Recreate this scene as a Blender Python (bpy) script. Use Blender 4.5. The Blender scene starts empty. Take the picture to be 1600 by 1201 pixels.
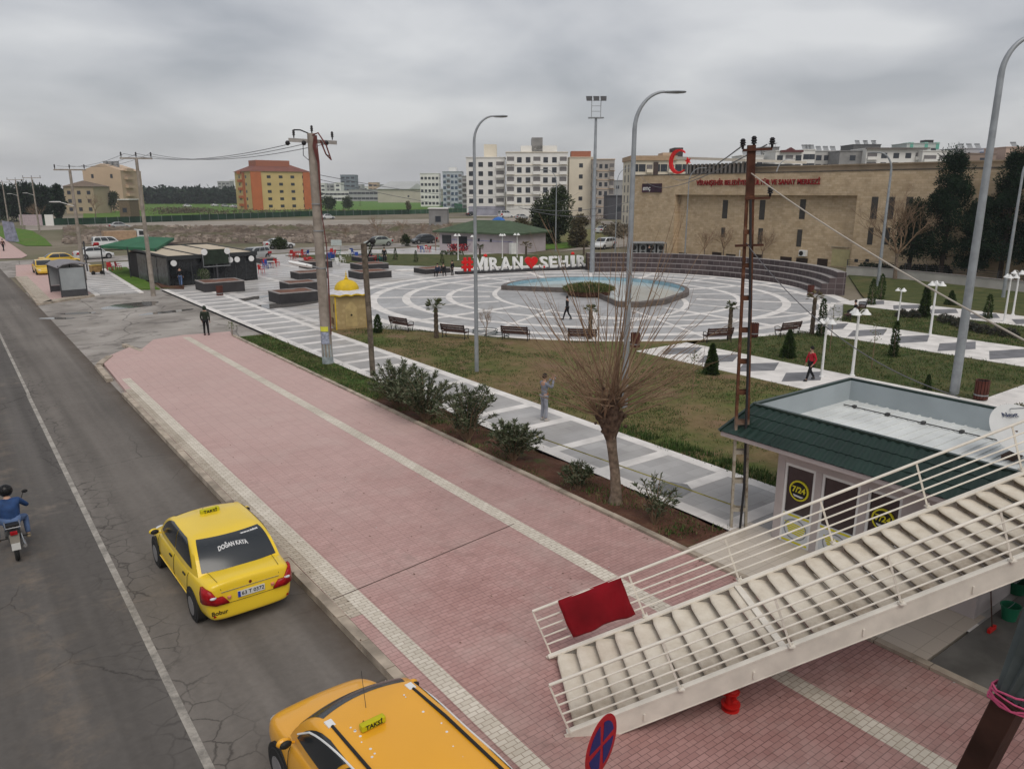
import bpy, bmesh, math, random
from mathutils import Vector, Matrix, Euler
R = math.radians
S = bpy.context.scene
# ---------------------------------------------------------------- camera, sky, sun, exposure
CAMH, PITCH, YAW, FPX = 8.2, R(14.25), R(36.58), 1190.0
cam_d = bpy.data.cameras.new('camera'); cam = bpy.data.objects.new('camera', cam_d)
S.collection.objects.link(cam); S.camera = cam
cam.location = (0, 0, CAMH); cam.rotation_euler = (math.pi/2-PITCH, 0, -YAW)
cam_d.sensor_width = 36; cam_d.lens = 36*FPX/1600.0
cam_d.clip_start = 0.05; cam_d.clip_end = 9000
W = bpy.data.worlds.new('World'); S.world = W; W.use_nodes = True
SUN_EL, SUN_ROT = R(52), R(200)
def build_world():
    nt = W.node_tree; N = nt.nodes; L = nt.links; N.clear()
    out = N.new('ShaderNodeOutputWorld'); bg = N.new('ShaderNodeBackground'); bg2 = N.new('ShaderNodeBackground')
    sky = N.new('ShaderNodeTexSky'); sky.sky_type = 'NISHITA'; sky.sun_disc = False
    sky.sun_elevation = SUN_EL; sky.sun_rotation = SUN_ROT; sky.air_density = 1.2; sky.dust_density = 2
    L.new(sky.outputs[0], bg.inputs[0]); bg.inputs[1].default_value = 0.012
    tc = N.new('ShaderNodeTexCoord'); sp = N.new('ShaderNodeSeparateXYZ'); L.new(tc.outputs['Generated'], sp.inputs[0])
    def M(op, a, b=None, c=None):
        n = N.new('ShaderNodeMath'); n.operation = op
        for i, v in enumerate((a, b, c)):
            if v is None: continue
            if isinstance(v, (int, float)): n.inputs[i].default_value = v
            else: L.new(v, n.inputs[i])
        return n.outputs[0]
    z = M('MAXIMUM', sp.outputs[2], 0.0); zz = M('ADD', z, 0.24)
    cx = M('DIVIDE', sp.outputs[0], zz); cy = M('DIVIDE', sp.outputs[1], zz)
    cb = N.new('ShaderNodeCombineXYZ'); L.new(cx, cb.inputs[0]); L.new(cy, cb.inputs[1])
    n1 = N.new('ShaderNodeTexNoise'); n1.inputs['Scale'].default_value = 1.15; n1.inputs['Detail'].default_value = 7
    n1.inputs['Roughness'].default_value = 0.47; n1.inputs['Distortion'].default_value = 0.25
    L.new(cb.outputs[0], n1.inputs['Vector'])
    rp = N.new('ShaderNodeValToRGB'); L.new(n1.outputs[0], rp.inputs[0])
    e = rp.color_ramp.elements; e[0].position = 0.38; e[0].color = (0.31, 0.32, 0.345, 1); e[1].position = 0.64; e[1].color = (0.60, 0.60, 0.605, 1)
    k = rp.color_ramp.elements.new(0.5); k.color = (0.44, 0.445, 0.465, 1)
    # paler band towards the horizon
    hz = N.new('ShaderNodeMapRange'); L.new(z, hz.inputs[0]); hz.inputs[1].default_value = 0.0; hz.inputs[2].default_value = 0.16
    hz.inputs[3].default_value = 0.6; hz.inputs[4].default_value = 0.0
    mx = N.new('ShaderNodeMix'); mx.data_type = 'RGBA'; L.new(hz.outputs[0], mx.inputs[0]); L.new(rp.outputs[0], mx.inputs[6]); mx.inputs[7].default_value = (0.53, 0.53, 0.54, 1)
    L.new(mx.outputs[2], bg2.inputs[0]); bg2.inputs[1].default_value = 0.93
    ad = N.new('ShaderNodeAddShader'); L.new(bg.outputs[0], ad.inputs[0]); L.new(bg2.outputs[0], ad.inputs[1]); L.new(ad.outputs[0], out.inputs[0])
build_world()
sd = bpy.data.lights.new('sun', 'SUN'); so = bpy.data.objects.new('sun', sd); S.collection.objects.link(so)
sd.energy = 1.35; sd.angle = R(42); sd.color = (1, 0.94, 0.86)
so.rotation_euler = (R(90)-SUN_EL, 0, math.pi-SUN_ROT)
S.view_settings.view_transform = 'Standard'; S.view_settings.look = 'None'; S.view_settings.gamma = 1
S.view_settings.exposure = 0.24
S.render.engine = 'CYCLES'; S.cycles.max_bounces = 5; S.cycles.transparent_max_bounces = 8
# ---------------------------------------------------------------- where things stand
# world axes: X across the road to the right, Y along the road away from us, Z up (metres)
cY, sY, cP, sP = math.cos(YAW), math.sin(YAW), math.cos(PITCH), math.sin(PITCH)
def ray(px, py):
    a = (px-800)/FPX; b = (py-600)/FPX
    x, y, z = a, cP-b*sP, -sP-b*cP
    return Vector((cY*x+sY*y, -sY*x+cY*y, z))
def at(px, py, z=0.0):
    d = ray(px, py); t = (z-CAMH)/d.z; return (d.x*t, d.y*t)
def atX(px, py, X):
    d = ray(px, py); t = X/d.x; return (d.y*t, CAMH+d.z*t)      # (Y, z)
def atD(px, py, D):
    d = ray(px, py); t = D/(sY*d.x+cY*d.y); return Vector((d.x*t, d.y*t, CAMH+d.z*t))
def HT(px, py, pt):
    x, y = at(px, py); D = sY*x+cY*y; return atD(px, pt, D).z
def DP(px, py):
    x, y = at(px, py); return sY*x+cY*y
# ---------------------------------------------------------------- materials
MATS = {}
def mat(name, col, rough=0.7, var=0.15, scale=3.0, bump=0.0, metal=0.0, col2=None, detail=5, bscale=None, spec=None, emit=None, coords='Object'):
    if name in MATS: return MATS[name]
    m = bpy.data.materials.new(name); m.use_nodes = True; nt = m.node_tree; N = nt.nodes; L = nt.links
    b = N['Principled BSDF']; b.inputs['Roughness'].default_value = rough; b.inputs['Metallic'].default_value = metal
    b.inputs['Specular IOR Level'].default_value = .22 if spec is None else spec
    tc = N.new('ShaderNodeTexCoord')
    if var > 0 or col2:
        n = N.new('ShaderNodeTexNoise'); n.inputs['Scale'].default_value = scale; n.inputs['Detail'].default_value = detail
        L.new(tc.outputs[coords], n.inputs['Vector'])
        r = N.new('ShaderNodeValToRGB'); L.new(n.outputs[0], r.inputs[0])
        c2 = col2 if col2 else tuple(min(1, c*(1+var)) for c in col)
        c1 = col if col2 else tuple(c*(1-var) for c in col)
        r.color_ramp.elements[0].position = 0.35; r.color_ramp.elements[0].color = (*c1, 1)
        r.color_ramp.elements[1].position = 0.65; r.color_ramp.elements[1].color = (*c2, 1)
        L.new(r.outputs[0], b.inputs['Base Color'])
    else: b.inputs['Base Color'].default_value = (*col, 1)
    if bump > 0:
        n2 = N.new('ShaderNodeTexNoise'); n2.inputs['Scale'].default_value = bscale or scale*4; n2.inputs['Detail'].default_value = 6
        L.new(tc.outputs[coords], n2.inputs['Vector'])
        bm = N.new('ShaderNodeBump'); bm.inputs['Strength'].default_value = bump; bm.inputs['Distance'].default_value = 0.02
        L.new(n2.outputs[0], bm.inputs['Height']); L.new(bm.outputs[0], b.inputs['Normal'])
    if emit: b.inputs['Emission Color'].default_value = (*emit[0], 1); b.inputs['Emission Strength'].default_value = emit[1]
    m.diffuse_color = (*col, 1); MATS[name] = m; return m
class NT:
    """small helper to write node materials"""
    def __init__(s, name, rough=0.8):
        s.m = bpy.data.materials.new(name); s.m.use_nodes = True; s.t = s.m.node_tree; s.N = s.t.nodes; s.L = s.t.links
        s.b = s.N['Principled BSDF']; s.b.inputs['Roughness'].default_value = rough; s.b.inputs['Specular IOR Level'].default_value = 0.18
        s.co = s.N.new('ShaderNodeTexCoord').outputs['Object']; MATS[name] = s.m
    def noise(s, scale, detail=4, rough=0.5, dist=0, vec=None, col=False):
        n = s.N.new('ShaderNodeTexNoise'); n.inputs['Scale'].default_value = scale; n.inputs['Detail'].default_value = detail
        n.inputs['Roughness'].default_value = rough; n.inputs['Distortion'].default_value = dist
        s.L.new(vec or s.co, n.inputs['Vector']); return n.outputs[1 if col else 0]
    def ramp(s, v, stops, const=False):
        r = s.N.new('ShaderNodeValToRGB'); s.L.new(v, r.inputs[0]); e = r.color_ramp.elements
        if const: r.color_ramp.interpolation = 'CONSTANT'
        while len(e) < len(stops): e.new(0.5)
        for i, (p, c) in enumerate(stops):
            e[i].position = p; e[i].color = (*c, 1) if isinstance(c, tuple) else (c, c, c, 1)
        return r.outputs[0]
    def mix(s, f, a, b, mode='MIX'):
        n = s.N.new('ShaderNodeMix'); n.data_type = 'RGBA'; n.blend_type = mode
        for i, v in ((0, f), (6, a), (7, b)):
            if isinstance(v, tuple): n.inputs[i].default_value = (*v, 1)
            elif isinstance(v, (int, float)): n.inputs[i].default_value = v
            else: s.L.new(v, n.inputs[i])
        return n.outputs[2]
    def math(s, op, a, b=0.0, c=0.0):
        n = s.N.new('ShaderNodeMath'); n.operation = op
        for i, v in enumerate((a, b, c)):
            if isinstance(v, (int, float)): n.inputs[i].default_value = v
            else: s.L.new(v, n.inputs[i])
        return n.outputs[0]
    def xyz(s, vec=None):
        n = s.N.new('ShaderNodeSeparateXYZ'); s.L.new(vec or s.co, n.inputs[0]); return n.outputs
    def brick(s, w, h, mort=0.01, off=0.5, c1=(.5,)*3, c2=(.6,)*3, cm=(.2,)*3, vec=None, bias=0, swap=False):
        if swap:
            x = s.xyz(vec); cb = s.N.new('ShaderNodeCombineXYZ'); s.L.new(x[swap[0]], cb.inputs[0]); s.L.new(x[swap[1]], cb.inputs[1]); vec = cb.outputs[0]
        n = s.N.new('ShaderNodeTexBrick'); s.L.new(vec or s.co, n.inputs['Vector']); n.offset = off
        n.inputs['Scale'].default_value = 1; n.inputs['Brick Width'].default_value = w; n.inputs['Row Height'].default_value = h
        n.inputs['Mortar Size'].default_value = mort; n.inputs['Mortar Smooth'].default_value = 0.2; n.inputs['Bias'].default_value = bias
        n.inputs['Color1'].default_value = (*c1, 1); n.inputs['Color2'].default_value = (*c2, 1); n.inputs['Mortar'].default_value = (*cm, 1)
        return n.outputs
    def bump(s, h, st=0.3, d=0.02):
        n = s.N.new('ShaderNodeBump'); n.inputs['Strength'].default_value = st; n.inputs['Distance'].default_value = d
        s.L.new(h, n.inputs['Height']); s.L.new(n.outputs[0], s.b.inputs['Normal'])
    def col(s, c):
        if isinstance(c, tuple): s.b.inputs['Base Color'].default_value = (*c, 1)
        else: s.L.new(c, s.b.inputs['Base Color'])
    def rough(s, c): s.L.new(c, s.b.inputs['Roughness'])
# ---------------------------------------------------------------- mesh builder
class MB:
    def __init__(s): s.v = []; s.f = []; s.mi = []; s.cur = 0
    def add(s, vs, fs):
        o = len(s.v); s.v += [tuple(v) for v in vs]; s.f += [tuple(i+o for i in f) for f in fs]; s.mi += [s.cur]*len(fs); return s
    def mat(s, i): s.cur = i; return s
    def box(s, x0, x1, y0, y1, z0, z1, rz=0, org=None):
        vs = [Vector((x, y, z)) for z in (z0, z1) for x, y in ((x0, y0), (x1, y0), (x1, y1), (x0, y1))]
        if rz:
            o = Vector(org) if org else Vector(((x0+x1)/2, (y0+y1)/2, 0)); m = Matrix.Rotation(rz, 3, 'Z'); vs = [m@(v-o)+o for v in vs]
        return s.add(vs, [(3, 2, 1, 0), (4, 5, 6, 7), (0, 1, 5, 4), (1, 2, 6, 5), (2, 3, 7, 6), (3, 0, 4, 7)])
    def bar(s, p, q, w, h, up=(0, 0, 1)):
        p, q = Vector(p), Vector(q); d = (q-p).normalized(); u = Vector(up)
        sd = d.cross(u); sd = sd.normalized() if sd.length > 1e-4 else Vector((1, 0, 0)); u = sd.cross(d).normalized()
        vs = [c+sd*a*w/2+u*b*h/2 for c in (p, q) for a, b in ((-1, -1), (1, -1), (1, 1), (-1, 1))]
        return s.add(vs, [(0, 1, 2, 3), (7, 6, 5, 4), (0, 4, 5, 1), (1, 5, 6, 2), (2, 6, 7, 3), (3, 7, 4, 0)])
    def tube(s, pts, r, n=8, caps=True):
        pts = [Vector(p) for p in pts]; k = len(pts); rr = r if isinstance(r, (list, tuple)) else [r]*k
        vs = []; prev = None
        for i, p in enumerate(pts):
            d = (pts[min(i+1, k-1)]-pts[max(i-1, 0)]).normalized()
            if prev is None: a = d.orthogonal().normalized()
            else:
                a = prev-d*prev.dot(d); a = a.normalized() if a.length > 1e-5 else d.orthogonal().normalized()
            prev = a; b = d.cross(a)
            vs += [p+(a*math.cos(t)+b*math.sin(t))*rr[i] for t in (2*math.pi*j/n for j in range(n))]
        fs = [(i*n+j, i*n+(j+1) % n, (i+1)*n+(j+1) % n, (i+1)*n+j) for i in range(k-1) for j in range(n)]
        if caps: fs += [tuple(range(n))[::-1], tuple(range((k-1)*n, k*n))]
        return s.add(vs, fs)
    def cyl(s, p, q, r0, r1=None, n=12): return s.tube([p, q], [r0, r0 if r1 is None else r1], n)
    def lathe(s, prof, c=(0, 0, 0), n=16, sx=1, sy=1):
        c = Vector(c); k = len(prof)
        vs = [c+Vector((r*math.cos(t)*sx, r*math.sin(t)*sy, z)) for r, z in prof for t in (2*math.pi*j/n for j in range(n))]
        fs = [(i*n+j, i*n+(j+1) % n, (i+1)*n+(j+1) % n, (i+1)*n+j) for i in range(k-1) for j in range(n)]
        fs += [tuple(range(n))[::-1], tuple(range((k-1)*n, k*n))]
        return s.add(vs, fs)
    def prism(s, poly, z0, z1):
        n = len(poly); vs = [(x, y, z0) for x, y in poly]+[(x, y, z1) for x, y in poly]
        return s.add(vs, [tuple(range(n))[::-1], tuple(range(n, 2*n))]+[(i, (i+1) % n, n+(i+1) % n, n+i) for i in range(n)])
    def quad(s, *p): return s.add(p, [tuple(range(len(p)))])
    def ext(s, poly3, off):
        """extrude a 3d polygon by a vector"""
        o = Vector(off); n = len(poly3); P = [Vector(p) for p in poly3]
        return s.add(P+[p+o for p in P], [tuple(range(n))[::-1], tuple(range(n, 2*n))]+[(i, (i+1) % n, n+(i+1) % n, n+i) for i in range(n)])
    def sphere(s, c, r, n=10, m=7, sx=1, sy=1, sz=1):
        return s.lathe([(max(r*math.sin(math.pi*i/m), 1e-4), -r*sz*math.cos(math.pi*i/m)) for i in range(m+1)], c, n, sx, sy)
    def mesh(s, name, mats, smooth=None, fix=True):
        me = bpy.data.meshes.new(name); me.from_pydata(s.v, [], s.f)
        for m in (mats if isinstance(mats, (list, tuple)) else [mats]): me.materials.append(m)
        if any(s.mi): me.polygons.foreach_set('material_index', s.mi)
        if fix and len(s.f) < 60000:
            bm = bmesh.new(); bm.from_mesh(me); bmesh.ops.recalc_face_normals(bm, faces=bm.faces); bm.to_mesh(me); bm.free()
        if smooth:
            me.shade_smooth(); me.set_sharp_from_angle(angle=R(smooth))
        me.update(); return me
    def build(s, name, mats, parent=None, smooth=None, bevel=0, fix=True):
        o = bpy.data.objects.new(name, s.mesh(name, mats, smooth, fix)); S.collection.objects.link(o)
        if parent: o.parent = parent
        if bevel:
            b = o.modifiers.new('bevel', 'BEVEL'); b.width = bevel; b.segments = 2; b.limit_method = 'ANGLE'; b.angle_limit = R(40)
        return o
def tag(o, label, cat, group=None, kind=None):
    o['label'] = label; o['category'] = cat
    if group: o['group'] = group
    if kind: o['kind'] = kind
    return o
def thing(name, label, cat, loc=(0, 0, 0), rz=0, group=None):
    o = bpy.data.objects.new(name, None); S.collection.objects.link(o); o.empty_display_size = 0.2
    l = tuple(loc); o.location = l if len(l) == 3 else (l[0], l[1], 0); o.rotation_euler = (0, 0, rz); return tag(o, label, cat, group)
def struct(name, mb, m, smooth=None, **k):
    o = mb.build(name, m, None, smooth, **k); o['kind'] = 'structure'; return o
def kids(o): return [c for c in bpy.data.objects if c.parent == o]
def copy_tree(o, parent=None):
    c = o.copy(); S.collection.objects.link(c)
    if parent: c.parent = parent
    for ch in KID[o.name]: copy_tree(ch, c)
    return c
KID = {}
def index(o):
    KID[o.name] = kids(o)
    for c in KID[o.name]: index(c)
def dup(o, loc, rz=0, label=None, sc=None, group=None):
    if o.name not in KID: index(o)
    c = copy_tree(o); l = tuple(loc); c.location = l if len(l) == 3 else (l[0], l[1], 0); c.rotation_euler = (0, 0, rz)
    if sc: c.scale = (sc,)*3 if isinstance(sc, (int, float)) else sc
    if label: c['label'] = label
    if group: c['group'] = group
    return c
def part(name, me, parent, loc=(0, 0, 0), rot=(0, 0, 0), sc=None):
    o = bpy.data.objects.new(name, me); S.collection.objects.link(o); o.parent = parent; o.location = loc; o.rotation_euler = rot
    if sc: o.scale = sc
    return o
def text_mesh(txt, size, ext=0.0, m=None, bold=0.0, align='CENTER', name='lettering', spacing=1.0):
    c = bpy.data.curves.new(name, 'FONT'); c.body = txt; c.size = size; c.extrude = ext; c.offset = bold; c.align_x = align; c.align_y = 'CENTER'; c.space_character = spacing
    c.resolution_u = 3
    o = bpy.data.objects.new(name, c); S.collection.objects.link(o)
    dg = bpy.context.evaluated_depsgraph_get(); me = bpy.data.meshes.new_from_object(o.evaluated_get(dg))
    bpy.data.objects.remove(o); bpy.data.curves.remove(c); me.materials.clear()
    if m: me.materials.append(m)
    return me
def ang(a, b): return math.atan2(b[1]-a[1], b[0]-a[0])
rnd = random.Random(7)
U = rnd.uniform
# ================================================================ MATERIALS OF THE GROUND
def m_asphalt():
    t = NT('asphalt', 0.85); x = t.xyz()
    big = t.noise(0.12, 4, .6); fine = t.noise(6, 6, .7)
    c = t.ramp(big, [(.3, (.130, .116, .104)), (.7, (.195, .176, .158))])
    # the outer lane is greyer and darker, the kerb lane is dustier
    lane = t.math('GREATER_THAN', x[0], 2.1)
    c = t.mix(lane, t.mix(.6, c, (.082, .077, .074)), c)
    st = t.N.new('ShaderNodeMapping'); t.L.new(t.co, st.inputs[0]); st.inputs['Scale'].default_value = (1.6, .05, 1)
    tr = t.noise(1.0, 3, .5, vec=st.outputs[0]); c = t.mix(.55, c, t.ramp(tr, [(.35, (.6,)*3), (.65, (1.15,)*3)]), 'MULTIPLY')
    c = t.mix(.4, c, t.ramp(fine, [(.3, (.7,)*3), (.7, (1.2,)*3)]), 'MULTIPLY')
    # cracks
    nv = t.noise(.7, 5, .6, col=True); nv2 = t.noise(4, 4, .7, col=True); wv = t.mix(.06, t.mix(.34, t.co, nv), nv2)
    v = t.N.new('ShaderNodeTexVoronoi'); v.feature = 'DISTANCE_TO_EDGE'; v.inputs['Scale'].default_value = .55; t.L.new(wv, v.inputs['Vector'])
    k = t.ramp(v.outputs['Distance'], [(0.0, 0.55), (.008, 1.0)])
    v2 = t.N.new('ShaderNodeTexVoronoi'); v2.feature = 'DISTANCE_TO_EDGE'; v2.inputs['Scale'].default_value = 3.2; t.L.new(wv, v2.inputs['Vector'])
    k2 = t.ramp(v2.outputs['Distance'], [(0.0, 0.4), (.045, 1.0)])
    near = t.math('SUBTRACT', 1.0, t.math('MULTIPLY', t.math('ABSOLUTE', t.math('SUBTRACT', x[0], 2.3)), 1.1))
    near = t.math('MULTIPLY', t.math('MAXIMUM', near, 0.0), t.ramp(t.noise(.5, 3), [(.36, 0.0), (.5, 1.0)]))
    patch = t.ramp(t.noise(.22, 2), [(.48, 0.0), (.56, 1.0)])
    c = t.mix(patch, c, t.mix(1.0, c, k, 'MULTIPLY')); c = t.mix(near, c, t.mix(1.0, c, k2, 'MULTIPLY'))
    ms = t.math('MULTIPLY', t.math('MAXIMUM', t.math('SUBTRACT', 1.0, t.math('MULTIPLY', t.math('ABSOLUTE', t.math('SUBTRACT', x[0], .5)), 1.1)), 0.0), t.ramp(t.noise(1.1, 6, .75), [(.48, 0.), (.70, .5)])); c = t.mix(ms, c, (.25, .195, .145))
    # dried mud
    mud = t.ramp(t.noise(.35, 5, .65), [(.60, 0.0), (.72, .6)]); c = t.mix(mud, c, (.25, .205, .165))
    gut = t.math('MULTIPLY', t.math('MAXIMUM', t.math('MULTIPLY', t.math('SUBTRACT', x[0], 4.45), 1.3), 0.0), t.ramp(t.noise(.8, 5, .7), [(.3, .4), (.6, 1.0)])); c = t.mix(gut, c, (.085, .065, .05))
    t.col(c); t.bump(fine, .35, .01); return t.m
def m_apron():
    t = NT('worn concrete apron', .8)
    c = t.ramp(t.noise(.25, 6, .6, .4), [(.3, (.20, .18, .16)), (.5, (.30, .275, .25)), (.7, (.40, .37, .34))])
    c = t.mix(t.ramp(t.noise(.6, 4, .6), [(.55, 0.), (.62, .7)]), c, (.14, .125, .115))
    v = t.N.new('ShaderNodeTexVoronoi'); v.feature = 'DISTANCE_TO_EDGE'; v.inputs['Scale'].default_value = .3; t.L.new(t.mix(.3, t.co, t.noise(.6, 4, col=True)), v.inputs['Vector'])
    c = t.mix(1., c, t.ramp(v.outputs['Distance'], [(0.0, .45), (.012, 1.)]), 'MULTIPLY')
    t.col(c); t.bump(t.noise(5, 5), .3, .01); return t.m
def m_pink():
    t = NT('pink paving blocks', .8); x = t.xyz()
    b = t.brick(.2, .1, .007, .5, (.37, .205, .188), (.45, .265, .245), (.23, .13, .12))
    c = t.mix(.75, b[0], t.ramp(t.noise(.22, 5, .6), [(.3, (.66, .62, .60)), (.5, (1.0, .98, .97)), (.72, (1.25, 1.32, 1.34))]), 'MULTIPLY')
    c = t.mix(t.ramp(t.noise(.55, 5, .65), [(.48, 0.), (.72, .5)]), c, (.47, .37, .335)); c = t.mix(t.ramp(t.noise(.9, 7, .75, .5), [(.57, 0.), (.68, .5)]), c, (.20, .125, .11))
    c = t.mix(t.ramp(t.noise(1.5, 6, .7), [(.55, 0.), (.72, .35)]), c, (.30, .17, .16))
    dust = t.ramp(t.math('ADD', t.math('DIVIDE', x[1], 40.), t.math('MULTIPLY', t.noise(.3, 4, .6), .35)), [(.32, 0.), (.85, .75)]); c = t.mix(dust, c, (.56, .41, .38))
    mo = t.brick(.4, .2, .010, 0., (1,)*3, (.93,)*3, (.76,)*3); c = t.mix(.7, c, mo[0], 'MULTIPLY')
    t.col(c); t.bump(b[1], -.4, .006); return t.m
def m_blocks(name, a, b2, w=.2, h=.1, cm=(.25, .22, .18), sc=.5, vs=.6):
    t = NT(name, .8); b = t.brick(w, h, .008, .5, a, b2, cm)
    c = t.mix(vs, b[0], t.ramp(t.noise(sc, 5, .65), [(.3, (.68, .66, .63)), (.7, (1.12,)*3)]), 'MULTIPLY'); t.col(c); return t.m
def m_slabs():
    t = NT('grey stone slabs', .55)
    b = t.brick(.9, .45, .008, .5, (.36, .35, .345), (.43, .42, .41), (.30, .29, .28))
    c = t.mix(.8, b[0], t.ramp(t.noise(.45, 5, .6), [(.3, (.75, .73, .71)), (.7, (1.15,)*3)]), 'MULTIPLY')
    t.col(c); t.rough(t.ramp(t.noise(.4, 3), [(.4, .35), (.7, .8)])); return t.m
def m_plaza():
    t = NT('striped plaza paving', .5); x = t.xyz()
    b = t.brick(.9, .45, .01, .5, (.37, .36, .355), (.45, .44, .43), (.31, .30, .29))
    c = t.mix(.8, b[0], t.ramp(t.noise(.18, 5, .6), [(.3, (.70, .68, .66)), (.7, (1.2,)*3)]), 'MULTIPLY')
    s1 = t.math('LESS_THAN', t.math('FRACT', t.math('DIVIDE', x[1], 1.75)), .24)
    s2 = t.math('LESS_THAN', t.math('FRACT', t.math('DIVIDE', x[0], 6.2)), .09)
    s = t.math('MAXIMUM', s1, s2)
    c = t.mix(t.math('MULTIPLY', s, .9), c, t.ramp(t.noise(.5, 4), [(.3, (.50, .47, .445)), (.7, (.68, .655, .63))]))
    c = t.mix(t.ramp(t.noise(.12, 5, .65), [(.55, 0.), (.62, .45)]), c, (.30, .26, .225))
    t.col(c); t.rough(t.ramp(t.noise(.15, 4), [(.4, .25), (.65, .75)])); return t.m
def m_disc():
    t = NT('grey granite disc paving', .6)
    b = t.brick(.6, .3, .008, .5, (.33, .328, .33), (.41, .408, .41), (.28, .28, .28))
    c = t.mix(.8, b[0], t.ramp(t.noise(.25, 6, .65), [(.3, (.72, .71, .70)), (.7, (1.2,)*3)]), 'MULTIPLY')
    t.col(c); t.rough(t.ramp(t.noise(.3, 3), [(.4, .4), (.7, .8)])); return t.m
def m_lawn():
    t = NT('patchy winter lawn', .95)
    g = t.ramp(t.noise(2.5, 6, .7), [(.3, (.050, .078, .018)), (.7, (.115, .135, .035))])
    d = t.ramp(t.noise(3, 5, .7), [(.3, (.13, .095, .042)), (.7, (.215, .155, .08))])
    f = t.ramp(t.noise(.22, 6, .68, .3), [(.36, 0.), (.56, 1.)])
    c = t.mix(f, g, d); c = t.mix(t.ramp(t.noise(.5, 4, .6), [(.55, 0.), (.66, .7)]), c, (.21, .13, .085))
    t.col(c); t.bump(t.noise(14, 5), .8, .05); return t.m
def m_green(name='green grass ground', a=(.035, .075, .015), b=(.085, .14, .03)):
    t = NT(name, .95); c = t.ramp(t.noise(.8, 6, .7), [(.3, a), (.7, b)]); c = t.mix(t.ramp(t.noise(.2, 4), [(.55, 0.), (.7, .5)]), c, (.16, .12, .06))
    t.col(c); t.bump(t.noise(12, 4), .8, .05); return t.m
def m_soil():
    t = NT('red brown soil', .95); c = t.ramp(t.noise(1.3, 6, .7), [(.3, (.055, .024, .016)), (.55, (.115, .055, .036)), (.75, (.17, .10, .065))])
    c = t.mix(t.ramp(t.noise(.7, 5, .7), [(.57, 0.), (.66, .8)]), c, (.07, .09, .03)); t.col(c); t.bump(t.noise(9, 6), 1., .08); return t.m
def m_terrain():
    t = NT('far rough ground', .95)
    c = t.ramp(t.noise(.02, 6, .65), [(.35, (.10, .11, .05)), (.5, (.17, .15, .10)), (.65, (.24, .205, .16))])
    c = t.mix(t.ramp(t.noise(.15, 6, .7), [(.5, 0.), (.7, .6)]), c, (.11, .085, .06)); t.col(c); return t.m
def m_rubble():
    t = NT('brown stony bank', .95)
    c = t.ramp(t.noise(.5, 8, .75), [(.32, (.055, .04, .03)), (.5, (.15, .115, .09)), (.68, (.27, .22, .18))])
    c = t.mix(t.ramp(t.noise(.07, 4), [(.5, 0.), (.62, .5)]), c, (.085, .10, .035)); t.col(c); t.bump(t.noise(1, 6, .7), 1., .4); return t.m
A_ = m_asphalt(); APR = m_apron(); PINK = m_pink(); SLAB = m_slabs(); PLZ = m_plaza(); DISC = m_disc(); LAWN = m_lawn(); GRN = m_green(); SOIL = m_soil(); TERR = m_terrain(); RUB = m_rubble()
BEIGE = m_blocks('beige paving blocks', (.42, .36, .29), (.53, .47, .39)); CREAM = m_blocks('cream paving stripe', (.58, .53, .45), (.68, .63, .55), cm=(.38, .32, .26))
KERB = mat('kerb concrete', (.36, .305, .245), .9, .3, 2.0, .4); WSTONE = mat('white stone edging', (.68, .65, .62), .6, .14, 1.2, .1)
GREEN2 = m_green('bright field grass', (.05, .12, .012), (.12, .20, .03)); ROADF = mat('pale dirt road', (.30, .265, .225), .95, .2, .1)
LINE = NT('worn road paint', .7); LINE.col(LINE.mix(LINE.ramp(LINE.noise(2.2, 6, .75), [(.40, 0.), (.62, .8)]), (.40, .37, .33), (.15, .14, .125)))
LINE = LINE.m
# ================================================================ GROUND
def sheet(name, polys, z, m, thick=0):
    b = MB()
    for p in polys:
        if thick: b.prism(p, z-thick, z)
        else: b.quad(*[(x, y, z) for x, y in p])
    return struct(name, b, m)
b = MB(); b.quad((-4000, -200, -.03), (6000, -200, -.03), (6000, 7000, -.03), (-4000, 7000, -.03)); struct('ground', b, TERR)
sheet('road', [[(-9, -60), (5.2, -60), (5.2, 60), (5.0, 130), (5, 420), (-8, 420)]], 0.0, A_)
SW = 0.15   # pavement height
# side street crossing beyond the plaza
sheet('side_street', [[(5.0, 103), (150, 103), (150, 111), (5.0, 111)], [(5.0, 89), (10.5, 89), (12.6, 103), (5.0, 103)]], 0.004, APR)
# apron between the pavements
sheet('apron', [[(5.2, 30), (14.6, 30), (14.6, 75), (5.2, 75)]], 0.006, APR)
# puddles on the apron
WATER = mat('puddle water', (.13, .12, .11), .04, 0, spec=.8)
def blob(px, py, a, bb, z=.011, n=18, seed=1, rot=0):
    r = random.Random(seed); x, y = at(px, py); out = []
    for i in range(n):
        t = 2*math.pi*i/n; k = 1+.28*math.sin(2*t+seed)+r.uniform(-.12, .12)
        u, v = a*k*math.cos(t), bb*k*math.sin(t); out.append((x+u*math.cos(rot)-v*math.sin(rot), y+u*math.sin(rot)+v*math.cos(rot)))
    return out
sheet('puddle', [blob(88, 497, .9, .45, seed=2, rot=-.6)], .012, WATER)
sheet('puddle', [blob(205, 477, 2.6, 1.1, seed=5, rot=.2)], .0125, WATER)
sheet('puddle', [blob(262, 487, 1.7, .6, seed=9, rot=.3)], .013, WATER)
sheet('puddle', [blob(122, 489, 1.1, .5, seed=4)], .0135, WATER)
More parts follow.
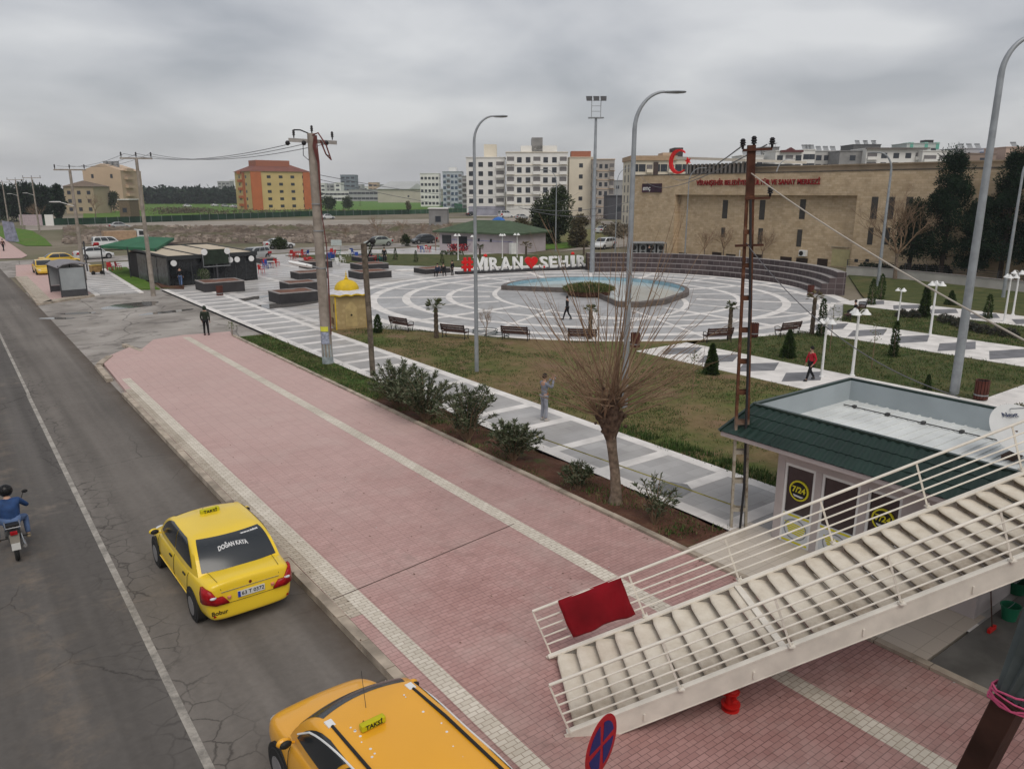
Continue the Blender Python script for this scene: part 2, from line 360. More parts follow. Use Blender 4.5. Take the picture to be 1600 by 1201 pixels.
# pink pavement
edge = [(5.35, -40), (5.35, 33.6), (5.55, 40.6), at(165, 562), at(205, 545), at(222, 549), at(240, 534), at(285, 527), at(360, 521), (12.72, 44), (12.72, -40)]
sheet('pavement', [edge], SW, PINK, .2)
sheet('paving_band', [[(5.62, -40), (5.96, -40), (5.96, 36.5), (5.62, 36.5)]], SW+.004, CREAM)
sheet('paving_band', [[(10.34, -40), (10.72, -40), (10.72, 45.2), (10.34, 45.4)]], SW+.004, CREAM)
sheet('paving_band', [[(5.355, 12.5), (5.62, 12.5), (5.62, 34.4), (5.355, 34.4)]], SW+.004, BEIGE)
# drain crack across the pavement
b = MB(); ca, cb_ = at(520, 936, SW), at(803, 818, SW); b.bar((ca[0], ca[1], SW+.003), (cb_[0], cb_[1], SW+.003), .022, .012)
struct('paving_joint', b, mat('dark joint', (.10, .07, .06), .9, .2))
b = MB(); b.quad((2.0, -40, .005), (2.13, -40, .005), (2.13, 36.5, .005), (2.0, 36.5, .005)); b.quad((2.03, 36.5, .005), (2.15, 36.5, .005), (2.3, 130, .005), (2.2, 130, .005)); struct('road_line', b, LINE)
# kerbs: stones a metre long
def kerb(name, p, q, w, z0, z1, m=KERB, n=None, jit=.0):
    p, q = Vector((*p, 0)), Vector((*q, 0)); L_ = (q-p).length; n = n or max(1, int(L_/1.0)); b = MB(); r = random.Random(3)
    for i in range(n):
        a = p.lerp(q, (i+.008)/n); c = p.lerp(q, (i+.992)/n); dz = r.uniform(-jit, jit); zz = (z0+z1)/2+dz
        b.bar((a.x, a.y, zz), (c.x, c.y, zz), w*(1+r.uniform(-jit, jit)), z1-z0)
    return struct(name, b, m)
kerb('kerb', (5.24, -40), (5.24, 33.9), .19, -.05, SW+.012, jit=.012)
kerb('kerb', (5.2, 36.9), (5.25, 40.3), .26, -.05, SW+.005, jit=.03)
kerb('kerb', (5.35, 40.4), (6.1, 42.2), .3, -.05, SW+.05, jit=.03)
kerb('kerb', (12.81, -40), (12.81, 44.0), .16, 0, SW+.06, jit=.006)
kerb('kerb', at(222, 552), at(194, 541), .22, 0, SW+.02, jit=.02)
# planting bed and grass strip between pavement and path
b = MB()
def patch_grid(b, x0, x1, y0, y1, n, m, zf):
    vs = [(x0+(x1-x0)*i/n, y0+(y1-y0)*j/m, zf(x0+(x1-x0)*i/n, y0+(y1-y0)*j/m)) for j in range(m+1) for i in range(n+1)]
    b.add(vs, [(j*(n+1)+i, j*(n+1)+i+1, (j+1)*(n+1)+i+1, (j+1)*(n+1)+i) for j in range(m) for i in range(n)])
patch_grid(b, 12.9, 14.53, 10.62, 27.2, 8, 90, lambda x, y: (.11 if x > 14.4 else .14)+.03*math.sin(x*3.1+y*1.3)+.03*math.sin(y*2.7)+U(-.012, .012))
struct('soil_bed', b, SOIL, smooth=50)
b = MB(); patch_grid(b, 12.9, 14.53, 27.2, 43.5, 8, 60, lambda x, y: (.12 if x > 14.4 else .15)+.02*math.sin(x*3+y)+U(-.01, .01)); struct('verge', b, GRN, smooth=50)
# long stone path
PX0, PX1 = 14.5, 17.85
sheet('path', [[(PX0, -10), (PX1, -10), (PX1, 66.5), (PX0, 69.5)]], .16, SLAB, .2)
for nm, x0, x1 in (('path_edging', PX0, PX0+.42), ('path_edging', PX1-.42, PX1)):
    b = MB()
    y = -10
    while y < 68.5: b.box(x0, x1, y+.006, min(y+.9, 68.8)-.006, .05, .166); y += .9
    struct(nm, b, WSTONE)
b = MB(); y = -5.4
while y < 66: b.box(PX0+.42, PX1-.42, y-.21, y+.21, .1, .165); y += 2.32 if y < 30 else 1.9
struct('path_band', b, WSTONE)
sheet('manhole', [[(15.35+1.05*math.cos(a)*.62, 13.25+1.05*math.sin(a)*.5) for a in (math.pi*2*i/7 for i in range(7))]], .172, mat('dark slab', (.20, .20, .20), .7, .2))
# far pavement with the shelter and striped walk
fp = [at(25, 434), at(57, 476), at(75, 475), at(200, 466), (12.9, 71.6), (9.95, 72.6), (9.6, 104), (5.9, 104)]
fp = [(5.6, 88.5), (5.3, 66.0), (9.5, 69.0), (9.5, 102.5), (6.6, 102.5)]
sheet('pavement', [fp], .12, PINK, .2)
sheet('paving_band', [[(5.32, 66.1), (6.3, 66.8), (6.5, 88.5), (5.62, 88.3)], [(5.4, 66.1), (9.5, 69.0), (9.5, 70.0), (6.3, 67.9)]], .124, BEIGE)
kerb('kerb', (5.3, 66.0), (5.6, 88.5), .25, -.02, .15, jit=.01); kerb('kerb', (5.3, 65.9), (9.5, 68.9), .25, -.02, .15, jit=.01)
sheet('walkway', [[(9.5, 68.8), (12.6, 68.2), (13.6, 92), (12.6, 102), (9.5, 102)]], .13, SLAB, .2)
b = MB(); y = 69.6
while y < 101: b.box(9.9, 12.6+(y-68)*.03, y-.18, y+.18, .05, .136); y += 1.5
struct('path_band', b, WSTONE)
b = MB(); b.bar((9.6, 68.7, .1), (9.6, 100, .1), .4, .12); b.bar((12.75, 68.2, .1), (13.75, 92, .1), .4, .12); struct('path_edging', b, WSTONE)
b = MB(); patch_grid(b, 13.95, 14.5, 70.5, 94, 3, 30, lambda x, y: .12+U(-.01, .01)); b2 = MB(); b2.prism([(13.0, 71.2), (14.6, 70.2), (14.9, 76), (16.2, 93), (14.2, 93)], 0, .11); struct('verge', b2, GREEN2)
sheet('verge', [[(14.9, 70.2), (16.4, 69.5), (18.6, 78), (15.9, 80)]], .10, SOIL, .1)
# plaza
sheet('plaza', [[(17.9, 44), (17.9, 66.5), (16.4, 69), (15.5, 80), (15.5, 101), (60, 101), (64, 78), (60, 62), (56, 40), (30, 34)]], .02, PLZ)
CC = (41.7, 45.4)
def arc(c, r, a0, a1, n): return [(c[0]+r*math.cos(R(a0+(a1-a0)*i/n)), c[1]+r*math.sin(R(a0+(a1-a0)*i/n))) for i in range(n+1)]
b = MB(); b.quad(*[(x, y, .03) for x, y in arc(CC, 19.6, 0, 355, 71)]); struct('plaza', b, DISC)
def ring(b, c, r0, r1, z, a0=0, a1=360, n=90):
    p, q = arc(c, r0, a0, a1, n), arc(c, r1, a0, a1, n)
    for i in range(n): b.quad((*p[i], z), (*q[i], z), (*q[i+1], z), (*p[i+1], z))
for i, (r, w) in enumerate(((17.45, .75), (14.85, .62), (11.5, .5))):
    b = MB(); ring(b, CC, r-w/2, r+w/2, .036); struct('paving_ring', b, WSTONE)
b = MB(); ring(b, CC, 18.9, 19.75, .036); struct('paving_ring', b, WSTONE)
b = MB(); ring(b, (46.9, 43.1), 13.2, 13.6, .040, 120, 300); ring(b, (36, 47), 12.2, 12.6, .044, -100, 60); struct('paving_ring', b, WSTONE)
for i in range(18):
    a = R(i*20+8); b = MB(); w = .5 if i % 2 else .3
    b.bar((CC[0]+8.2*math.cos(a), CC[1]+8.2*math.sin(a), .035+i*.0003), (CC[0]+18.9*math.cos(a), CC[1]+18.9*math.sin(a), .035+i*.0003), w, .016); struct('paving_band', b, WSTONE)
sheet('puddle', [blob(428, 478, 3.0, 1.3, seed=3, rot=.2, z=0)], .0345, WATER); sheet('puddle', [blob(395, 466, 2.0, .9, seed=8, rot=.5)], .0345, WATER)
# lawns (raised a little, kerbed)
def lawn(poly, m=LAWN, z=.10):
    b = MB(); b.prism(poly, -.02, z); o = struct('lawn', b, m); return o
e1 = [(x, y) for x, y in arc(CC, 19.7, 199, 249, 14)]
lawn([(17.9, 43.6)] + [(20.2, 42.2)] + e1[3:] + [(28.45, 28.4-1.5)] + [(28.3, 8), (28.3, -14), (17.9, -14)])
# straight path with dark squares, right of the first lawn
def dpath(x0, x1, y0, y1, step=2.35, w=.34, name='path'):
    b = MB(); b.prism([(x0, y0), (x1, y0), (x1, y1), (x0, y1)], -.02, .115); struct(name, b, WSTONE)
    xm = (x0+x1)/2; hw = (x1-x0)/2-w; y = y1-step*.6
    b = MB()
    while y > y0+1:
        s = step*.46; b.prism([(xm-hw, y), (xm, y+s*.8), (xm+hw, y), (xm, y-s*.8)], .05, .121); y -= step
    struct('paving_inlay', b, mat('dark slate inlay', (.17, .17, .18), .6, .2, 1.5))
dpath(28.4, 32.3, -12, 27.4)
dpath(40.6, 45.7, 3, 27.0, 2.5)
dpath(53.1, 57.4, 4, 31.0, 2.6)
dpath(32.32, 40.58, 9.2, 12.4, 4)
lawn([(32.35, 12.45), (40.55, 12.45), (40.55, 25.0), (37.0, 26.2), (34.6, 26.9), (32.35, 27.6)], m_green('lawn right', (.040, .058, .018), (.105, .108, .040)))
lawn([(45.75, 2), (53.05, 2), (53.05, 30.4), (50, 28.6), (45.75, 26.2)], MATS['lawn right'])
lawn([(32.35, -10), (40.55, -10), (40.55, 9.15), (32.35, 9.15)], MATS['lawn right'])
lawn([(57.45, 2), (73, 2), (73.5, 42), (60, 33), (57.45, 31.2)], MATS['lawn right'])
# lawn behind the letters and the far kerb band
lawn([(38, 82), (47.5, 69.5), (62, 64.5), (66, 75), (60, 84), (56.5, 84), (47, 93.5), (36, 98)], MATS['lawn right'], .08)
sheet('path', [[(38.5, 71.5), (63, 63.3), (63, 64.3), (38.5, 73)]], .1, WSTONE, .1)
# kiosk forecourt: tiled step and dark paving to its right
TILE = NT('cream floor tiles', .35); _b = TILE.brick(.6, .6, .01, 0., (.50, .44, .37), (.54, .48, .41), (.40, .35, .29)); TILE.col(_b[0]); TILE = TILE.m
sheet('forecourt_step', [[(12.95, 5.15), (15.3, 5.15), (15.3, 10.6), (12.95, 10.6)]], .17, TILE, .2)
sheet('forecourt', [[(12.9, -20), (24, -20), (24, 5.1), (12.9, 5.1)]], .17, mat('dark grey paving', (.13, .125, .115), .8, .3, 1.2, .2), .1)
# ---- far terrain
far_road = [at(0, 372), at(60, 352), at(740, 340), at(740, 345), at(600, 349), at(60, 361), at(0, 386)]
sheet('dirt_road', [[at(40, 352), at(200, 346), at(560, 343), at(960, 338), at(960, 342), at(560, 351), at(200, 355), at(40, 360)]], .02, ROADF)
def poly_at(*p): return [at(a, c) for a, c in p]
sheet('field', [poly_at((130, 346), (640, 334), (740, 331), (730, 315), (620, 307), (500, 304), (130, 312))], .02, GREEN2)
sheet('field', [poly_at((490, 329), (640, 325), (740, 322), (735, 313), (640, 306), (500, 308))], .05, m_green('vivid far field', (.06, .15, .02), (.13, .23, .05)))
sheet('field', [poly_at((40, 384), (82, 384), (70, 372), (50, 360), (0, 352), (0, 370))], .03, GREEN2)
sheet('field', [poly_at((740, 366), (900, 360), (1000, 350), (1000, 372), (960, 384), (740, 384))], .03, m_green('dry verge', (.09, .10, .03), (.20, .18, .08)))
sheet('field', [poly_at((840, 391), (915, 385), (915, 377), (850, 380))], .05, GREEN2)
sheet('dirt_road', [poly_at((870, 393), (985, 385), (985, 360), (955, 345), (935, 345), (960, 365), (948, 378))], .04, ROADF)
# stony bank, as uneven ground
b = MB(); r2 = random.Random(5)
cn = poly_at((95, 384), (800, 366), (800, 357), (95, 360))
n, m = 190, 34
P0, P1, P2, P3 = [Vector((*p, 0)) for p in (at(100, 381), at(740, 378), at(740, 353), at(100, 356))]
from mathutils import noise as mn
for j in range(m+1):
    for i in range(n+1):
        q = P0.lerp(P1, i/n).lerp(P3.lerp(P2, i/n), j/m); e = math.sin(math.pi*min(1, max(0, j/m)))
        h = (mn.noise(q*.11)*1.0+mn.noise(q*.37)*.9+mn.noise(q*1.1)*.5+.75)*e
        b.v.append((q.x, q.y, max(-.05, h)))
b.f = [(j*(n+1)+i, j*(n+1)+i+1, (j+1)*(n+1)+i+1, (j+1)*(n+1)+i) for j in range(m) for i in range(n)]; b.mi = [0]*len(b.f)
struct('stony_bank', b, RUB)
# loose stones on the bank
b = MB()
for k in range(2600):
    q = P0.lerp(P1, r2.random()).lerp(P3.lerp(P2, r2.random()), 0) ; q = P0.lerp(P1, r2.random()); q2 = P3.lerp(P2, r2.random()); q = q.lerp(P3.lerp(P2, (q-P0).length/(P1-P0).length), r2.random())
    s = r2.uniform(.12, .55); vs = [(q.x+s*r2.uniform(.6, 1)*x, q.y+s*r2.uniform(.6, 1)*y, .35+s*.8*z*r2.uniform(.5, 1)) for x, y, z in ((-1, -1, -1), (1, -1, -1), (1, 1, -1), (-1, 1, -1), (-.7, -.6, 1), (.6, -.7, 1), (.7, .6, 1), (-.6, .7, 1))]
    b.add(vs, [(3, 2, 1, 0), (4, 5, 6, 7), (0, 1, 5, 4), (1, 2, 6, 5), (2, 3, 7, 6), (3, 0, 4, 7)])
o = b.build('loose_stones', mat('loose stone', (.13, .10, .08), .95, 0, .3, 0, col2=(.36, .30, .25)), fix=False); tag(o, 'brown stones strewn over the rough bank beyond the plaza', 'stones', kind='stuff')
sheet('pavement', [poly_at((-10, 362), (43, 399), (34, 403), (-60, 406), (-60, 362))], .035, PINK)
rl_ = random.Random(12); b = MB()
for k in range(620):
    x, y = (rl_.uniform(5.4, 12.6), rl_.uniform(4, 44)) if k < 300 else (rl_.choice((12.62, 12.62, 5.1))+rl_.gauss(0, .08), rl_.uniform(4, 44)); z = SW+.008 if x > 5.34 else .165; s_ = rl_.uniform(.012, .035); a = rl_.uniform(0, 6.28); c_, d_ = math.cos(a)*s_, math.sin(a)*s_; b.cur = 0 if rl_.random() < .8 else 1; b.add([(x-c_, y-d_, z), (x+d_*.5, y-c_*.5, z+.004), (x+c_, y+d_, z+.006), (x-d_*.5, y+c_*.5, z+.003)], [(0, 1, 2, 3)])
tag(b.build('fallen_leaves', [mat('dead leaf', (.10, .055, .03), .9, .3), mat('pale litter', (.5, .5, .48), .8, .1)], fix=False), 'dead leaves and bits of litter lying on the pink pavement', 'leaves', kind='stuff')
# ---- grass tufts on the lawns and verge
def tufts(name, label, areas, n, hmin, hmax, cols, seed, zb=.1, reject=None, spread=.12, blades=7):
    r = random.Random(seed); b = MB()
    for k in range(n):
        p = areas[r.randrange(len(areas))]; x, y = r.uniform(p[0], p[1]), r.uniform(p[2], p[3])
        if reject and reject(x, y, r): continue
        b.cur = 0 if r.random() < .6 else 1
        for q in range(blades):
            a = r.uniform(0, 6.28); ox, oy = x+r.gauss(0, spread), y+r.gauss(0, spread); h = r.uniform(hmin, hmax); l = h*r.uniform(.2, .7); w = r.uniform(.008, .02)
            b.add([(ox-w*math.sin(a), oy+w*math.cos(a), zb), (ox+w*math.sin(a), oy-w*math.cos(a), zb), (ox+l*math.cos(a), oy+l*math.sin(a), zb+h)], [(0, 1, 2)])
    o = b.build(name, cols, fix=False); return tag(o, label, 'grass', kind='stuff')
G1 = mat('grass blade green', (.045, .085, .018), .8, .3, 2); G2 = mat('grass blade dry', (.15, .135, .06), .85, .3, 2)
def rej(x, y, r):
    d = math.hypot(x-CC[0], y-CC[1])
    if d < 20: return True
    return mn.noise(Vector((x*.33, y*.33, 3))) < -.08 and r.random() < .85
tufts('lawn_grass', 'tufts of winter grass on the brown lawn behind the stone path', [(18, 28.2, 8, 30), (18, 24, 28, 42), (18, 28.2, 14, 24)], 8000, .03, .09, [G1, G2], 1, .1, rej)
tufts('verge_grass', 'green grass strip between pink pavement and stone path', [(12.95, 14.4, 26.5, 43.3)], 2600, .04, .12, [G1, G2], 2, .14)
tufts('bed_weeds', 'low weeds growing over the soil of the oleander bed', [(12.95, 14.4, 10.8, 27)], 1100, .03, .12, [G1, G2], 3, .14, lambda x, y, r: mn.noise(Vector((x*.9, y*.9, 9))) < .05)
tufts('tall_grass', 'longer green grass along the far edge of the path near the rusty mast', [(17.9, 18.7, 8.5, 20)], 600, .08, .2, [G1, G1], 4, .1, lambda x, y, r: mn.noise(Vector((x*.5, y*.5, 1))) < -.1)
tufts('park_grass', 'grass on the lawns between the paths on the right', [(32.4, 40.5, 12.5, 26), (45.8, 53, 14, 27)], 5000, .04, .12, [G1, G2], 6, .1)
# ================================================================ MATERIALS OF THINGS
WPAINT = mat('cream white paint', (.70, .655, .58), .5, .10, 2.5, .1); CONC = mat('pale concrete', (.36, .34, .31), .85, .2, 3, .3)
STEEL = mat('galvanised steel', (.30, .32, .34), .45, .12, 3, metal=.3); DARK = mat('black metal', (.02, .02, .02), .5, 0); WHITE = mat('white paint', (.72, .72, .71), .45, .06, 2)
RED = mat('red plastic', (.55, .018, .015), .4, .1); RUST = mat('rusted steel', (.12, .045, .02), .9, 0, 4, .4, col2=(.27, .12, .06)); BROWNW = mat('brown wood slats', (.060, .026, .018), .6, .3, 6)
GREYP = mat('grey paint', (.25, .26, .27), .5, .1); BARK = mat('grey brown bark', (.10, .075, .055), .95, 0, 7, .8, col2=(.24, .185, .14)); TWIG = mat('brown twig', (.23, .155, .10), .9, .25, 3)
GLASSD = mat('dark window glass', (.02, .025, .03), .12, 0, spec=.6); BLACKR = mat('black rubber', (.025, .025, .025), .8, .1)
# ================================================================ FOOTBRIDGE AND STAIRCASE
RUN, RISE, SWID, NST = .3365, .1258, 2.02, 50
o0 = (cY*.905+sY*9.92, -sY*.905+cY*9.92)
st = thing('staircase', 'cream metal staircase with concrete steps and barred railings climbing to the right', 'staircase', (*o0, SW), -YAW+math.atan(.095))
SL = RISE/RUN; sa = math.atan(SL)
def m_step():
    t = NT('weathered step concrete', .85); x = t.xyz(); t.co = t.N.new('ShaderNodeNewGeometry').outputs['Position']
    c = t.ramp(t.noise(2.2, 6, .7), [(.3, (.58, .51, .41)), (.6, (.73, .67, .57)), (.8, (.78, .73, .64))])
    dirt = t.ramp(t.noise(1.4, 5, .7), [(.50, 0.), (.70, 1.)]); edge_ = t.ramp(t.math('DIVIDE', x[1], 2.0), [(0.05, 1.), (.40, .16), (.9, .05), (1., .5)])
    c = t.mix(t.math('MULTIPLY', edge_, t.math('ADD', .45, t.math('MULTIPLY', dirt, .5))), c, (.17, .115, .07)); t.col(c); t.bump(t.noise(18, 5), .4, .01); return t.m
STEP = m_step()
def step_mesh():
    b = MB(); prof = []
    # rounded nosing, slightly tilted tread, leaning riser
    prof += [(.0, -.02), (.03, -RISE+.012)][::-1]
    for i in range(7):
        a = math.pi*(1.05-.6*i/6); prof.append((-.005+.055*math.cos(a)+.02, -.04+.045*math.sin(a)))
    prof += [(.12, .004), (.22, .0), (RUN+.02, -.006), (RUN+.02, -.05), (.08, -.055)]
    prof = [(.045, -RISE-.004), (.03, -.07), (.008, -.050), (-.022, -.044), (-.034, -.026), (-.026, -.008), (.0, .004), (.08, .012), (.18, .010), (.27, -.002), (RUN+.045, -.022), (RUN+.06, -.06), (.14, -.09), (.15, -RISE+.005)]
    n = 10; vs = []
    for j in range(n+1):
        t = j/n; y = .07+(SWID-.14)*t; s = 0
        if j in (0, n): s = .0
        vs += [(x+ (.03 if j in (n,) and x < 0.02 else 0), y, z) for x, z in prof]
    k = len(prof); fs = [(j*k+i, j*k+(i+1) % k, (j+1)*k+(i+1) % k, (j+1)*k+i) for j in range(n) for i in range(k)]+[tuple(range(k)), tuple(range(n*k, n*k+k))[::-1]]
    b.add(vs, fs); b.mi = [1 if (q < n*k and (q % k) in (0, 1, 2)) else 0 for q in range(len(fs))]; return b.mesh('step', [STEP, mat('shaded grimy riser', (.20, .165, .125), .9, 0, 3, .3, col2=(.34, .30, .25))], 55)  # riser and nosing underside: darker colour, mostly painted-in shade plus some grime
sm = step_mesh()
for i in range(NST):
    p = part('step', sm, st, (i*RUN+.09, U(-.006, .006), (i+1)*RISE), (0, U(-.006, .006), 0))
Ltot = NST*RUN
def sp(s, y, up): return (s*RUN if False else s, y, s*SL+up)
for y, sg in ((0.0, 1), (SWID, -1)):
    b = MB(); zc = .02
    b.bar(sp(-.05, y, -.10), sp(Ltot, y, -.10), .012, .36, (0, 0, 1))
    b.bar(sp(-.07, y+sg*.035, .085), sp(Ltot, y+sg*.035, .085), .10, .035)
    b.bar(sp(.35, y+sg*.03, -.28), sp(Ltot, y+sg*.03, -.28), .09, .016)
    for k in range(10): b.box(1.1+k*1.68, 1.13+k*1.68, y-.03, y-.007, (1.1+k*1.68)*SL-.2, (1.1+k*1.68)*SL-.08)
    b.build('stringer', WPAINT, st, 30, bevel=.003)
pn = Vector((-.39, 0, 1)).normalized()      # posts lean back with the flight
for y in (-.02, SWID+.02):
    b = MB(); A0 = -.02
    hts = (.20, .37, .54, .71); top = .92
    for h in hts: b.tube([Vector(sp(A0, y, .09))+pn*h, Vector(sp(Ltot, y, .09))+pn*h], .0155, 8)
    b.tube([Vector(sp(A0, y, .09))+pn*top, Vector(sp(Ltot, y, .09))+pn*top], .026, 10)
    rl = b.build('railing', WPAINT, st, 40)
    for k in range(11):
        s = A0+k*5*RUN; b = MB(); base = Vector(sp(s, y, .085)); w = .012 if k == 0 else .016
        b.bar(base-pn*.03, base+pn*top, w*.8 if k == 0 else .05, .012 if k else .012, (1, 0, 0)) if False else b.bar(base-pn*.03, base+pn*top, .012, .028 if k == 0 else .034, (0, 1, 0) if False else (1, 0, .2))
        if k: b.box(s-.05, s+.05, y-.045, y+.045, s*SL+.10, s*SL+.125); b.cyl((s-.03, y-.03, s*SL+.1), (s-.03, y-.03, s*SL+.16), .012, n=6); b.cyl((s+.03, y+.03, s*SL+.1), (s+.03, y+.03, s*SL+.16), .012, n=6)
        b.build('post', WPAINT, rl, 30)
b = MB(); b.box(9.55*RUN, 9.9*RUN, .05, SWID-.05, 9.9*RISE+.04, 9.9*RISE+.06); b.build('cover_strip', WPAINT, st)
# the bridge deck the picture was taken from, and its legs
br = thing('footbridge', 'steel footbridge crossing the road behind the viewer', 'bridge', (0, 0, 0))
b = MB(); b.box(-12, 24.5, -3.3, -.4, 6.15, 6.42); b.build('deck', CONC, br)
b = MB()
for y in (-.4, -3.3): b.box(-12, 24.5, y-.03, y+.03, 5.75, 6.6)
b.build('girder', WPAINT, br)
for x in (-10, 6.2, 20):
    b = MB(); b.cyl((x, -1.85, 0), (x, -1.85, 6.15), .28, n=20); b.box(x-.3, x+.3, -3.2, -.5, 5.5, 5.75); b.build('pier', WPAINT, br, 40)
# red cloth over the far top rail
def cloth():
    b = MB(); n, m = 14, 22; s0, s1 = .42, 1.52; vs = []
    for j in range(m+1):
        v = j/m; drop = (v-.22)*1.15           # part hangs outside, most inside
        for i in range(n+1):
            u = i/n; s = s0+(s1-s0)*u
            rail = Vector(sp(s, SWID+.02, .09))+pn*top
            dn = -pn if True else 0
            d = abs(drop); side = -1 if drop > 0 else 1
            off = .048*min(1, d/.04)+.022*(1+math.sin(u*11+d*5))*min(1, d/.2)+.008*(1+math.sin(u*23))*min(1, d/.4)
            q = rail+dn*max(0, d-.02)*(.83+.015*math.sin(u*7+1))+Vector((.012*math.sin(d*9)*min(1, d), 0, 0))+Vector((0, side*off, .034*max(0, 1-d/.05)))
            vs.append(q)
    b.add(vs, [(j*(n+1)+i, j*(n+1)+i+1, (j+1)*(n+1)+i+1, (j+1)*(n+1)+i) for j in range(m) for i in range(n)])
    o = b.build('cloth', mat('dark red cloth', (.20, .004, .010), .9, .22, 1.6, .4, bscale=160), None, 60)
    so_ = o.modifiers.new('thick', 'SOLIDIFY'); so_.thickness = .012
    o.location = st.location; o.rotation_euler = st.rotation_euler
    tag(o, 'dark red rug hung over the stair railing at the foot of the staircase', 'rug')
cloth()
# hydrant under the stairs
hx, hy = at(1141, 1106, SW)
hy_ = thing('fire_hydrant', 'red hydrant standing in the shade under the staircase', 'hydrant', (hx, hy, SW))
b = MB(); b.lathe([(.16, 0), (.16, .03), (.10, .04), (.10, .16), (.17, .17), (.17, .22), (.10, .23), (.095, .60), (.14, .61), (.14, .66), (.11, .68), (.08, .76), (.03, .80)], n=20); b.build('body', RED, hy_, 35)
hy_.scale = (.9, .9, .5)
for a in (0, 2.1, 4.2): b = MB(); b.cyl((.08*math.cos(a), .08*math.sin(a), .5), (.19*math.cos(a), .19*math.sin(a), .5), .05, n=10); b.build('outlet', RED, hy_, 35)
# ================================================================ NO STOPPING SIGN (foreground)
dpt = 7.3; c_ = ray(940, 1163); sc_ = CAMH; pS = Vector((0, 0, CAMH))+c_*dpt
sg = thing('traffic_sign', 'round red and blue no stopping sign on a post at the kerb, seen edgeways', 'sign', (pS.x, pS.y, SW))
sz = pS.z-SW; sg.rotation_euler = (0, 0, math.atan2(-sY*.81-cY*.59, cY*.81-sY*.59)+math.pi/2)
def disc(b, r, x, n=36, th=.004): b.cyl((0, x, sz), (0, x+th, sz), r, n=n)
b = MB(); disc(b, .30, 0, th=.006); pl = b.build('sign_plate', mat('sign red', (.40, .012, .018), .35, .06), sg, 30)
def sector(a0, a1, x):
    p = [(.235*math.cos(a0+(a1-a0)*i/10), x, sz+.235*math.sin(a0+(a1-a0)*i/10)) for i in range(11)]
    m_ = (a0+a1)/2; return [(.035*math.cos(m_), x, sz+.035*math.sin(m_))]+p
for s_, off in ((-1, -.0035), (1, .0065)):
    b = MB()
    for k in range(4): b.ext(sector(k*math.pi/2+.16, (k+1)*math.pi/2-.16, off), (0, .003 if s_ > 0 else .003, 0))
    b.build('blue_field', mat('sign blue', (.012, .022, .14), .35, .06), pl)
    if s_ < 0: kids_blue = True
b = MB(); b.cyl((0, .03, 0), (0, .03, sz+.2), .028, n=12); b.build('post', STEEL, sg, 40)
pl.rotation_euler = (0, 0, 0)
# leaning brown post with tied tarp
q0 = Vector((0, 0, CAMH))+ray(1533, 1185)*6.6; q1 = Vector((0, 0, CAMH))+ray(1583, 1088)*6.3; dq = (q1-q0).normalized()
lp = thing('leaning_post', 'leaning brown post with grey tarp tied on by pink string', 'post', (0, 0, 0))
base = q0-dq*((q0.z-SW)/dq.z)
b = MB(); b.bar(base, q1, .26, .20); b.build('post', mat('brown painted timber', (.050, .022, .016), .6, .3, 3, .3), lp, bevel=.01)
b = MB(); pts = []
tp = q1+dq*.12; dd = (dq+Vector((.35, -.1, .25))).normalized()
tv = []
n = 22
for j in range(9):
    c = q1.lerp(q1+dd*1.5, j/8); r_ = .115+.03*j
    a1 = dd.orthogonal().normalized(); a2 = dd.cross(a1)
    tv += [c+(a1*math.cos(2*math.pi*i/n)+a2*math.sin(2*math.pi*i/n))*r_*(1+.16*math.cos(i*math.pi)) for i in range(n)]
b.add(tv, [(j*n+i, j*n+(i+1) % n, (j+1)*n+(i+1) % n, (j+1)*n+i) for j in range(8) for i in range(n)]); b.build('tarp', mat('grey green tarp', (.085, .10, .10), .7, .25, 3), lp, 70)
b = MB()
for k in range(5):
    c = q1+dq*(-.05+.025*k); a1 = (dq+Vector((U(-.3, .3), U(-.3, .3), 0))).orthogonal().normalized(); a2 = dq.cross(a1).normalized()
    b.tube([c+(a1*math.cos(t)+a2*math.sin(t))*.165+dq*U(-.02, .02) for t in (2*math.pi*i/14 for i in range(15))], .009, 5)
b.build('string', mat('pink string', (.55, .09, .19), .8, .1), lp)
# ================================================================ KIOSK
KX, KY0, KY1 = 15.04, 5.25, 9.80; KW = 19.3; KZ = .175
ki = thing('kiosk', 'small white shop with dark green tiled roof edge and 7/24 stickers on its windows', 'kiosk', (0, 0, 0))
TILEG = NT('dark green metal tiles', .35)
TILEG.col(TILEG.ramp(TILEG.noise(1.2, 5), [(.3, (.008, .022, .017)), (.7, (.014, .036, .028))])); TILEG.b.inputs['Specular IOR Level'].default_value = .4
TILEG = TILEG.m
MAUVE = mat('off white wall panel', (.46, .41, .40), .6, .08, 1.5); PALE = mat('pale blue grey sheet', (.34, .38, .40), .5, .08, 1)
b = MB(); b.box(KX+.08, KW, KY0, KY1, 0, 2.5)
b.build('wall', MAUVE, ki)
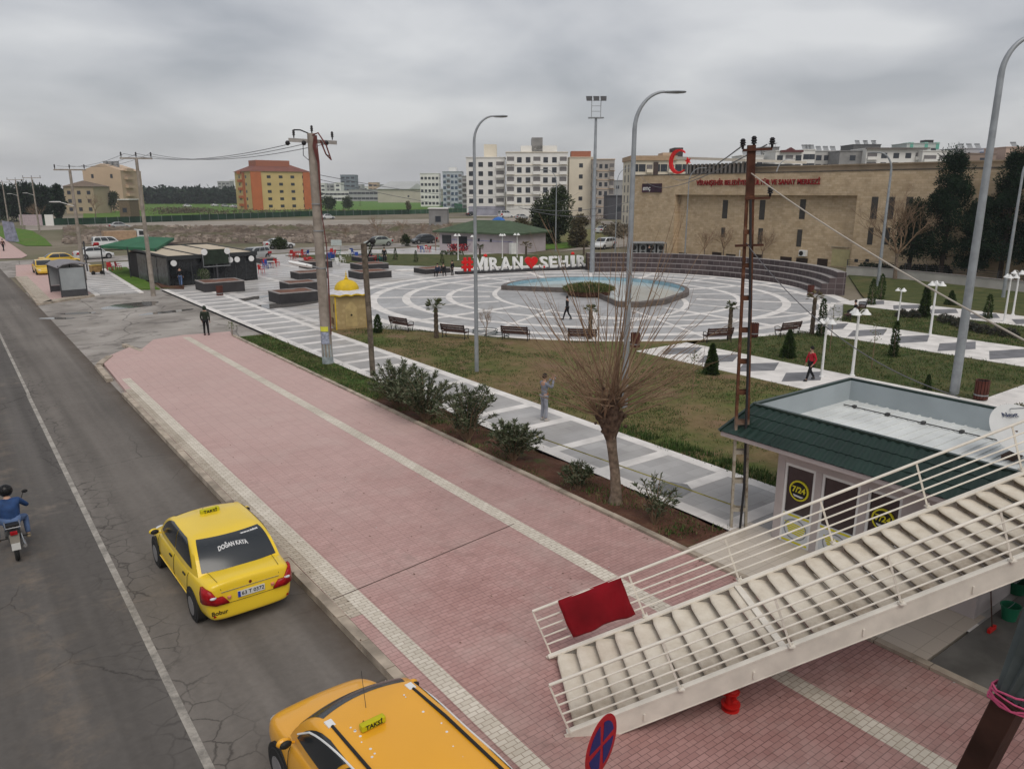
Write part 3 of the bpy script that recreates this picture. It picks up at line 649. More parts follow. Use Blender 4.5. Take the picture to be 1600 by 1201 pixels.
# front frame members: (px pairs mapped on the front wall plane)
def fy(px, py): return atX(px, py, KX)
b = MB(); z1 = 2.42
yL = [9.67, 9.42, 8.37, 8.12, 7.12, 6.85, 5.95, 5.25]
b.box(KX-.02, KX+.10, 9.60, 9.80, 0, 2.5); b.box(KX-.02, KX+.10, 5.25, 6.87, 0, 2.5); b.box(KX-.02, KX+.10, 6.87, 9.60, 2.12, 2.5)
b.box(KX-.02, KX+.10, 8.66, 8.82, 0, 2.12); b.box(KX-.02, KX+.10, 7.60, 7.77, 0, 2.12); b.build('frame', MAUVE, ki, bevel=.006)
DKB = mat('dark brown tinted glass', (.045, .032, .034), .2, .1, spec=.5)
b = MB(); b.box(KX+.03, KX+.07, 8.82, 9.60, KZ, 2.12); w1 = b.build('window', DKB, ki)
b = MB(); b.box(KX+.03, KX+.07, 7.77, 8.66, KZ, 2.12); dr = b.build('door', DKB, ki)
b = MB(); b.box(KX+.03, KX+.07, 6.87, 7.60, KZ, 2.12); w3 = b.build('window', DKB, ki)
b = MB()
for y0, y1 in ((8.82, 9.60), (7.77, 8.66), (6.87, 7.60)):
    for z0_, z1_ in ((KZ, KZ+.07), (2.05, 2.12)): b.box(KX-.0, KX+.05, y0, y1, z0_, z1_)
    for ya in (y0, y1-.06): b.box(KX-.001, KX+.051, ya, ya+.06, KZ+.07, 2.05)
b.build('sash', WHITE, ki)
YEL = mat('yellow print', (.62, .56, .03), .5, 0); BLK = mat('black print', (.015, .015, .015), .5, 0); POST = mat('white poster', (.58, .60, .62), .5, .05)
def on_front(me, y, z, x=KX-.004, par=None, rz=-90, name='lettering'): return part(name, me, par, (x, y, z), (R(90), 0, R(rz)))
def sticker(y, z, par):
    b = MB(); b.cyl((KX-.002, y, z), (KX+.028, y, z), .245, n=40); s_ = b.build('sticker', YEL, par, 30)
    b = MB(); b.cyl((KX-.006, y, z), (KX-.0025, y, z), .205, n=40); b.build('sticker_field', BLK, par, 30)
    on_front(text_mesh('7/24', .19, .001, YEL, .006), y, z+.02, KX-.008, s_)
    b = MB(); b.ext([(KX-.008, y-.14, z-.12), (KX-.008, y+.14, z-.10), (KX-.008, y+.1, z-.15), (KX-.008, y-.08, z-.16)], (.001, 0, 0)); b.build('sticker_swoosh', POST, s_)
sticker(9.21, 1.52, w1); sticker(7.23, 1.52, w3)
for par, y0, y1 in ((w1, 8.88, 9.54), (dr, 7.83, 8.60)):
    b = MB(); b.box(KX-.004, KX+.028, y0, y1, KZ+.02, .93); ps = b.build('poster', POST, par)
    b = MB(); b.box(KX-.007, KX-.0045, y0, y1, .86, .91); b.build('poster_stripe', YEL, ps); b = MB(); b.box(KX-.007, KX-.0045, y0, y1, KZ+.04, KZ+.09); b.build('poster_stripe', YEL, ps)
    yc = (y0+y1)/2; b = MB()
    for k in range(5): b.ext([(KX-.008, yc-.28+.02*k, .68-.055*k), (KX-.008, yc+.28-.03*k, .72-.055*k), (KX-.008, yc+.28-.03*k, .68-.055*k), (KX-.008, yc-.28+.02*k, .645-.055*k)], (.001, 0, 0))
    b.build('poster_graphic', YEL, ps)
    b = MB()
    for i in range(20):
        a = 2*math.pi*i/20; a2 = 2*math.pi*(i+1)/20
        b.quad((KX-.0085, yc+.3*math.cos(a), .56+.26*math.sin(a)), (KX-.0085, yc+.3*math.cos(a2), .56+.26*math.sin(a2)), (KX-.0085, yc+.27*math.cos(a2), .56+.23*math.sin(a2)), (KX-.0085, yc+.27*math.cos(a), .56+.23*math.sin(a)))
    b.build('poster_ring', GREYP, ps)
# roof: hipped tile skirt round a sunken flat roof
ex0, ex1, ey0, ey1, ez = 14.52, 20.4, 3.7, 11.15, 2.58
tx0, tx1, ty0, ty1, tz = 15.32, 19.6, 4.15, 10.78, 3.2
def skirt(b, a, c, d, e):
    """corrugated tile slope between eave a-c and ridge d-e"""
    a, c, d, e = map(Vector, (a, c, d, e)); L_ = (c-a).length; n = max(8, int(L_/.055)); rows = 3
    up = (c-a).cross(d-a).normalized()
    if up.z < 0: up = -up
    vs = []
    for j in range(rows*2+2):
        row = j//2; t = (row+(j % 2))/(rows+1)*1.0; t = min(1, row/ rows + (j % 2)*(1/rows)) if j < rows*2 else 1.0
        lift = .0 if j % 2 else .016
        for i in range(n+1):
            p = a.lerp(c, i/n).lerp(d.lerp(e, i/n), t); vs.append(p+up*(lift+.014*math.sin(i*2*math.pi/4)))
    m_ = rows*2+1
    b.add(vs, [(j*(n+1)+i, j*(n+1)+i+1, (j+1)*(n+1)+i+1, (j+1)*(n+1)+i) for j in range(m_) for i in range(n)])
E_ = [(ex0, ey0, ez), (ex0, ey1, ez), (ex1, ey1, ez), (ex1, ey0, ez)]; T_ = [(tx0, ty0, tz), (tx0, ty1, tz), (tx1, ty1, tz), (tx1, ty0, tz)]
b = MB()
for k in range(4): skirt(b, E_[k], E_[(k+1) % 4], T_[k], T_[(k+1) % 4])
for k in range(4): b.bar(T_[k], T_[(k+1) % 4], .10, .05); b.bar(E_[k], T_[k], .08, .06)
roof = b.build('roof', TILEG, ki, 40)
b = MB()
b.box(ex0+.03, ex1-.03, ey0+.03, ey1-.03, ez-.12, ez-.02); b.build('soffit', MAUVE, ki)
b = MB(); b.box(tx0+.02, tx0+.05, ty0, ty1, 2.56, tz-.03); b.box(tx1-.05, tx1-.02, ty0, ty1, 2.56, tz-.03); b.box(tx0+.05, tx1-.05, ty1-.05, ty1-.02, 2.56, tz-.03); b.box(tx0+.05, tx1-.05, ty0+.02, ty0+.05, 2.56, tz-.03); b.build('parapet_lining', PALE, ki)
b = MB(); b.box(tx0+.05, tx1-.05, ty0+.05, ty1-.05, 2.5, 2.62)
y = ty0+.15
while y < ty1-.1: b.box(tx0+.05, tx1-.05, y, y+.05, 2.62, 2.645); y += .28
b.build('flat_roof', mat('white roof sheet', (.62, .64, .63), .45, .1, 1.2), ki)
b = MB(); b.bar((tx1-.75, ty0+.2, 2.66), (tx1-.75, ty1-.3, 2.66), .03, .02)
for k in range(7): b.box(tx1-.80, tx1-.68, ty0+.6+k*.9, ty0+.68+k*.9, 2.63, 2.70)
b.box(tx0+.6, tx0+1.2, 9.9, 9.93, 2.65, 2.66); b.build('roof_batten', mat('dark bitumen', (.07, .07, .07), .8, .2), ki)
# satellite dish on the roof
dp = Vector((0, 0, CAMH))+ray(1588, 672)*((CAMH-3.25)/-ray(1588, 672).z)
ds = thing('satellite_dish', 'large white satellite dish lying tilted on the kiosk roof', 'satellite dish', (dp.x, dp.y, 2.65))
b = MB(); prof = [(.02, 0), (.2, .008), (.4, .035), (.60, .085), (.615, .10), (.60, .098), (.4, .05), (.2, .022), (.02, .014)]
b.lathe(prof, n=40, sx=1, sy=1); dish = b.build('reflector', mat('dish white', (.58, .585, .58), .5, .04), ds, 40)
tilt = Vector((-.42, -.62, .72)).normalized(); dish.location = (0, 0, .58); dish.rotation_mode = 'QUATERNION'; dish.rotation_quaternion = tilt.to_track_quat('Z', 'Y')
tm = text_mesh('Next', .17, .001, mat('dark blue print', (.03, .04, .09), .6, 0), .003); tq = part('lettering', tm, dish, (-.05, .36, .075), (R(-8), 0, R(0)))
b = MB(); b.tube([(0, .5, .09), (0, .25, .6)], .012, 6); b.cyl((0, .23, .55), (0, .27, .68), .035, n=10); b.build('feed_arm', GREYP, dish)
b = MB(); b.box(-.25, .25, -.12, .12, 0, .08); b.cyl((0, 0, .08), (0, 0, .6), .03, n=10); b.build('foot', mat('brown wood block', (.09, .055, .04), .8, .2), ds)
# buckets, broom by the kiosk
def bucket(px, py, r, h, label, m):
    x, y = at(px, py, .17); t = thing('bucket', label, 'bucket', (x, y, .17))
    b = MB(); b.lathe([(r*.72, 0), (r, h), (r*1.08, h), (r*1.08, h-.02), (r*.96, h-.02), (r*.68, .015)], n=20); b.build('body', m, t, 40)
    b = MB(); b.tube([(r*math.cos(a), 0, h+.5*r*math.sin(a)*-.3+.0) for a in (math.pi*i/10 for i in range(11))], .004, 5); b.build('handle', STEEL, t)
bucket(1576, 966, .17, .30, 'pale green bucket nearest the kiosk steps', mat('green plastic', (.02, .16, .085), .4, .1))
bucket(1588, 925, .2, .28, 'darker green tub with a rim behind the pale green bucket', mat('dark green plastic', (.012, .10, .05), .4, .1))
x, y = at(1549, 985, .17); bm_ = thing('broom', 'broom with red head leaning by the kiosk corner', 'broom', (x, y, .17))
b = MB(); b.cyl((0, 0, .08), (.1, .25, 1.3), .012, n=8); b.build('handle', BROWNW, bm_); b = MB(); b.box(-.14, .14, -.03, .03, 0, .09); b.build('brush', RED, bm_, bevel=.01)
# ================================================================ STREET LAMPS (tall grey)
def tall_lamp(px, py, ptop, arm, label, r0=.10, az=None, group='tall grey street lamps', head=.6, hx_=None, lean=0):
    x, y = at(px, py); H = HT(px, py, ptop); az = -YAW if az is None else az
    t = thing('street_lamp', label, 'street lamp', (x, y, 0), az, group)
    b = MB(); Rr = arm; n = 10; pts = [(0, 0, 0), (0, 0, H-Rr*1.25)]
    for i in range(1, n+1): a = math.pi/2*i/n; pts.append((Rr*(1-math.cos(a)), 0, H-Rr*1.25+Rr*1.25*math.sin(a)))
    rr = [r0, r0*.62]+[r0*.6-(r0*.25)*i/n for i in range(1, n+1)]
    b.tube(pts, rr, 12); b.box(-.18, .18, -.18, .18, 0, .03); b.build('pole', STEEL, t, 40)
    b = MB(); e = pts[-1][0]; b.add(*lamp_head(e, H, head)); b.build('lamp_head', STEEL, t, 40); return t
def lamp_head(e, H, l):
    prof = [(0, .05, .05), (.15, .07, .06), (.6, .16, .07), (.9, .13, .055), (1, .05, .03)]; vs = []; n = 8
    for u, w, h in prof: vs += [(e+u*l, w*math.cos(2*math.pi*i/n), H+h*math.sin(2*math.pi*i/n)*(.6 if i < 5 else 1)) for i in range(n)]
    k = len(prof); return vs, [(j*n+i, j*n+(i+1) % n, (j+1)*n+(i+1) % n, (j+1)*n+i) for j in range(k-1) for i in range(n)]+[tuple(range(n))[::-1], tuple(range((k-1)*n, k*n))]
tall_lamp(745, 583, 181, .85, 'tall grey lamp standing in the brown lawn, left of the bare pollarded tree')
tall_lamp(975, 640, 143, 1.0, 'tall grey lamp rising behind the bare pollarded tree', .13, head=.75)
tall_lamp(1490, 618, 55, 1.1, 'tallest and thickest grey lamp post behind the kiosk roof', .19, head=.8)
tall_lamp(868, 392, 265, 1.4, 'slim lamp with arm to the left beside the dark green tree', .09, math.pi-YAW, head=.9)
tall_lamp(1371, 448, 238, 1.2, 'grey lamp with arm to the left before the bare tree and stone building', .15, math.pi-YAW, head=.8)
tall_lamp(1567, 466, 238, 1.2, 'grey lamp before the pines at the right edge', .14, head=.8)
tall_lamp(1202, 405, 248, 1.4, 'pale lamp against the stone wall just right of the rusty mast', .13, head=.8)
tall_lamp(1070, 400, 262, 1.4, 'pale thin lamp against the stone wall left of the rusty mast', .09, head=.8)
tall_lamp(961, 395, 262, 1.4, 'very thin distant lamp beyond the white hatchback', .08, head=.8)
# floodlight mast
x, y = at(925, 426); H = HT(925, 426, 150); fm = thing('floodlight_mast', 'high tapered mast with floodlights on a frame beside the pool', 'floodlight mast', (x, y, 0), -YAW)
b = MB(); b.tube([(0, 0, 0), (0, 0, H-2.0)], [.26, .12], 14); b.build('pole', STEEL, fm, 40)
b = MB(); b.box(-.75, .75, -.3, .3, H-2.05, H-1.95)
for s_ in (-.45, .45): b.box(s_-.03, s_+.03, -.03, .03, H-1.95, H-.4)
for z in (H-1.4, H-.9, H-.4): b.box(-.48, .48, -.02, .02, z-.02, z+.02)
b.build('platform', GREYP, fm)
for k, s_ in enumerate((-.7, 0, .7)):
    b = MB(); b.ext([(s_-.26, -.15, H-.45), (s_+.26, -.15, H-.45), (s_+.3, .12, H), (s_-.3, .12, H)], (0, .22, .05)); b.build('floodlight', mat('dark lamp housing', (.05, .05, .055), .5, .1), fm)
# white park lamps with three bell heads
def park_lamp():
    t = thing('park_lamp', 'x', 'park lamp', (0, 0, 0), 0, 'white park lamps with bell shades')
    b = MB(); b.tube([(0, 0, 0), (0, 0, 2.55)], [.06, .045], 10); b.lathe([(.11, 0), (.11, .05), (.07, .07), (.06, .2)], n=12); b.build('pole', WHITE, t, 40)
    for k in range(3):
        a = k*2.094+.5; b = MB(); dx, dy = math.cos(a), math.sin(a)
        b.tube([(0, 0, 2.5), (dx*.12, dy*.12, 2.66), (dx*.26, dy*.26, 2.68)], .014, 6); br_ = b.build('arm', WHITE, t)
        b = MB(); b.lathe([(.19, -.02), (.16, .03), (.08, .10), (.05, .16), (.015, .19)], (dx*.26, dy*.26, 2.50), 14); b.build('lamp_shade', WHITE, t, 50)
    return t
pkl = None
for i, (px, py, pt, lab) in enumerate((
    (1283, 592, 500, 'white bell lamp right beside the person in red'), (1331, 590, 485, 'white bell lamp rising just behind the kiosk roof corner'),
    (1402, 508, 452, 'white bell lamp on the lawn left of the dark upright cypress'), (1452.6, 526, 441, 'white bell lamp on the lawn right of the dark upright cypress'),
    (1568.5, 504, 430, 'white bell lamp near the right edge, left one of the close pair'), (1582, 494, 424, 'white bell lamp near the right edge, right one of the close pair'),
    (716, 407, 366, 'white bell lamp in front of the pink walled building, the leftmost there'), (740, 404, 368, 'white bell lamp half hidden behind the grey lamp pole near the hash sign'), (785, 404, 366, 'white bell lamp at the right part of the pink walled building'), (808, 403, 365, 'white bell lamp just right of the pink walled building'))):
    H = HT(px, py, pt); p = at(px, py)
    if pkl is None: pkl = park_lamp(); pkl.location = (*p, .1); pkl.scale = (H/2.7,)*3; pkl['label'] = lab
    else: dup(pkl, (*p, .1), i*.7, lab, H/2.7)
# ================================================================ UTILITY POLES
INS = mat('dark insulator', (.018, .016, .018), .35, 0); CPOLE = mat('concrete pole', (.22, .19, .16), .9, 0, 2.5, .5, col2=(.33, .29, .25))
def insulator(b, p, h=.28):
    b.lathe([(.025, 0), (.03, h*.3), (.07, h*.35), (.045, h*.5), (.07, h*.6), (.045, h*.75), (.065, h*.82), (.03, h)], p, 10)
x, y = at(513, 572); H = HT(513, 572, 208)
up = thing('utility_pole', 'thick concrete power pole with cables and posters at its foot, nearest on the left', 'utility pole', (x, y, 0), -YAW, 'concrete power poles')
b = MB(); b.tube([(0, 0, 0), (-.14, 0, H)], [.265, .175], 20); P_ = b.build('pole', CPOLE, up, 40)
b = MB(); b.bar((-1.15, 0, H-.28), (.98, 0, H-.40), .16, .16); ca_ = b.build('crossarm', mat('weathered arm', (.33, .31, .29), .85, .2), up)
for (px_, z) in ((-.92, H-.2), (-.1, H-.02), (.8, H-.28)): b = MB(); insulator(b, (px_, 0, z), .36); b.build('insulator', INS, ca_, 40)
for px_ in (-1.18, -.45, .55): b = MB(); b.sphere((px_, -.14, H-.42), .11, 8, 6); b.build('insulator', INS, ca_, 40)
RCAB = mat('red brown cable', (.14, .045, .04), .6, .2, 4); BCAB = mat('black cable', (.03, .03, .032), .6, 0)
b = MB()
for k in range(4): b.tube([(.05+.03*k, -.18, H-.1), (-.02+.06*k, -.24, H-.55), (.14+.02*k, -.22, H-1.3), (.17, -.22, H-3.4), (.30, -.16, H-5), (.30-.01*k, -.20, H-7.5), (.27, -.17, 1.6)], .028, 6)
b.tube([(-.1, -.1, H-.1), (.25, -.3, H+.0), (.55, -.2, H-.5), (.72, -.1, H-1.15), (.5, -.1, H-.9), (.3, -.2, H-.3)], .035, 6); b.build('red_cable', RCAB, up, 60)
b = MB(); b.tube([(-.9, 0, H+.15), (-.6, -.05, H+.14), (-.25, -.05, H-.0)], .03, 6); b.tube([(-.5, -.1, H-.45), (-.52, -.1, H-.95), (-.3, -.1, H-1.15), (-.2, -.1, H-.9)], .018, 6)
b.tube([(.35, -.12, H-.35), (.5, -.12, H-.9), (.7, -.1, H-1.0)], .018, 6); b.build('jumper_cable', BCAB, up, 60)
b = MB()
for z in (H-3.1, H-4.3, H-6.0): b.lathe([(.245, z), (.245, z+.05)], (-.10*z/H, 0, 0), 16)
b.build('steel_band', GREYP, up, 40)
b = MB(); b.tube([(-.1, -.2, H-5.95), (-.6, -.5, H-5.8)], .03, 8); b.build('lamp_arm', GREYP, up)
b = MB(); vs, fs = lamp_head(0, 0, 1.15); m_ = Matrix.Translation((-.35, -.45, H-5.85))@Matrix.Rotation(R(172), 4, 'Z')@Matrix.Rotation(R(-10), 4, 'Y'); b.add([m_@(Vector(v)*Vector((1, 1.3, 1.6)).length/2.3 if False else Vector((v[0], v[1]*1.2, v[2]*1.8))) for v in vs], fs); b.build('lamp_head', WHITE, up, 40)
def wrap(z0, z1, a0, a1, m, name, r=.275):
    b = MB(); n = 10; vs = []
    for z in (z0, z1): vs += [((r-.1*z/H*1.1)*math.cos(a0+(a1-a0)*i/n)-.14*z/H, (r-.1*z/H*1.1)*math.sin(a0+(a1-a0)*i/n), z) for i in range(n+1)]
    b.add(vs, [(i, i+1, n+2+i, n+1+i) for i in range(n)]); b.build(name, m, P_)
wrap(1.75, 1.98, R(-140), R(-50), mat('yellow paper', (.62, .62, .08), .7, .05), 'poster', .282)
wrap(1.15, 1.72, R(-140), R(-45), mat('printed paper', (.30, .33, .42), .7, .3, 9), 'poster', .282)
wrap(.0, 1.12, R(-180), R(180), mat('pale blue paint', (.30, .34, .35), .8, .3, 4), 'painted_foot', .276)
# lesser concrete poles along the road
def cpole(px, py, pt, label, w=2.2, lamp=True, lean=0):
    x, y = at(px, py); H = HT(px, py, pt); t = thing('utility_pole', label, 'utility pole', (x, y, 0), -YAW*.6, 'concrete power poles')
    b = MB(); b.tube([(0, 0, 0), (-lean, 0, H)], [.19, .11], 12); b.build('pole', CPOLE, t, 40)
    b = MB(); b.bar((-w/2-lean, 0, H-.05), (w/2-lean, 0, H-.05), .12, .12); a = b.build('crossarm', CPOLE, t)
    for k in (-1, 0, 1): b = MB(); insulator(b, (k*w*.46-lean, 0, H), .42); b.build('insulator', INS, a)
    if lamp:
        b = MB(); b.tube([(0, -.1, H*.68), (-1.0, -.8, H*.72)], .03, 6); vs, fs = lamp_head(0, 0, .9); m_ = Matrix.Translation((-.9, -.7, H*.72))@Matrix.Rotation(R(200), 4, 'Z'); b.add([m_@Vector(v) for v in vs], fs); b.build('lamp', WHITE, t, 40)
    return t
cpole(240, 462, 246, 'concrete power pole standing before the dark cafe with the cream roof', 2.3, False, .1)
x, y = at(240, 462); H = HT(240, 462, 246)
cpole(133, 440, 264, 'concrete power pole behind the bus shelter', 2.6, True)
cpole(62, 362, 277, 'distant power pole by the green verge, second from the left edge', 3.4, True); cpole(36, 358, 280, 'distant power pole at the left edge, third along the row', 3.4, True); cpole(14, 352, 284, 'most distant power pole at the far left edge', 3.4, False)
# short dark wooden post
x, y = at(583, 592); H = HT(583, 592, 380); t = thing('old_post', 'short dark wooden post with a broken lamp bracket right of the yellow kiosk', 'post', (x, y, 0), -YAW)
b = MB(); b.tube([(0, 0, 0), (-.05, 0, H*.5), (-.14, 0, H)], [.12, .12, .13], 10); b.build('post', mat('dark weathered wood', (.075, .06, .045), .9, 0, 5, .5, col2=(.17, .14, .11)), t, 40)
b = MB(); b.tube([(-.14, 0, H-.1), (.15, 0, H+.12), (.28, 0, H+.05)], .05, 6); b.sphere((.25, 0, H+.1), .14, 8, 5); b.tube([(.0, 0, H-.6), (.2, 0, H-.2), (.3, 0, H+.05)], .03, 6); b.build('bracket', DARK, t)
# rusty lattice mast
x, y = at(1153, 832); H = HT(1153, 832, 222); lm = thing('lattice_mast', 'rusty two legged steel power mast standing beside the kiosk', 'power mast', (x, y, .1), -YAW-.1)
m_mast = NT('rusty painted mast', .85); zz = m_mast.xyz()[2]
rustc = m_mast.ramp(m_mast.noise(5, 6, .7), [(.3, (.055, .025, .015)), (.6, (.14, .058, .032)), (.8, (.27, .18, .135))])
palec = m_mast.ramp(m_mast.noise(4, 6, .7), [(.3, (.17, .10, .06)), (.5, (.40, .36, .29)), (.8, (.47, .44, .38))])
f_ = m_mast.ramp(m_mast.math('ADD', m_mast.math('DIVIDE', zz, 5.0), m_mast.math('MULTIPLY', m_mast.noise(1.5, 4), .25)), [(.60, 0.), (.72, 1.)])
m_mast.col(m_mast.mix(f_, palec, rustc)); MAST = m_mast.m
for s_ in (-1, 1):
    b = MB(); wb, wt = .20, .07
    b.bar((s_*wb, 0, 0), (s_*wt, 0, H-.2), .012, .11, (0, 1, 0)); b.bar((s_*wb-s_*.025, -.05, 0), (s_*wt-s_*.025, -.05, H-.2), .055, .012, (0, 1, 0)); b.bar((s_*wb-s_*.025, .05, 0), (s_*wt-s_*.025, .05, H-.2), .055, .012, (0, 1, 0)); b.build('leg', MAST, lm)
k = 0; z = .5
while z < H-.6:
    w = .2-(.125)*z/H; b = MB(); b.box(-w, w, -.072, -.060, z, z+.10); b.box(-w, w, .060, .072, z, z+.10); b.build('batten', MAST, lm); z += .74
b = MB(); b.box(-.085, .085, -.06, .06, H-1.3, H-.15); b.build('top_plate', mat('dark rust', (.07, .028, .018), .9, .3, 5), lm)
for z, x0, x1 in ((H-.25, -.20, .42), (H-1.28, -.12, .42), (H-2.3, -.30, .32)):
    b = MB(); b.bar((x0, -.08, z), (x1, -.08, z), .06, .05); a = b.build('crossarm', mat('dark rust', (.07, .028, .018)), lm)
    for s_ in ((x0, x1) if z > H-1 else (x1,)) if z > H-2 else (): b = MB(); insulator(b, (s_, -.08, z+.02), .22); b.build('insulator', INS, a, 40)
b = MB(); insulator(b, (.05, 0, H-.2), .24); b.build('insulator', INS, lm, 40)
b = MB(); b.tube([(.0, -.1, H-1.3), (.06, -.12, H-3.5), (.08, -.13, 1.2), (.02, -.12, .1)], .03, 7); b.build('cable_run', BCAB, lm, 60)
lm.rotation_euler = (0, -.040, -YAW-.1); lm.rotation_mode = 'XYZ'; mastP = Vector((x-.34*cY, y+.34*sY, 0))
# overhead wires
WIRE = mat('wire grey', (.13, .13, .14), .6, 0); WIREW = mat('pale wire', (.42, .38, .33), .6, 0)
def wire(p, q, sag, label, r=.012, m=WIRE, n=20, cat='cable'):
    p, q = Vector(p), Vector(q); b = MB(); b.tube([p.lerp(q, i/n)-Vector((0, 0, sag*4*(i/n)*(1-i/n))) for i in range(n+1)], r, 5); return tag(b.build('overhead_cable', m), label, cat, 'overhead wires')
mp = Vector((*at(513, 572), 0)); mh = HT(513, 572, 208); ax = Vector((math.cos(-YAW), math.sin(-YAW), 0))
p2 = Vector((*at(240, 462), 0)); h2 = HT(240, 462, 246)
for k, (o1, o2) in enumerate(((-1.1, -1), (-.45, 0), (.5, 1))):
    wire(mp+ax*o1+Vector((0, 0, mh-.45)), p2+ax*o2+Vector((0, 0, h2+.3)), .55, ('uppermost', 'middle', 'lowest')[k]+' of the three wires between the thick power pole and the pole by the cafe', .016)
p3 = Vector((*at(133, 440), 0)); h3 = HT(133, 440, 264)
for k in (-1, 0, 1): wire(p2+ax*k+Vector((0, 0, h2+.3)), p3+ax*k*1.1+Vector((0, 0, h3+.3)), .4, ('left', 'middle', 'right')[k+1]+' wire between the cafe pole and the pole behind the bus shelter', .014)
wire(mp+ax*.15+Vector((0, 0, mh-1.8)), Vector((*at(870, 392), 8.8)), 1.2, 'upper thin line from the thick power pole to the slim lamp by the dark tree', .014); wire(mp+ax*.15+Vector((0, 0, mh-2.0)), atD(905, 300, 130), 2.0, 'lower thin line from the thick power pole running away over the field', .014)
q = mastP+Vector((0, 0, HT(1153, 832, 270)))
e_ = Vector((0, 0, CAMH))+ray(1640, 552)*9.5
wire(q, e_, .12, 'pale cable sloping from the rusty mast down to the right over the kiosk', .014, WIREW)
wire(q+Vector((0, 0, -1.5)), Vector((0, 0, CAMH))+ray(1500, 620)*12.8, .5, 'thin slack cable dropping from the rusty mast behind the kiosk roof', .010)
topm = mastP+Vector((0, 0, H-.05))
wire(topm+ax*-.2, atD(1040, 262, 85), 1.0, 'upper of the two wires from the rusty mast top to the left', .016); wire(topm+ax*.3, atD(1000, 272, 95), 1.2, 'lower of the two wires from the rusty mast top to the left', .016)
wire(atD(985, 315, 60), atD(820, 325, 62), .4, 'upper thin line crossing before the white apartment blocks', .02); wire(atD(985, 328, 60), atD(810, 323, 62), .6, 'lower thin line crossing before the white apartment blocks', .02)
# yellow tape along the path
b = MB(); pa = Vector((*at(835, 680, .5), .5)); pb = Vector((*at(1150, 790, .4), .4)); b.bar(pa, pb, .006, .035); tag(b.build('barrier_tape', mat('faded tape', (.34, .30, .08), .7, .35, 3)), 'faded yellow tape stretched along the stone path past the tree', 'barrier tape')
# ================================================================ BENCHES AND BINS
def bench():
    t = thing('park_bench', 'x', 'bench', (0, 0, 0), 0, 'wooden benches round the plaza')
    b = MB()
    for k in range(4): b.box(-.78, .78, .02+k*.11, .11+k*.11, .42, .45)
    b.build('seat', BROWNW, t)
    b = MB()
    for k in range(3): z = .52+k*.125; b.ext([(-.78, .48+.03*k, z), (.78, .48+.03*k, z), (.78, .50+.03*k, z+.105), (-.78, .50+.03*k, z+.105)], (0, .03, 0))
    b.build('backrest', BROWNW, t)
    for s_ in (-.72, .72):
        b = MB(); b.tube([(s_, .04, 0), (s_, .08, .2), (s_, .02, .41), (s_, .46, .41), (s_, .40, .2), (s_, .50, 0)], .025, 6); b.tube([(s_, .46, .41), (s_, .58, .9)], .025, 6); b.tube([(s_, .02, .41), (s_, -.02, .60), (s_, .2, .66), (s_, .48, .60)], .022, 6); b.build('leg', DARK, t, 50)
    return t
bn = bench()
def toC(p): return math.atan2(CC[1]-p[1], CC[0]-p[0])
bl = [(633, 517, 'bench nearest the yellow kiosk, first on the left', 0), (715, 529, 'bench just right of the short palm in front of the plaza', 0), (808, 532, 'bench left of the bare tree twigs, beside the wire hoops', 0), (910, 536, 'bench seen through the bare twigs of the pollarded tree', 0),
      (1117, 535, 'bench right of the rubbish bin, by the palm left of the rusty mast', 0), (1224, 525, 'bench standing alone right of the rusty mast on the plaza edge', 0), (1322, 500, 'bench at the right rim of the plaza with dark clothes on it', 0), (1340, 488, 'bench furthest right behind the one with dark clothes', 0)]
for i, (px, py, lab, _) in enumerate(bl):
    p = at(px, py); rz = toC(p)-math.pi/2+math.pi*0   # faces the pool
    rz = math.atan2(CC[1]-p[1], CC[0]-p[0])+math.pi/2
    if i == 0: bn.location = (*p, .03); bn.rotation_euler = (0, 0, rz); bn['label'] = lab; bn.scale = (1.02,)*3
    else: dup(bn, (*p, .03), rz, lab)
def bin_(px, py, lab, first=[None]):
    p = at(px, py)
    if first[0] is None:
        t = first[0] = thing('litter_bin', lab, 'litter bin', (*p, .03), .3, 'brown slatted litter bins'); b = MB()
        for k in range(14): a = 2*math.pi*k/14; b.box(.24*math.cos(a)-.045, .24*math.cos(a)+.045, .24*math.sin(a)-.015, .24*math.sin(a)+.015, .06, .82, a+math.pi/2)
        b.build('slats', mat('red brown slats', (.09, .028, .02), .6, .2), t); b = MB(); b.lathe([(.21, .05), (.225, .78), (.20, .78), (.19, .08)], n=14); b.build('liner', DARK, t)
        b = MB(); b.lathe([(.262, .2), (.266, .23), (.262, .26)], n=14); b.build('hoop', GREYP, t)
        for s_ in (-.2, .2): b = MB(); b.box(s_-.02, s_+.02, -.02, .02, 0, .1); b.build('foot', DARK, t)
    else: dup(first[0], (*p, .1), U(0, 1), lab)
bin_(992, 544, 'brown litter bin between the tall lamp and the diamond path'); bin_(1177, 529, 'brown litter bin just right of the rusty mast'); bin_(1531, 628, 'brown litter bin behind the kiosk on the far white path')
bin_(1266, 463, 'brown litter bin at the end of the stone seating wall'); bin_(344, 464, 'brown litter bin on the walk beside the raised planters')
# wire hoops on the ground by the third bench
b = MB()
for dx, rr in ((0, .75), (1.35, .72)):
    c = at(758, 520) if dx == 0 else at(776, 528)
    for z in (.06, .20): b.tube([(c[0]+rr*math.cos(2*math.pi*i/24), c[1]+rr*math.sin(2*math.pi*i/24), z) for i in range(25)], .02, 6)
    for i in range(6): b.cyl((c[0]+rr*math.cos(i*1.047), c[1]+rr*math.sin(i*1.047), 0), (c[0]+rr*math.cos(i*1.047), c[1]+rr*math.sin(i*1.047), .22), .015, n=6)
    if True: o = b.build('tree_guard', mat('dark green metal', (.03, .05, .045), .5, .1)); tag(o, ('low round metal tree guard right of the short palm', 'low round metal tree guard left of the third bench')[dx > 0], 'tree guard', 'low round tree guards'); b = MB()
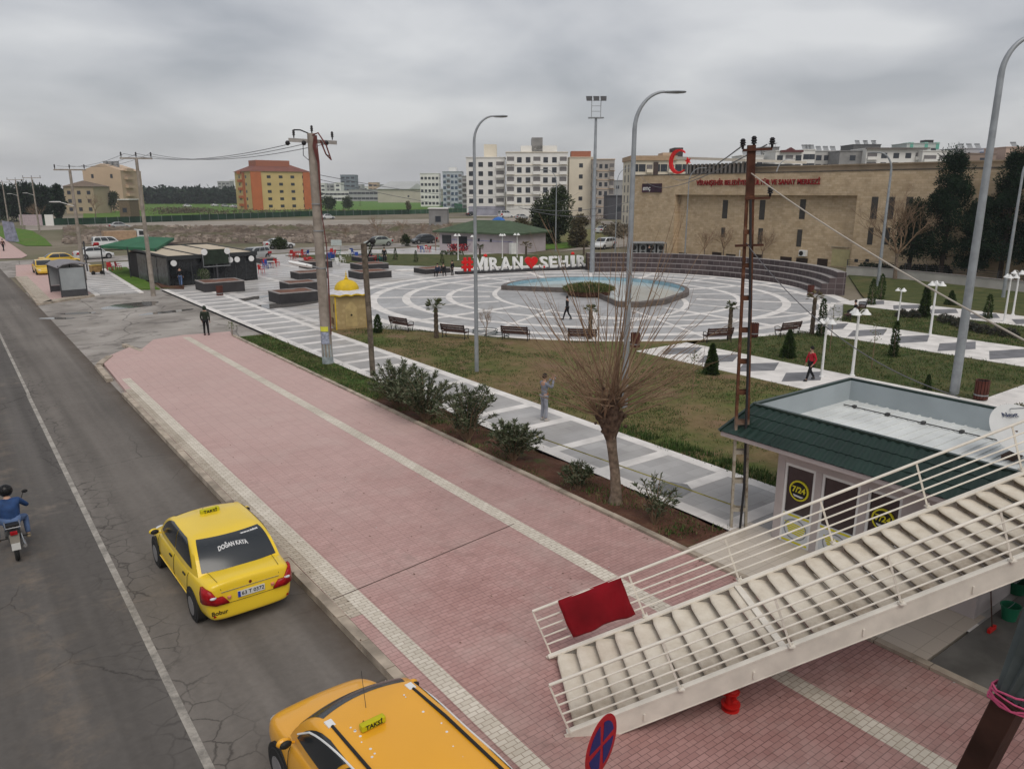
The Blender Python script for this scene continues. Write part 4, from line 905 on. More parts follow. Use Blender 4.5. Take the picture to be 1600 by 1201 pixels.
# ================================================================ YELLOW DOMED BOOTH
x, y = at(545, 512); kb = thing('domed_booth', 'small tan booth with scalloped white eaves and a yellow dome', 'booth', (x, y, .1), R(-12))
BT = NT('tan carved panel', .7); w_ = BT.N.new('ShaderNodeTexVoronoi'); w_.inputs['Scale'].default_value = 3.5; BT.L.new(BT.co, w_.inputs['Vector'])
BT.col(BT.mix(BT.ramp(w_.outputs[0], [(.3, 0.), (.5, .5)]), BT.ramp(BT.noise(1.5, 5), [(.3, (.36, .27, .13)), (.7, (.48, .37, .19))]), (.30, .22, .10))); BT.bump(w_.outputs[0], .5, .03)
YD = mat('yellow dome paint', (.62, .42, .02), .5, .12, 2, .1)
HH = 2.0; b = MB(); b.box(-.92, .92, -.92, .92, 0, HH); b.build('wall', BT.m, kb, bevel=.02)
b = MB(); 
for s_ in (-1, 1):
    b.box(s_*.93-.03, s_*.93+.03, -.95, -.89, 0, HH); b.box(s_*.93-.03, s_*.93+.03, .89, .95, 0, HH)
b.build('corner_trim', YD, kb)
b = MB(); n = 48
for z, k in ((HH-.02, 1.0), (HH+.12, 1.0)): pass
vs = []
for i in range(n):
    a = 2*math.pi*i/n; q = max(abs(math.cos(a)), abs(math.sin(a))); r_ = 1.16/q; r_ = min(r_, 1.45); sc2 = .07*abs(math.sin(a*6))
    vs += [(r_*math.cos(a), r_*math.sin(a), HH+sc2), (r_*math.cos(a)*1.0, r_*math.sin(a), HH+.08+sc2), (.62*math.cos(a), .62*math.sin(a), HH+.34)]
b.add(vs, [(i*3, ((i+1) % n)*3, ((i+1) % n)*3+1, i*3+1) for i in range(n)]); b.mat(1); b.f += [(i*3+1, ((i+1) % n)*3+1, ((i+1) % n)*3+2, i*3+2) for i in range(n)]; b.mi += [1]*n
b.build('eaves', [YD, mat('white roof paint', (.58, .57, .60), .5, .12)], kb, 40)
b = MB(); b.lathe([(.72, HH+.22), (.74, HH+.32), (.70, HH+.50), (.58, HH+.68), (.40, HH+.80), (.18, HH+.87), (.10, HH+.92), (.14, HH+.96), (.05, HH+1.02), (.07, HH+1.10), (.02, HH+1.16), (.05, HH+1.22), (.015, HH+1.30), (.01, HH+1.45)], n=32); b.build('dome', YD, kb, 40)
b = MB(); b.ext([(-.35, -.935, .15), (.35, -.935, .15), (.35, -.935, 1.3), (0, -.935, 1.75), (-.35, -.935, 1.3)], (0, .02, 0)); b.build('niche', mat('tan panel', (.42, .32, .15), .7, .15), kb)
b = MB(); b.cyl((0, -.96, .85), (0, -.93, .85), .06, n=12); b.build('tap', DARK, kb)
b = MB(); b.box(-.955, -.93, -.5, -.35, 1.0, 1.5); b.box(-.955, -.93, -.2, .4, .2, .6); b.build('worn_patch', mat('brown stain', (.14, .08, .04), .8, .3), kb)
# ================================================================ VEGETATION
def leafmat(n, a, b_): return mat(n, a, .8, 0, 5, 0, col2=b_, spec=.08)
LF1 = leafmat('oleander leaf dark', (.040, .056, .028), (.080, .10, .052)); LF2 = leafmat('oleander leaf light', (.13, .15, .09), (.21, .22, .15))
PINE1 = leafmat('pine needle dark', (.006, .016, .010), (.014, .032, .018)); PINE2 = leafmat('pine needle light', (.020, .038, .020), (.032, .055, .028))
CYP = leafmat('cypress green', (.020, .040, .014), (.045, .075, .022)); CYP2 = leafmat('cypress green pale', (.04, .065, .02), (.065, .10, .03))  # second cypress tone is a paler green, mixed in leaf by leaf
def leaf(b, p, d, l, w, r):
    d = Vector(d).normalized(); s = d.cross(Vector((r.gauss(0, 1), r.gauss(0, 1), r.gauss(0, 1)))).normalized()*w/2; p = Vector(p)
    b.add([p, p+d*l*.5+s, p+d*l, p+d*l*.5-s], [(0, 1, 2, 3)])
def oleander(px, py, pt, wpx, label, seed, dens=1.0, px_m=None):
    x, y = at(px, py, .15); H = HT(px, py, pt)-.15; r = random.Random(seed); rad = wpx/FPX*(DP(px, py)*cP+CAMH*sP)/2
    t = thing('oleander_bush', label, 'bush', (x, y, .13), 0, 'oleander bushes in the soil bed'); st_ = MB(); lf = MB()
    for k in range(int(46*dens)):
        a = r.uniform(0, 6.283); q = r.random()**.6; tip = Vector((rad*q*math.cos(a), rad*q*math.sin(a), H*(1-.38*q*q)*r.uniform(.62, 1.0))); base = tip*.08; base.z = 0
        mid = base.lerp(tip, .5)+Vector((-.1*tip.x, -.1*tip.y, H*.08)); pts = [base, base.lerp(mid, .5), mid, mid.lerp(tip, .55)+Vector((0, 0, .02)), tip]; st_.tube(pts, [.014, .012, .009, .006, .003], 4, False)
        n = int(85*dens)
        for i in range(n):
            u = 1-(r.random()**1.2)*.78; f = u*4; j = min(3, int(f)); p = pts[j].lerp(pts[j+1], f-j); ax_ = (pts[j+1]-pts[j]).normalized()
            d = ax_*r.uniform(.5, 1.2)+Vector((r.gauss(0, 1), r.gauss(0, 1), r.gauss(0, .6)))*.6; lf.cur = 0 if r.random() < .62 else 1
            leaf(lf, p, d, r.uniform(.10, .17), r.uniform(.020, .036), r)
    t.scale = (1.22, 1.22, 1.12); st_.build('stems', TWIG, t, fix=False); lf.build('leaves', [LF1, LF2], t, fix=False); return t
oleander(622, 636, 562, 84, 'dense oleander bush furthest left, next to the old post', 1, 1.25); oleander(665, 655, 575, 92, 'large oleander bush second from the left, overlapping its neighbour', 2, 1.3)
oleander(730, 686, 597, 92, 'open leggy oleander bush, third along the soil bed', 3, 1.0); oleander(802, 717, 650, 82, 'lower rounded oleander bush left of the bare pollarded tree', 4, 1.0)
oleander(903, 764, 716, 44, 'small oleander sprout just left of the pollarded trunk', 5, .5); oleander(1022, 818, 738, 62, 'thin upright oleander right of the pollarded trunk', 6, .42)
# pollarded tree with long bare shoots
x, y = at(961, 783, .15); HF = HT(961, 783, 640); tr = thing('pollarded_tree', 'bare pollarded tree with a knobby head and long fanned shoots', 'tree', (x, y, .1), -YAW)
b = MB(); r = random.Random(11); b.tube([(0, 0, 0), (.02, 0, .25), (-.03, 0, .9), (-.12, 0, 1.5), (-.18, 0, 1.95)], [.21, .15, .13, .125, .15], 14); b.build('trunk', BARK, tr, 60)
b = MB(); heads = [(-.36, 0, 2.35), (-.25, .1, 2.62), (-.08, -.05, 2.72), (.05, .05, 2.42), (-.48, .05, 2.45), (-.2, -.12, 2.9), (-.02, .12, 3.0)]
for h in heads: b.tube([(-.18, 0, 1.85), Vector((-.18, 0, 1.85)).lerp(Vector(h), .5)+Vector((0, 0, .05)), h], [.15, .14, .11], 9); b.sphere(h, .13, 9, 6, sz=1.3)
for k in range(60):
    h = heads[r.randrange(7)]; b.sphere(Vector(h)+Vector((r.gauss(0, .09), r.gauss(0, .09), r.gauss(0, .16))), r.uniform(.02, .06), 6, 4)
for k in range(60):
    z = r.uniform(1.9, 2.6); a = r.uniform(0, 6.28); b.cyl((-.2+.14*math.cos(a), .14*math.sin(a), z), (-.2+.25*math.cos(a), .25*math.sin(a), z+r.uniform(.1, .3)), .006, .003, 4)
b.build('knobbly_head', mat('dark knobbly bark', (.045, .028, .020), .95, 0, 9, .9, col2=(.13, .085, .06)), tr, 60)
b = MB()
for k in range(120):
    h = Vector(heads[r.randrange(7)]); a = r.uniform(0, 6.283); el = math.acos(1-r.random()*(.80)); el = min(el, 1.35); d = Vector((math.sin(el)*math.cos(a), math.sin(el)*math.sin(a), math.cos(el)))
    L_ = r.uniform(2.6, 5.0)*(1.12 if el < .6 else 1.0 if el < .9 else .75); pts = [h]; n = 9; p = h.copy(); up_ = Vector((0, 0, 1))
    for i in range(n): d = (d+up_*.012+Vector((r.gauss(0, .035), r.gauss(0, .035), r.gauss(0, .03)))).normalized(); p = p+d*L_/n; pts.append(p.copy())
    r0 = r.uniform(.013, .026); b.tube(pts, [r0*(1-.85*i/n) for i in range(n+1)], 5, False)
    for q in range(r.randint(1, 4)):
        i = r.randint(3, n-1); d2 = (d+Vector((r.gauss(0, .4), r.gauss(0, .4), r.gauss(0, .3)))).normalized(); p2_ = pts[i]; l = r.uniform(.3, .9); b.tube([p2_, p2_+d2*l*.5, p2_+d2*l+Vector((0, 0, .05))], [.007, .005, .002], 4, False)
b.build('shoots', TWIG, tr, fix=False)
# generic bare tree
def bare_tree(px, py, pt, label, seed, spread=.35, m=None, n0=5, group=None, D=None):
    x, y = at(px, py); H = HT(px, py, pt); r = random.Random(seed); t = thing('bare_tree', label, 'tree', (x, y, 0), r.uniform(0, 6), group); bt, bb = MB(), MB()
    k_ = H/6; bt.tube([(0, 0, 0), (.04*k_, .02, H*.15), (0, .05*k_, H*.3)], [.15*k_, .11*k_, .10*k_], 8)
    def grow(p, d, l, rad, depth):
        pts = [p]; q = p.copy()
        for i in range(4): d = (d+Vector((r.gauss(0, .12), r.gauss(0, .12), r.gauss(.05, .08)))).normalized(); q = q+d*l/4; pts.append(q.copy())
        bb.tube(pts, [rad*(1-.12*i) for i in range(5)], 5 if depth < 2 else 3, False)
        if depth < 4:
            for c in range(r.randint(3, 4) if depth < 3 else 3):
                f = pts[r.randint(2, 4)]; a = Vector((r.gauss(0, 1), r.gauss(0, 1), r.gauss(0, .5))).normalized(); grow(f, (d+a*.62).normalized(), l*r.uniform(.55, .8), rad*.55, depth+1)
    for c in range(n0):
        a = 6.283*c/n0+r.uniform(-.3, .3); grow(Vector((0, .05*k_, H*.28)), Vector((spread*math.cos(a), spread*math.sin(a), .8)).normalized(), H*.30, .06*k_, 0)
    bt.build('trunk', BARK, t, 60); bb.build('crown', m or TWIG, t, fix=False); return t
bare_tree(1398, 437, 292, 'bare spreading tree between the rusty mast and the pines', 21, .6, n0=6)
bare_tree(925, 372, 326, 'reddish bare tree just right of the dark green tree by the apartments', 22, .3, mat('reddish twigs', (.10, .055, .045), .9, .2))
bare_tree(1100, 404, 355, 'small bare tree before the stone wall, left one', 23, .4); bare_tree(1190, 408, 355, 'small bare tree before the stone wall, right of the rusty mast', 24, .4)
bare_tree(1130, 404, 352, 'small bare tree before the stone wall, middle one', 25, .4)
for i, (px, py, pt) in enumerate(((590, 372, 334), (628, 372, 340), (662, 370, 345), (540, 378, 352), (700, 368, 342))): bare_tree(px, py, pt, ('leftmost', 'second', 'third', 'shortest', 'rightmost')[i]+' thin bare tree standing on the stony bank', 30+i, .45, n0=4, group='thin bare trees on the stony bank')
bare_tree(760, 528, 478, 'thin leafless sapling between the benches in front of the plaza', 41, .3, n0=3)
bare_tree(150, 340, 302, 'round headed bare tree in front of the small beige block', 42, .5, n0=5)
# young staked sapling posts in the lawns
def sapling(px, py, pt, label):
    x, y = at(px, py); H = HT(px, py, pt); t = thing('young_tree', label, 'sapling', (x, y, .05)); r = random.Random(int(px)); b = MB(); b.tube([(0, 0, 0), (.02, 0, H*.5), (0, .02, H)], [.022, .018, .008], 5); b.build('trunk', TWIG, t); b = MB()
    for k in range(60): leaf(b, (r.gauss(0, .12), r.gauss(0, .12), H*r.uniform(.55, 1)), (r.gauss(0, 1), r.gauss(0, 1), .5), .12, .05, r)
    b.build('leaves', LF2, t, fix=False)
sapling(1081, 625, 548, 'thin young tree on the brown lawn left of the cone shaped cypress'); sapling(1361, 580, 508, 'thin young tree on the lawn behind the kiosk'); sapling(1296, 552, 478, 'thin young tree near the palm at the plaza rim')
# conifers
def foliage(b, n, fn, l, w, r, p2=.4, up_=.3):
    for k in range(n):
        p, d = fn(r); b.cur = 1 if r.random() < p2 else 0; leaf(b, p, Vector(d)+Vector((0, 0, up_))+Vector((r.gauss(0, .5), r.gauss(0, .5), r.gauss(0, .5))), l*r.uniform(.6, 1.3), w*r.uniform(.7, 1.3), r)
def cone_tree(px, py, pt, wpx, label, seed, name='cypress_cone', n=2600, blunt=1.0, group=None, mats_=None, D=None):
    x, y = at(px, py); H = HT(px, py, pt); r = random.Random(seed); rad = wpx/FPX*(DP(px, py)*cP+CAMH*sP)/2; t = thing(name, label, 'conifer', (x, y, .08), 0, group)
    b = MB(); b.tube([(0, 0, 0), (0, 0, H*.9)], [.06*H/2+.01, .01], 6); b.build('trunk', BARK, t); b = MB()
    def fn(r):
        z = r.random()**1.35; a = r.uniform(0, 6.283); q = rad*(1-z**blunt)**.75*(.75+.3*math.sin(a*3+z*9)*.5)*r.uniform(.6, 1.05); return (q*math.cos(a), q*math.sin(a), .03*H+z*H*.97), (math.cos(a), math.sin(a), .8)
    foliage(b, n, fn, .11*(H/1.4)**.5, .05*(H/1.4)**.5, r); b.build('crown', mats_ or [CYP, CYP2], t, fix=False); return t
GC = 'small clipped cypresses on the lawns'
cone_tree(1111, 587, 541, 28, 'small cone shaped cypress on the brown lawn beside the diamond path', 1, n=5000, group=GC); cone_tree(1231, 561, 519, 28, 'small cone shaped cypress on the lawn right of the rusty mast', 2, n=4500, group=GC)
cone_tree(591, 522, 494, 15, 'small blunt cypress at the corner beside the yellow domed booth', 3, n=1800, blunt=2.5, group=GC)
cone_tree(1443, 497, 448, 19, 'tall narrow cypress between two white bell lamps', 4, n=3500, blunt=1.6, group=GC); cone_tree(1485, 478, 456, 22, 'squat round cypress right of the tall narrow one', 5, n=2200, group=GC)
cone_tree(1448, 612, 588, 14, 'tiny cypress peeking over the kiosk roof edge', 6, n=900, group=GC)
for i, (px, py, pt) in enumerate(((579, 408, 385), (618, 407, 388), (650, 410, 392), (691, 412, 397))): cone_tree(px, py, pt, 10, ('leftmost', 'second', 'third', 'fourth')[i]+' little cypress on the strip of lawn before the side street', 50+i, n=500, group=GC)
for px, py, pt, lab in ((1282, 528, 470, 'slim dark shrub tree on the plaza rim behind the white lamp'), (1375, 470, 430, 'thin dark conifer at the start of the farthest path'), (1361, 478, 438, 'slender upright conifer beside the dark bench'), (1542, 500, 462, 'loose grey green shrub tree near the right edge'), (1395, 560, 505, 'loose grey green young conifer on the lawn between the lamps')):
    cone_tree(px, py, pt, 14, lab, px, 'young_conifer', 900, 3.0)
# tall pines in front of the stone building
def pine(px, py, pt, wpx, label, seed, n=12000, low=.18):
    wpx *= 1.02
    x, y = at(px, py); H = HT(px, py, pt); r = random.Random(seed); rad = wpx/FPX*(DP(px, py)*cP+CAMH*sP)/2; t = thing('pine_tree', label, 'pine tree', (x, y, 0), 0, 'tall dark pines before the stone building')
    b = MB(); b.tube([(0, 0, 0), (.1, 0, H*.5), (0, 0, H*.95)], [.24, .16, .04], 8)
    cl = []
    for k in range(60):
        z = low+(1-low)*r.random()**.9; a = r.uniform(0, 6.283); q = rad*(1-((z-low)/(1-low))**1.5)**.8*r.uniform(.3, 1.0); c = Vector((q*math.cos(a), q*math.sin(a), z*H)); cl.append((c, r.uniform(.5, 1.05)*rad*.42)); b.tube([(0, 0, c.z-.3*q), c], [.05, .015], 4, False)
    b.build('trunk', mat('dark pine bark', (.04, .03, .025), .95, .3, 5), t, fix=False); b = MB()
    def fn(r):
        c, s_ = cl[r.randrange(len(cl))]; v = Vector((r.gauss(0, 1), r.gauss(0, 1), r.gauss(0, .75))).normalized()*s_*r.random()**.35; return c+v, v
    foliage(b, int(n*1.5), fn, .26, .075, r, .3, .2); b.build('crown', [PINE1, PINE2], t, fix=False)
pine(1468, 437, 240, 88, 'tall dark pine nearest the bare spreading tree', 61, 15000); pine(1560, 442, 243, 78, 'tall dark pine behind the thick grey lamp post', 62, 14000); pine(1418, 434, 318, 60, 'lower dark pine filling the gap left of the tall pines', 63, 6000, .3)
pine(1512, 440, 318, 46, 'medium dark pine between the two tall pines', 64, 9000, .2); pine(1612, 446, 285, 80, 'dark pine cut by the right edge', 65, 10000, .15)
# palms
def palm(px, py, pt, wpx, label, seed, droop=.5, m=None):
    x, y = at(px, py); H = HT(px, py, pt); r = random.Random(seed); rad = wpx/FPX*(DP(px, py)*cP+CAMH*sP)/2; t = thing('palm_tree', label, 'palm tree', (x, y, .03), 0, 'short palms round the plaza')
    b = MB(); hs = H*.74; prof = []
    for i in range(13): prof.append(((.15 if i % 2 else .125)*(1-.2*i/12), hs*i/12))
    b.lathe(prof, n=10); b.build('trunk', mat('shaggy palm trunk', (.05, .038, .028), .95, 0, 12, .8, col2=(.13, .10, .07)), t, 50); b = MB()
    for k in range(26):
        a = r.uniform(0, 6.283); e = r.uniform(-.2, 1.2); d = Vector((math.cos(a)*math.cos(e), math.sin(a)*math.cos(e), math.sin(e))); L_ = rad*r.uniform(.8, 1.1); p0 = Vector((0, 0, hs)); p1 = p0+d*L_*.6
        b.tube([p0, p1], .008, 4, False)
        for j in range(15):
            f = (j-7)/7; s_ = d.cross(Vector((0, 0, 1))).normalized(); d2 = (d+s_*f*1.2+Vector((0, 0, -.15*abs(f)-.1))).normalized(); b.cur = 1 if r.random() < .4 else 0; leaf(b, p1, d2, L_*.55*(1-.2*abs(f)), .035, r)
    b.build('crown', m or [leafmat('palm leaf', (.035, .055, .018), (.08, .10, .035)), leafmat('palm leaf pale', (.10, .11, .05), (.17, .165, .08))], t, fix=False)
PD = [leafmat('dry palm leaf', (.09, .075, .035), (.17, .14, .075)), leafmat('dry palm leaf pale', (.14, .11, .06), (.22, .18, .10))]
palm(682, 530, 464, 36, 'short green palm between the first two benches', 1); palm(1139, 532, 462, 20, 'palm with tied narrow crown left of the rusty mast', 2); palm(1268, 524, 446, 26, 'dry brown palm at the end of the seating wall', 3, m=PD); palm(922, 530, 470, 22, 'narrow palm behind the bare twigs of the pollarded tree', 4)
palm(822, 404, 378, 20, 'small dry palm near the heart of the letter row', 5, m=PD); palm(750, 404, 382, 16, 'small palm before the pink walled building', 6); palm(912, 398, 374, 12, 'small dry palm at the right end of the letter row', 7, m=PD)
# big dark broadleaf evergreen and shrubs
def round_tree(px, py, pt, wpx, label, seed, n=9000, m=None, name='evergreen_tree', cat='tree', group=None, l=.45, fl=.75, tk=.2, D=None):
    x, y = at(px, py); H = HT(px, py, pt); r = random.Random(seed); rad = wpx/FPX*(DP(px, py)*cP+CAMH*sP)/2; t = thing(name, label, cat, (x, y, 0), 0, group)
    b = MB(); b.tube([(0, 0, 0), (0, 0, H*.6)], [.05*H*.5, .02*H*.5], 7); cl = []
    for k in range(34):
        z = tk+(1-tk)*r.random(); a = r.uniform(0, 6.283); zz_ = (z-tk)/(1-tk); q = rad*math.sqrt(max(0, 1-(2*zz_-.85)**2/1.35))*r.uniform(.2, .85); c = Vector((q*math.cos(a), q*math.sin(a), z*H*.93)); cl.append((c, rad*r.uniform(.22, .42))); b.tube([(0, 0, max(.1*H, c.z-.4*q)), c], [.03*H*.3, .008*H*.3], 4, False)
    b.build('trunk', BARK, t, fix=False); b = MB()
    def fn(r):
        c, s_ = cl[r.randrange(len(cl))]; v = Vector((r.gauss(0, 1), r.gauss(0, 1), r.gauss(0, fl))).normalized()*s_*r.random()**.4; return c+v, v
    foliage(b, n, fn, l, l*.4, r, .35, .1); b.build('crown', m or [leafmat('evergreen dark', (.018, .030, .012), (.035, .052, .02)), leafmat('evergreen light', (.045, .06, .025), (.07, .09, .035))], t, fix=False); return t
round_tree(862, 380, 290, 82, 'big dark green bushy tree in front of the white apartment blocks', 71, 16000, tk=.02)
OLV = [leafmat('bronze scrub', (.06, .05, .03), (.11, .09, .05)), leafmat('bronze scrub light', (.10, .09, .05), (.16, .14, .08))]
round_tree(815, 385, 345, 46, 'brownish scrub tree left of the big dark green tree', 72, 5000, OLV, tk=.0); round_tree(905, 386, 335, 34, 'brown leafy scrub right of the big dark green tree', 73, 4500, OLV, tk=.0)
round_tree(437, 389, 371, 26, 'dark round bush hiding the white car on the side street', 74, 2500, tk=0, name='round_bush', cat='bush', l=.25); round_tree(634, 384, 366, 18, 'round green bush between the silver saloon and the dark saloon', 75, 1500, tk=0, name='round_bush', cat='bush', l=.25)
round_tree(514, 330, 305, 22, 'dark bushy tree at the right corner of the orange apartment block', 76, 2000, l=.8); round_tree(543, 326, 307, 17, 'lone grey green tree on the vivid green field', 77, 1500, l=.8)
round_tree(179, 332, 298, 18, 'dark conical tree right of the tall beige block', 78, 1500, l=.8); round_tree(638, 330, 314, 9, 'single small brown tree on the green field', 79, 600, OLV, l=.6)
for i, (px, py, pt) in enumerate(((563, 322, 312), (609, 311, 302), (637, 311, 303), (658, 311, 304))): cone_tree(px, py, pt, 6, ('stubby cypress alone on the green field', 'leftmost dark conifer against the warehouse wall', 'middle dark conifer against the warehouse wall', 'rightmost dark conifer against the warehouse wall')[i], 90+i, 'small_conifer', 300, 2)
round_tree(95, 350, 285, 16, 'tall dark spruce left of the small beige block', 80, 2500, [PINE1, PINE2], l=.9)
round_tree(5, 346, 292, 60, 'large dark green tree at the far left edge', 81, 4000, [PINE1, PINE2], l=1.0); round_tree(40, 345, 288, 60, 'wide dark tree behind the distant power poles', 82, 4000, [PINE1, PINE2], l=1.0); round_tree(72, 345, 293, 46, 'dark tree between the poles and the spruce', 83, 3000, [PINE1, PINE2], l=1.0)
bare_tree(60, 352, 316, 'grey bare tree in front of the dark trees at the far left', 84, .5)
# far wood, one mass
def mass(name, label, segs, n, l, mats_, seed, cat='wood'):
    r = random.Random(seed); b = MB()
    for k in range(n):
        (pxa, pya, pta, pxb, pyb, ptb) = segs[r.randrange(len(segs))]; f = r.random(); px = pxa+(pxb-pxa)*f; py = pya+(pyb-pya)*f; pt = pta+(ptb-pta)*f
        x, y = at(px, py); H = HT(px, py, pt)*(.78+.32*mn.noise(Vector((px*.11, 0, seed)))+.1*r.random()); dep = r.gauss(0, 6)
        b.cur = 1 if r.random() < .3 else 0; leaf(b, (x+dep*sY, y+dep*cY, max(.3, H*r.random()**.8)), (r.gauss(0, 1), r.gauss(0, 1), r.gauss(.3, .8)), l*r.uniform(.6, 1.3), l*.6, r)
    return tag(b.build(name, mats_, fix=False), label, cat, kind='stuff')
mass('distant_wood', 'belt of dark pine wood far beyond the green field on the left', [(-60, 318, 290, 130, 318, 292), (180, 318, 290, 370, 318, 292), (330, 314, 294, 500, 314, 296)], 16000, 2.6, [PINE1, leafmat('wood green', (.018, .032, .02), (.035, .055, .032))], 5)
mass('brush', 'bare brown brush growing along the edge of the green field', [(250, 334, 322, 320, 332, 324), (320, 336, 326, 560, 334, 326), (1010-60, 370, 352, 985, 362, 350)], 5000, .6, [mat('dry brush', (.10, .08, .055), .9, .2), mat('dry brush light', (.17, .14, .10), .9, .2)], 6, 'brush')
mass('hedge_plants', 'low grey green lavender hedge on the right lawn', [(1400, 497, 491, 1430, 498, 489), (1466, 505, 493, 1525, 520, 504), (1530, 522, 508, 1590, 530, 516)], 6, .1, [LF1, LF2], 7, 'hedge') if False else None
def hedge(pa, pb, h, w, label, n, seed, m, l=.14, z=.1):
    r = random.Random(seed); A, B_ = Vector((*at(*pa), z)), Vector((*at(*pb), z)); b = MB(); L_ = (B_-A).length; k = max(2, int(L_/.7)); cs = [A.lerp(B_, (i+.5)/k)+Vector((r.gauss(0, .1), r.gauss(0, .1), 0)) for i in range(k)]
    def fn(r):
        c = cs[r.randrange(k)]; v = Vector((r.gauss(0, 1), r.gauss(0, 1), abs(r.gauss(0, 1)))).normalized(); return c+Vector((v.x*w/2, v.y*w/2, v.z*h*r.uniform(.5, 1))), v
    foliage(b, n, fn, l, l*.35, r); return tag(b.build('hedge', m, fix=False), label, 'hedge')
LAV = [leafmat('lavender grey', (.045, .055, .045), (.08, .09, .075)), leafmat('lavender brown', (.08, .07, .055), (.12, .10, .08))]
hedge((1404, 498), (1432, 497), .5, .7, 'short run of grey lavender left of the narrow cypress', 1500, 1, LAV); hedge((1466, 503), (1512, 516), .5, .8, 'longer run of grey lavender right of the narrow cypress', 2500, 2, LAV); hedge((1512, 517), (1585, 531), .5, .8, 'grey lavender run reaching the right edge of the lawn', 3000, 3, LAV)
DKG = [PINE1, leafmat('box hedge', (.02, .035, .012), (.035, .055, .02))]
hedge((1345, 427), (1392, 430), 1.0, 1.2, 'dark clipped hedge behind the low white wall, left run', 2500, 4, DKG, .25); hedge((1405, 431), (1480, 434), 1.1, 1.2, 'dark clipped hedge under the pines behind the low white wall', 3500, 5, DKG, .25)
hedge((1545, 650), (1640, 645), .35, .4, 'thin scraggy plants along the edge of the lawn by the far bin', 700, 6, [LF2, PD[0]], .12)
hedge((690, 398), (722, 399), .5, .8, 'low green hedge before the pink walled building', 900, 7, [CYP, CYP2], .18)
sapling(363, 528, 505, 'little conical evergreen sprouting at the near tip of the verge')
# ================================================================ PLAZA FURNITURE
STN = mat('dark basalt cladding', (.040, .038, .040), .6, .2, 1.5, .1); PSOIL = mat('red planter soil', (.17, .085, .06), .95, .3, 2, .5); CAP = mat('pale stone cap', (.28, .26, .25), .6, .15)
planters = [(340, 470, 300+32, 395, 'nearest on the left row'), ]
def planter(pc, wpx, hpx, label, first=[None]):
    """pc: front centre of the base in the photo"""
    x, y = at(*pc); s = DP(*pc)*cP+CAMH*sP; w = wpx/FPX*s; h = hpx/FPX*s; L_ = w*.5
    t = thing('raised_planter', label, 'planter', (x, y, .02), 0, 'raised dark stone planters'); w2 = L_
    b = MB(); b.box(-w2, w2, 0, 2*w2*.8, 0, h-.06); b.build('wall', STN, t)
    b = MB(); q = .18; D_ = 2*w2*.8
    b.box(-w2-.02, w2+.02, -.02, q, h-.06, h); b.box(-w2-.02, w2+.02, D_-q, D_+.02, h-.06, h); b.box(-w2-.02, -w2+q, q, D_-q, h-.06, h); b.box(w2-q, w2+.02, q, D_-q, h-.06, h); b.build('coping', CAP, t)
    b = MB(); patch_grid(b, -w2+q, w2-q, q, D_-q, 8, 8, lambda a, c: h-.035+.05*math.sin(a*3+c*2)*.5+U(-.01, .02)); b.build('soil', PSOIL, t); return t
for pc, wp, hp, lab in (((352, 457), 62, 17, 'raised planter nearest the stone path, in front of the cafe'), ((373, 437), 50, 12, 'raised planter touching the right end of the cafe front'), ((468, 473), 62, 17, 'raised planter behind the thick power pole, nearest the camera in its row'), ((476, 455), 50, 14, 'raised planter second in the row behind the thick power pole'),
                        ((490, 436), 46, 11, 'raised planter third in the row behind the thick power pole'), ((500, 419), 42, 11, 'raised planter fourth in the row, with red chairs beside it'), ((588, 435), 54, 11, 'long raised planter right of the old wooden post, nearest of three'), ((586, 421), 48, 9, 'long raised planter right of the old wooden post, middle of three'), ((585, 409), 44, 8, 'long raised planter right of the old wooden post, farthest of three'),
                        ((420, 411), 26, 8, 'far small raised planter just right of the cafe'), ((685, 427), 46, 8, 'raised planter with people sitting on it left of the red hash'), ((455, 400+4), 0.1, 0.1, '')):
    if lab: planter(pc, wp, hp, lab)
# cafe chairs: plastic red / blue / green
def chair(m):
    t = thing('plastic_chair', 'x', 'chair', (0, 0, 0), 0, 'plastic garden chairs on the plaza'); b = MB(); b.box(-.24, .24, -.24, .24, .40, .44); b.build('seat', m, t)
    b = MB(); b.ext([(-.23, .22, .44), (.23, .22, .44), (.21, .30, .88), (-.21, .30, .88)], (0, .025, .0)); b.build('backrest', m, t)
    for sx in (-.21, .21):
        for sy in (-.2, .2): b = MB(); b.bar((sx*1.1, sy*1.1, 0), (sx, sy, .41), .04, .04); b.build('leg', m, t)
        b = MB(); b.box(sx-.02, sx+.02, -.2, .24, .62, .65); b.build('armrest', m, t)
    return t
REDP = mat('red garden plastic', (.42, .03, .03), .5, .1); BLUP = mat('blue garden plastic', (.03, .07, .30), .5, .1); TEAL = mat('teal garden plastic', (.01, .19, .15), .5, .1); WHP = mat('white garden plastic', (.6, .6, .58), .5, .1)
prot = {}
cpos = [('red', 455, 401), ('red', 462, 403), ('red', 470, 400), ('red', 458, 405), ('red', 476, 403), ('blue', 479, 401), ('red', 480, 414), ('red', 485, 416), ('red', 478, 417), ('red', 488, 413), ('red', 517, 399), ('red', 521, 401), ('teal', 529, 400), ('blue', 513, 407), ('blue', 518, 408), ('blue', 521, 405), ('blue', 553, 402), ('blue', 558, 405), ('blue', 565, 404), ('blue', 550, 398),
        ('red', 582, 408), ('red', 587, 409), ('blue', 577, 408), ('teal', 594, 409), ('blue', 415, 420), ('blue', 419, 418), ('red', 412, 417), ('red', 428, 417), ('red', 433, 415), ('red', 409, 427), ('blue', 660, 394), ('red', 656, 393), ('red', 668, 393), ('red', 670, 394), ('white', 520, 413), ('white', 528, 415), ('white', 536, 411), ('white', 545, 401)]
CW = {'red': REDP, 'blue': BLUP, 'teal': TEAL, 'white': WHP}; cnt = {}
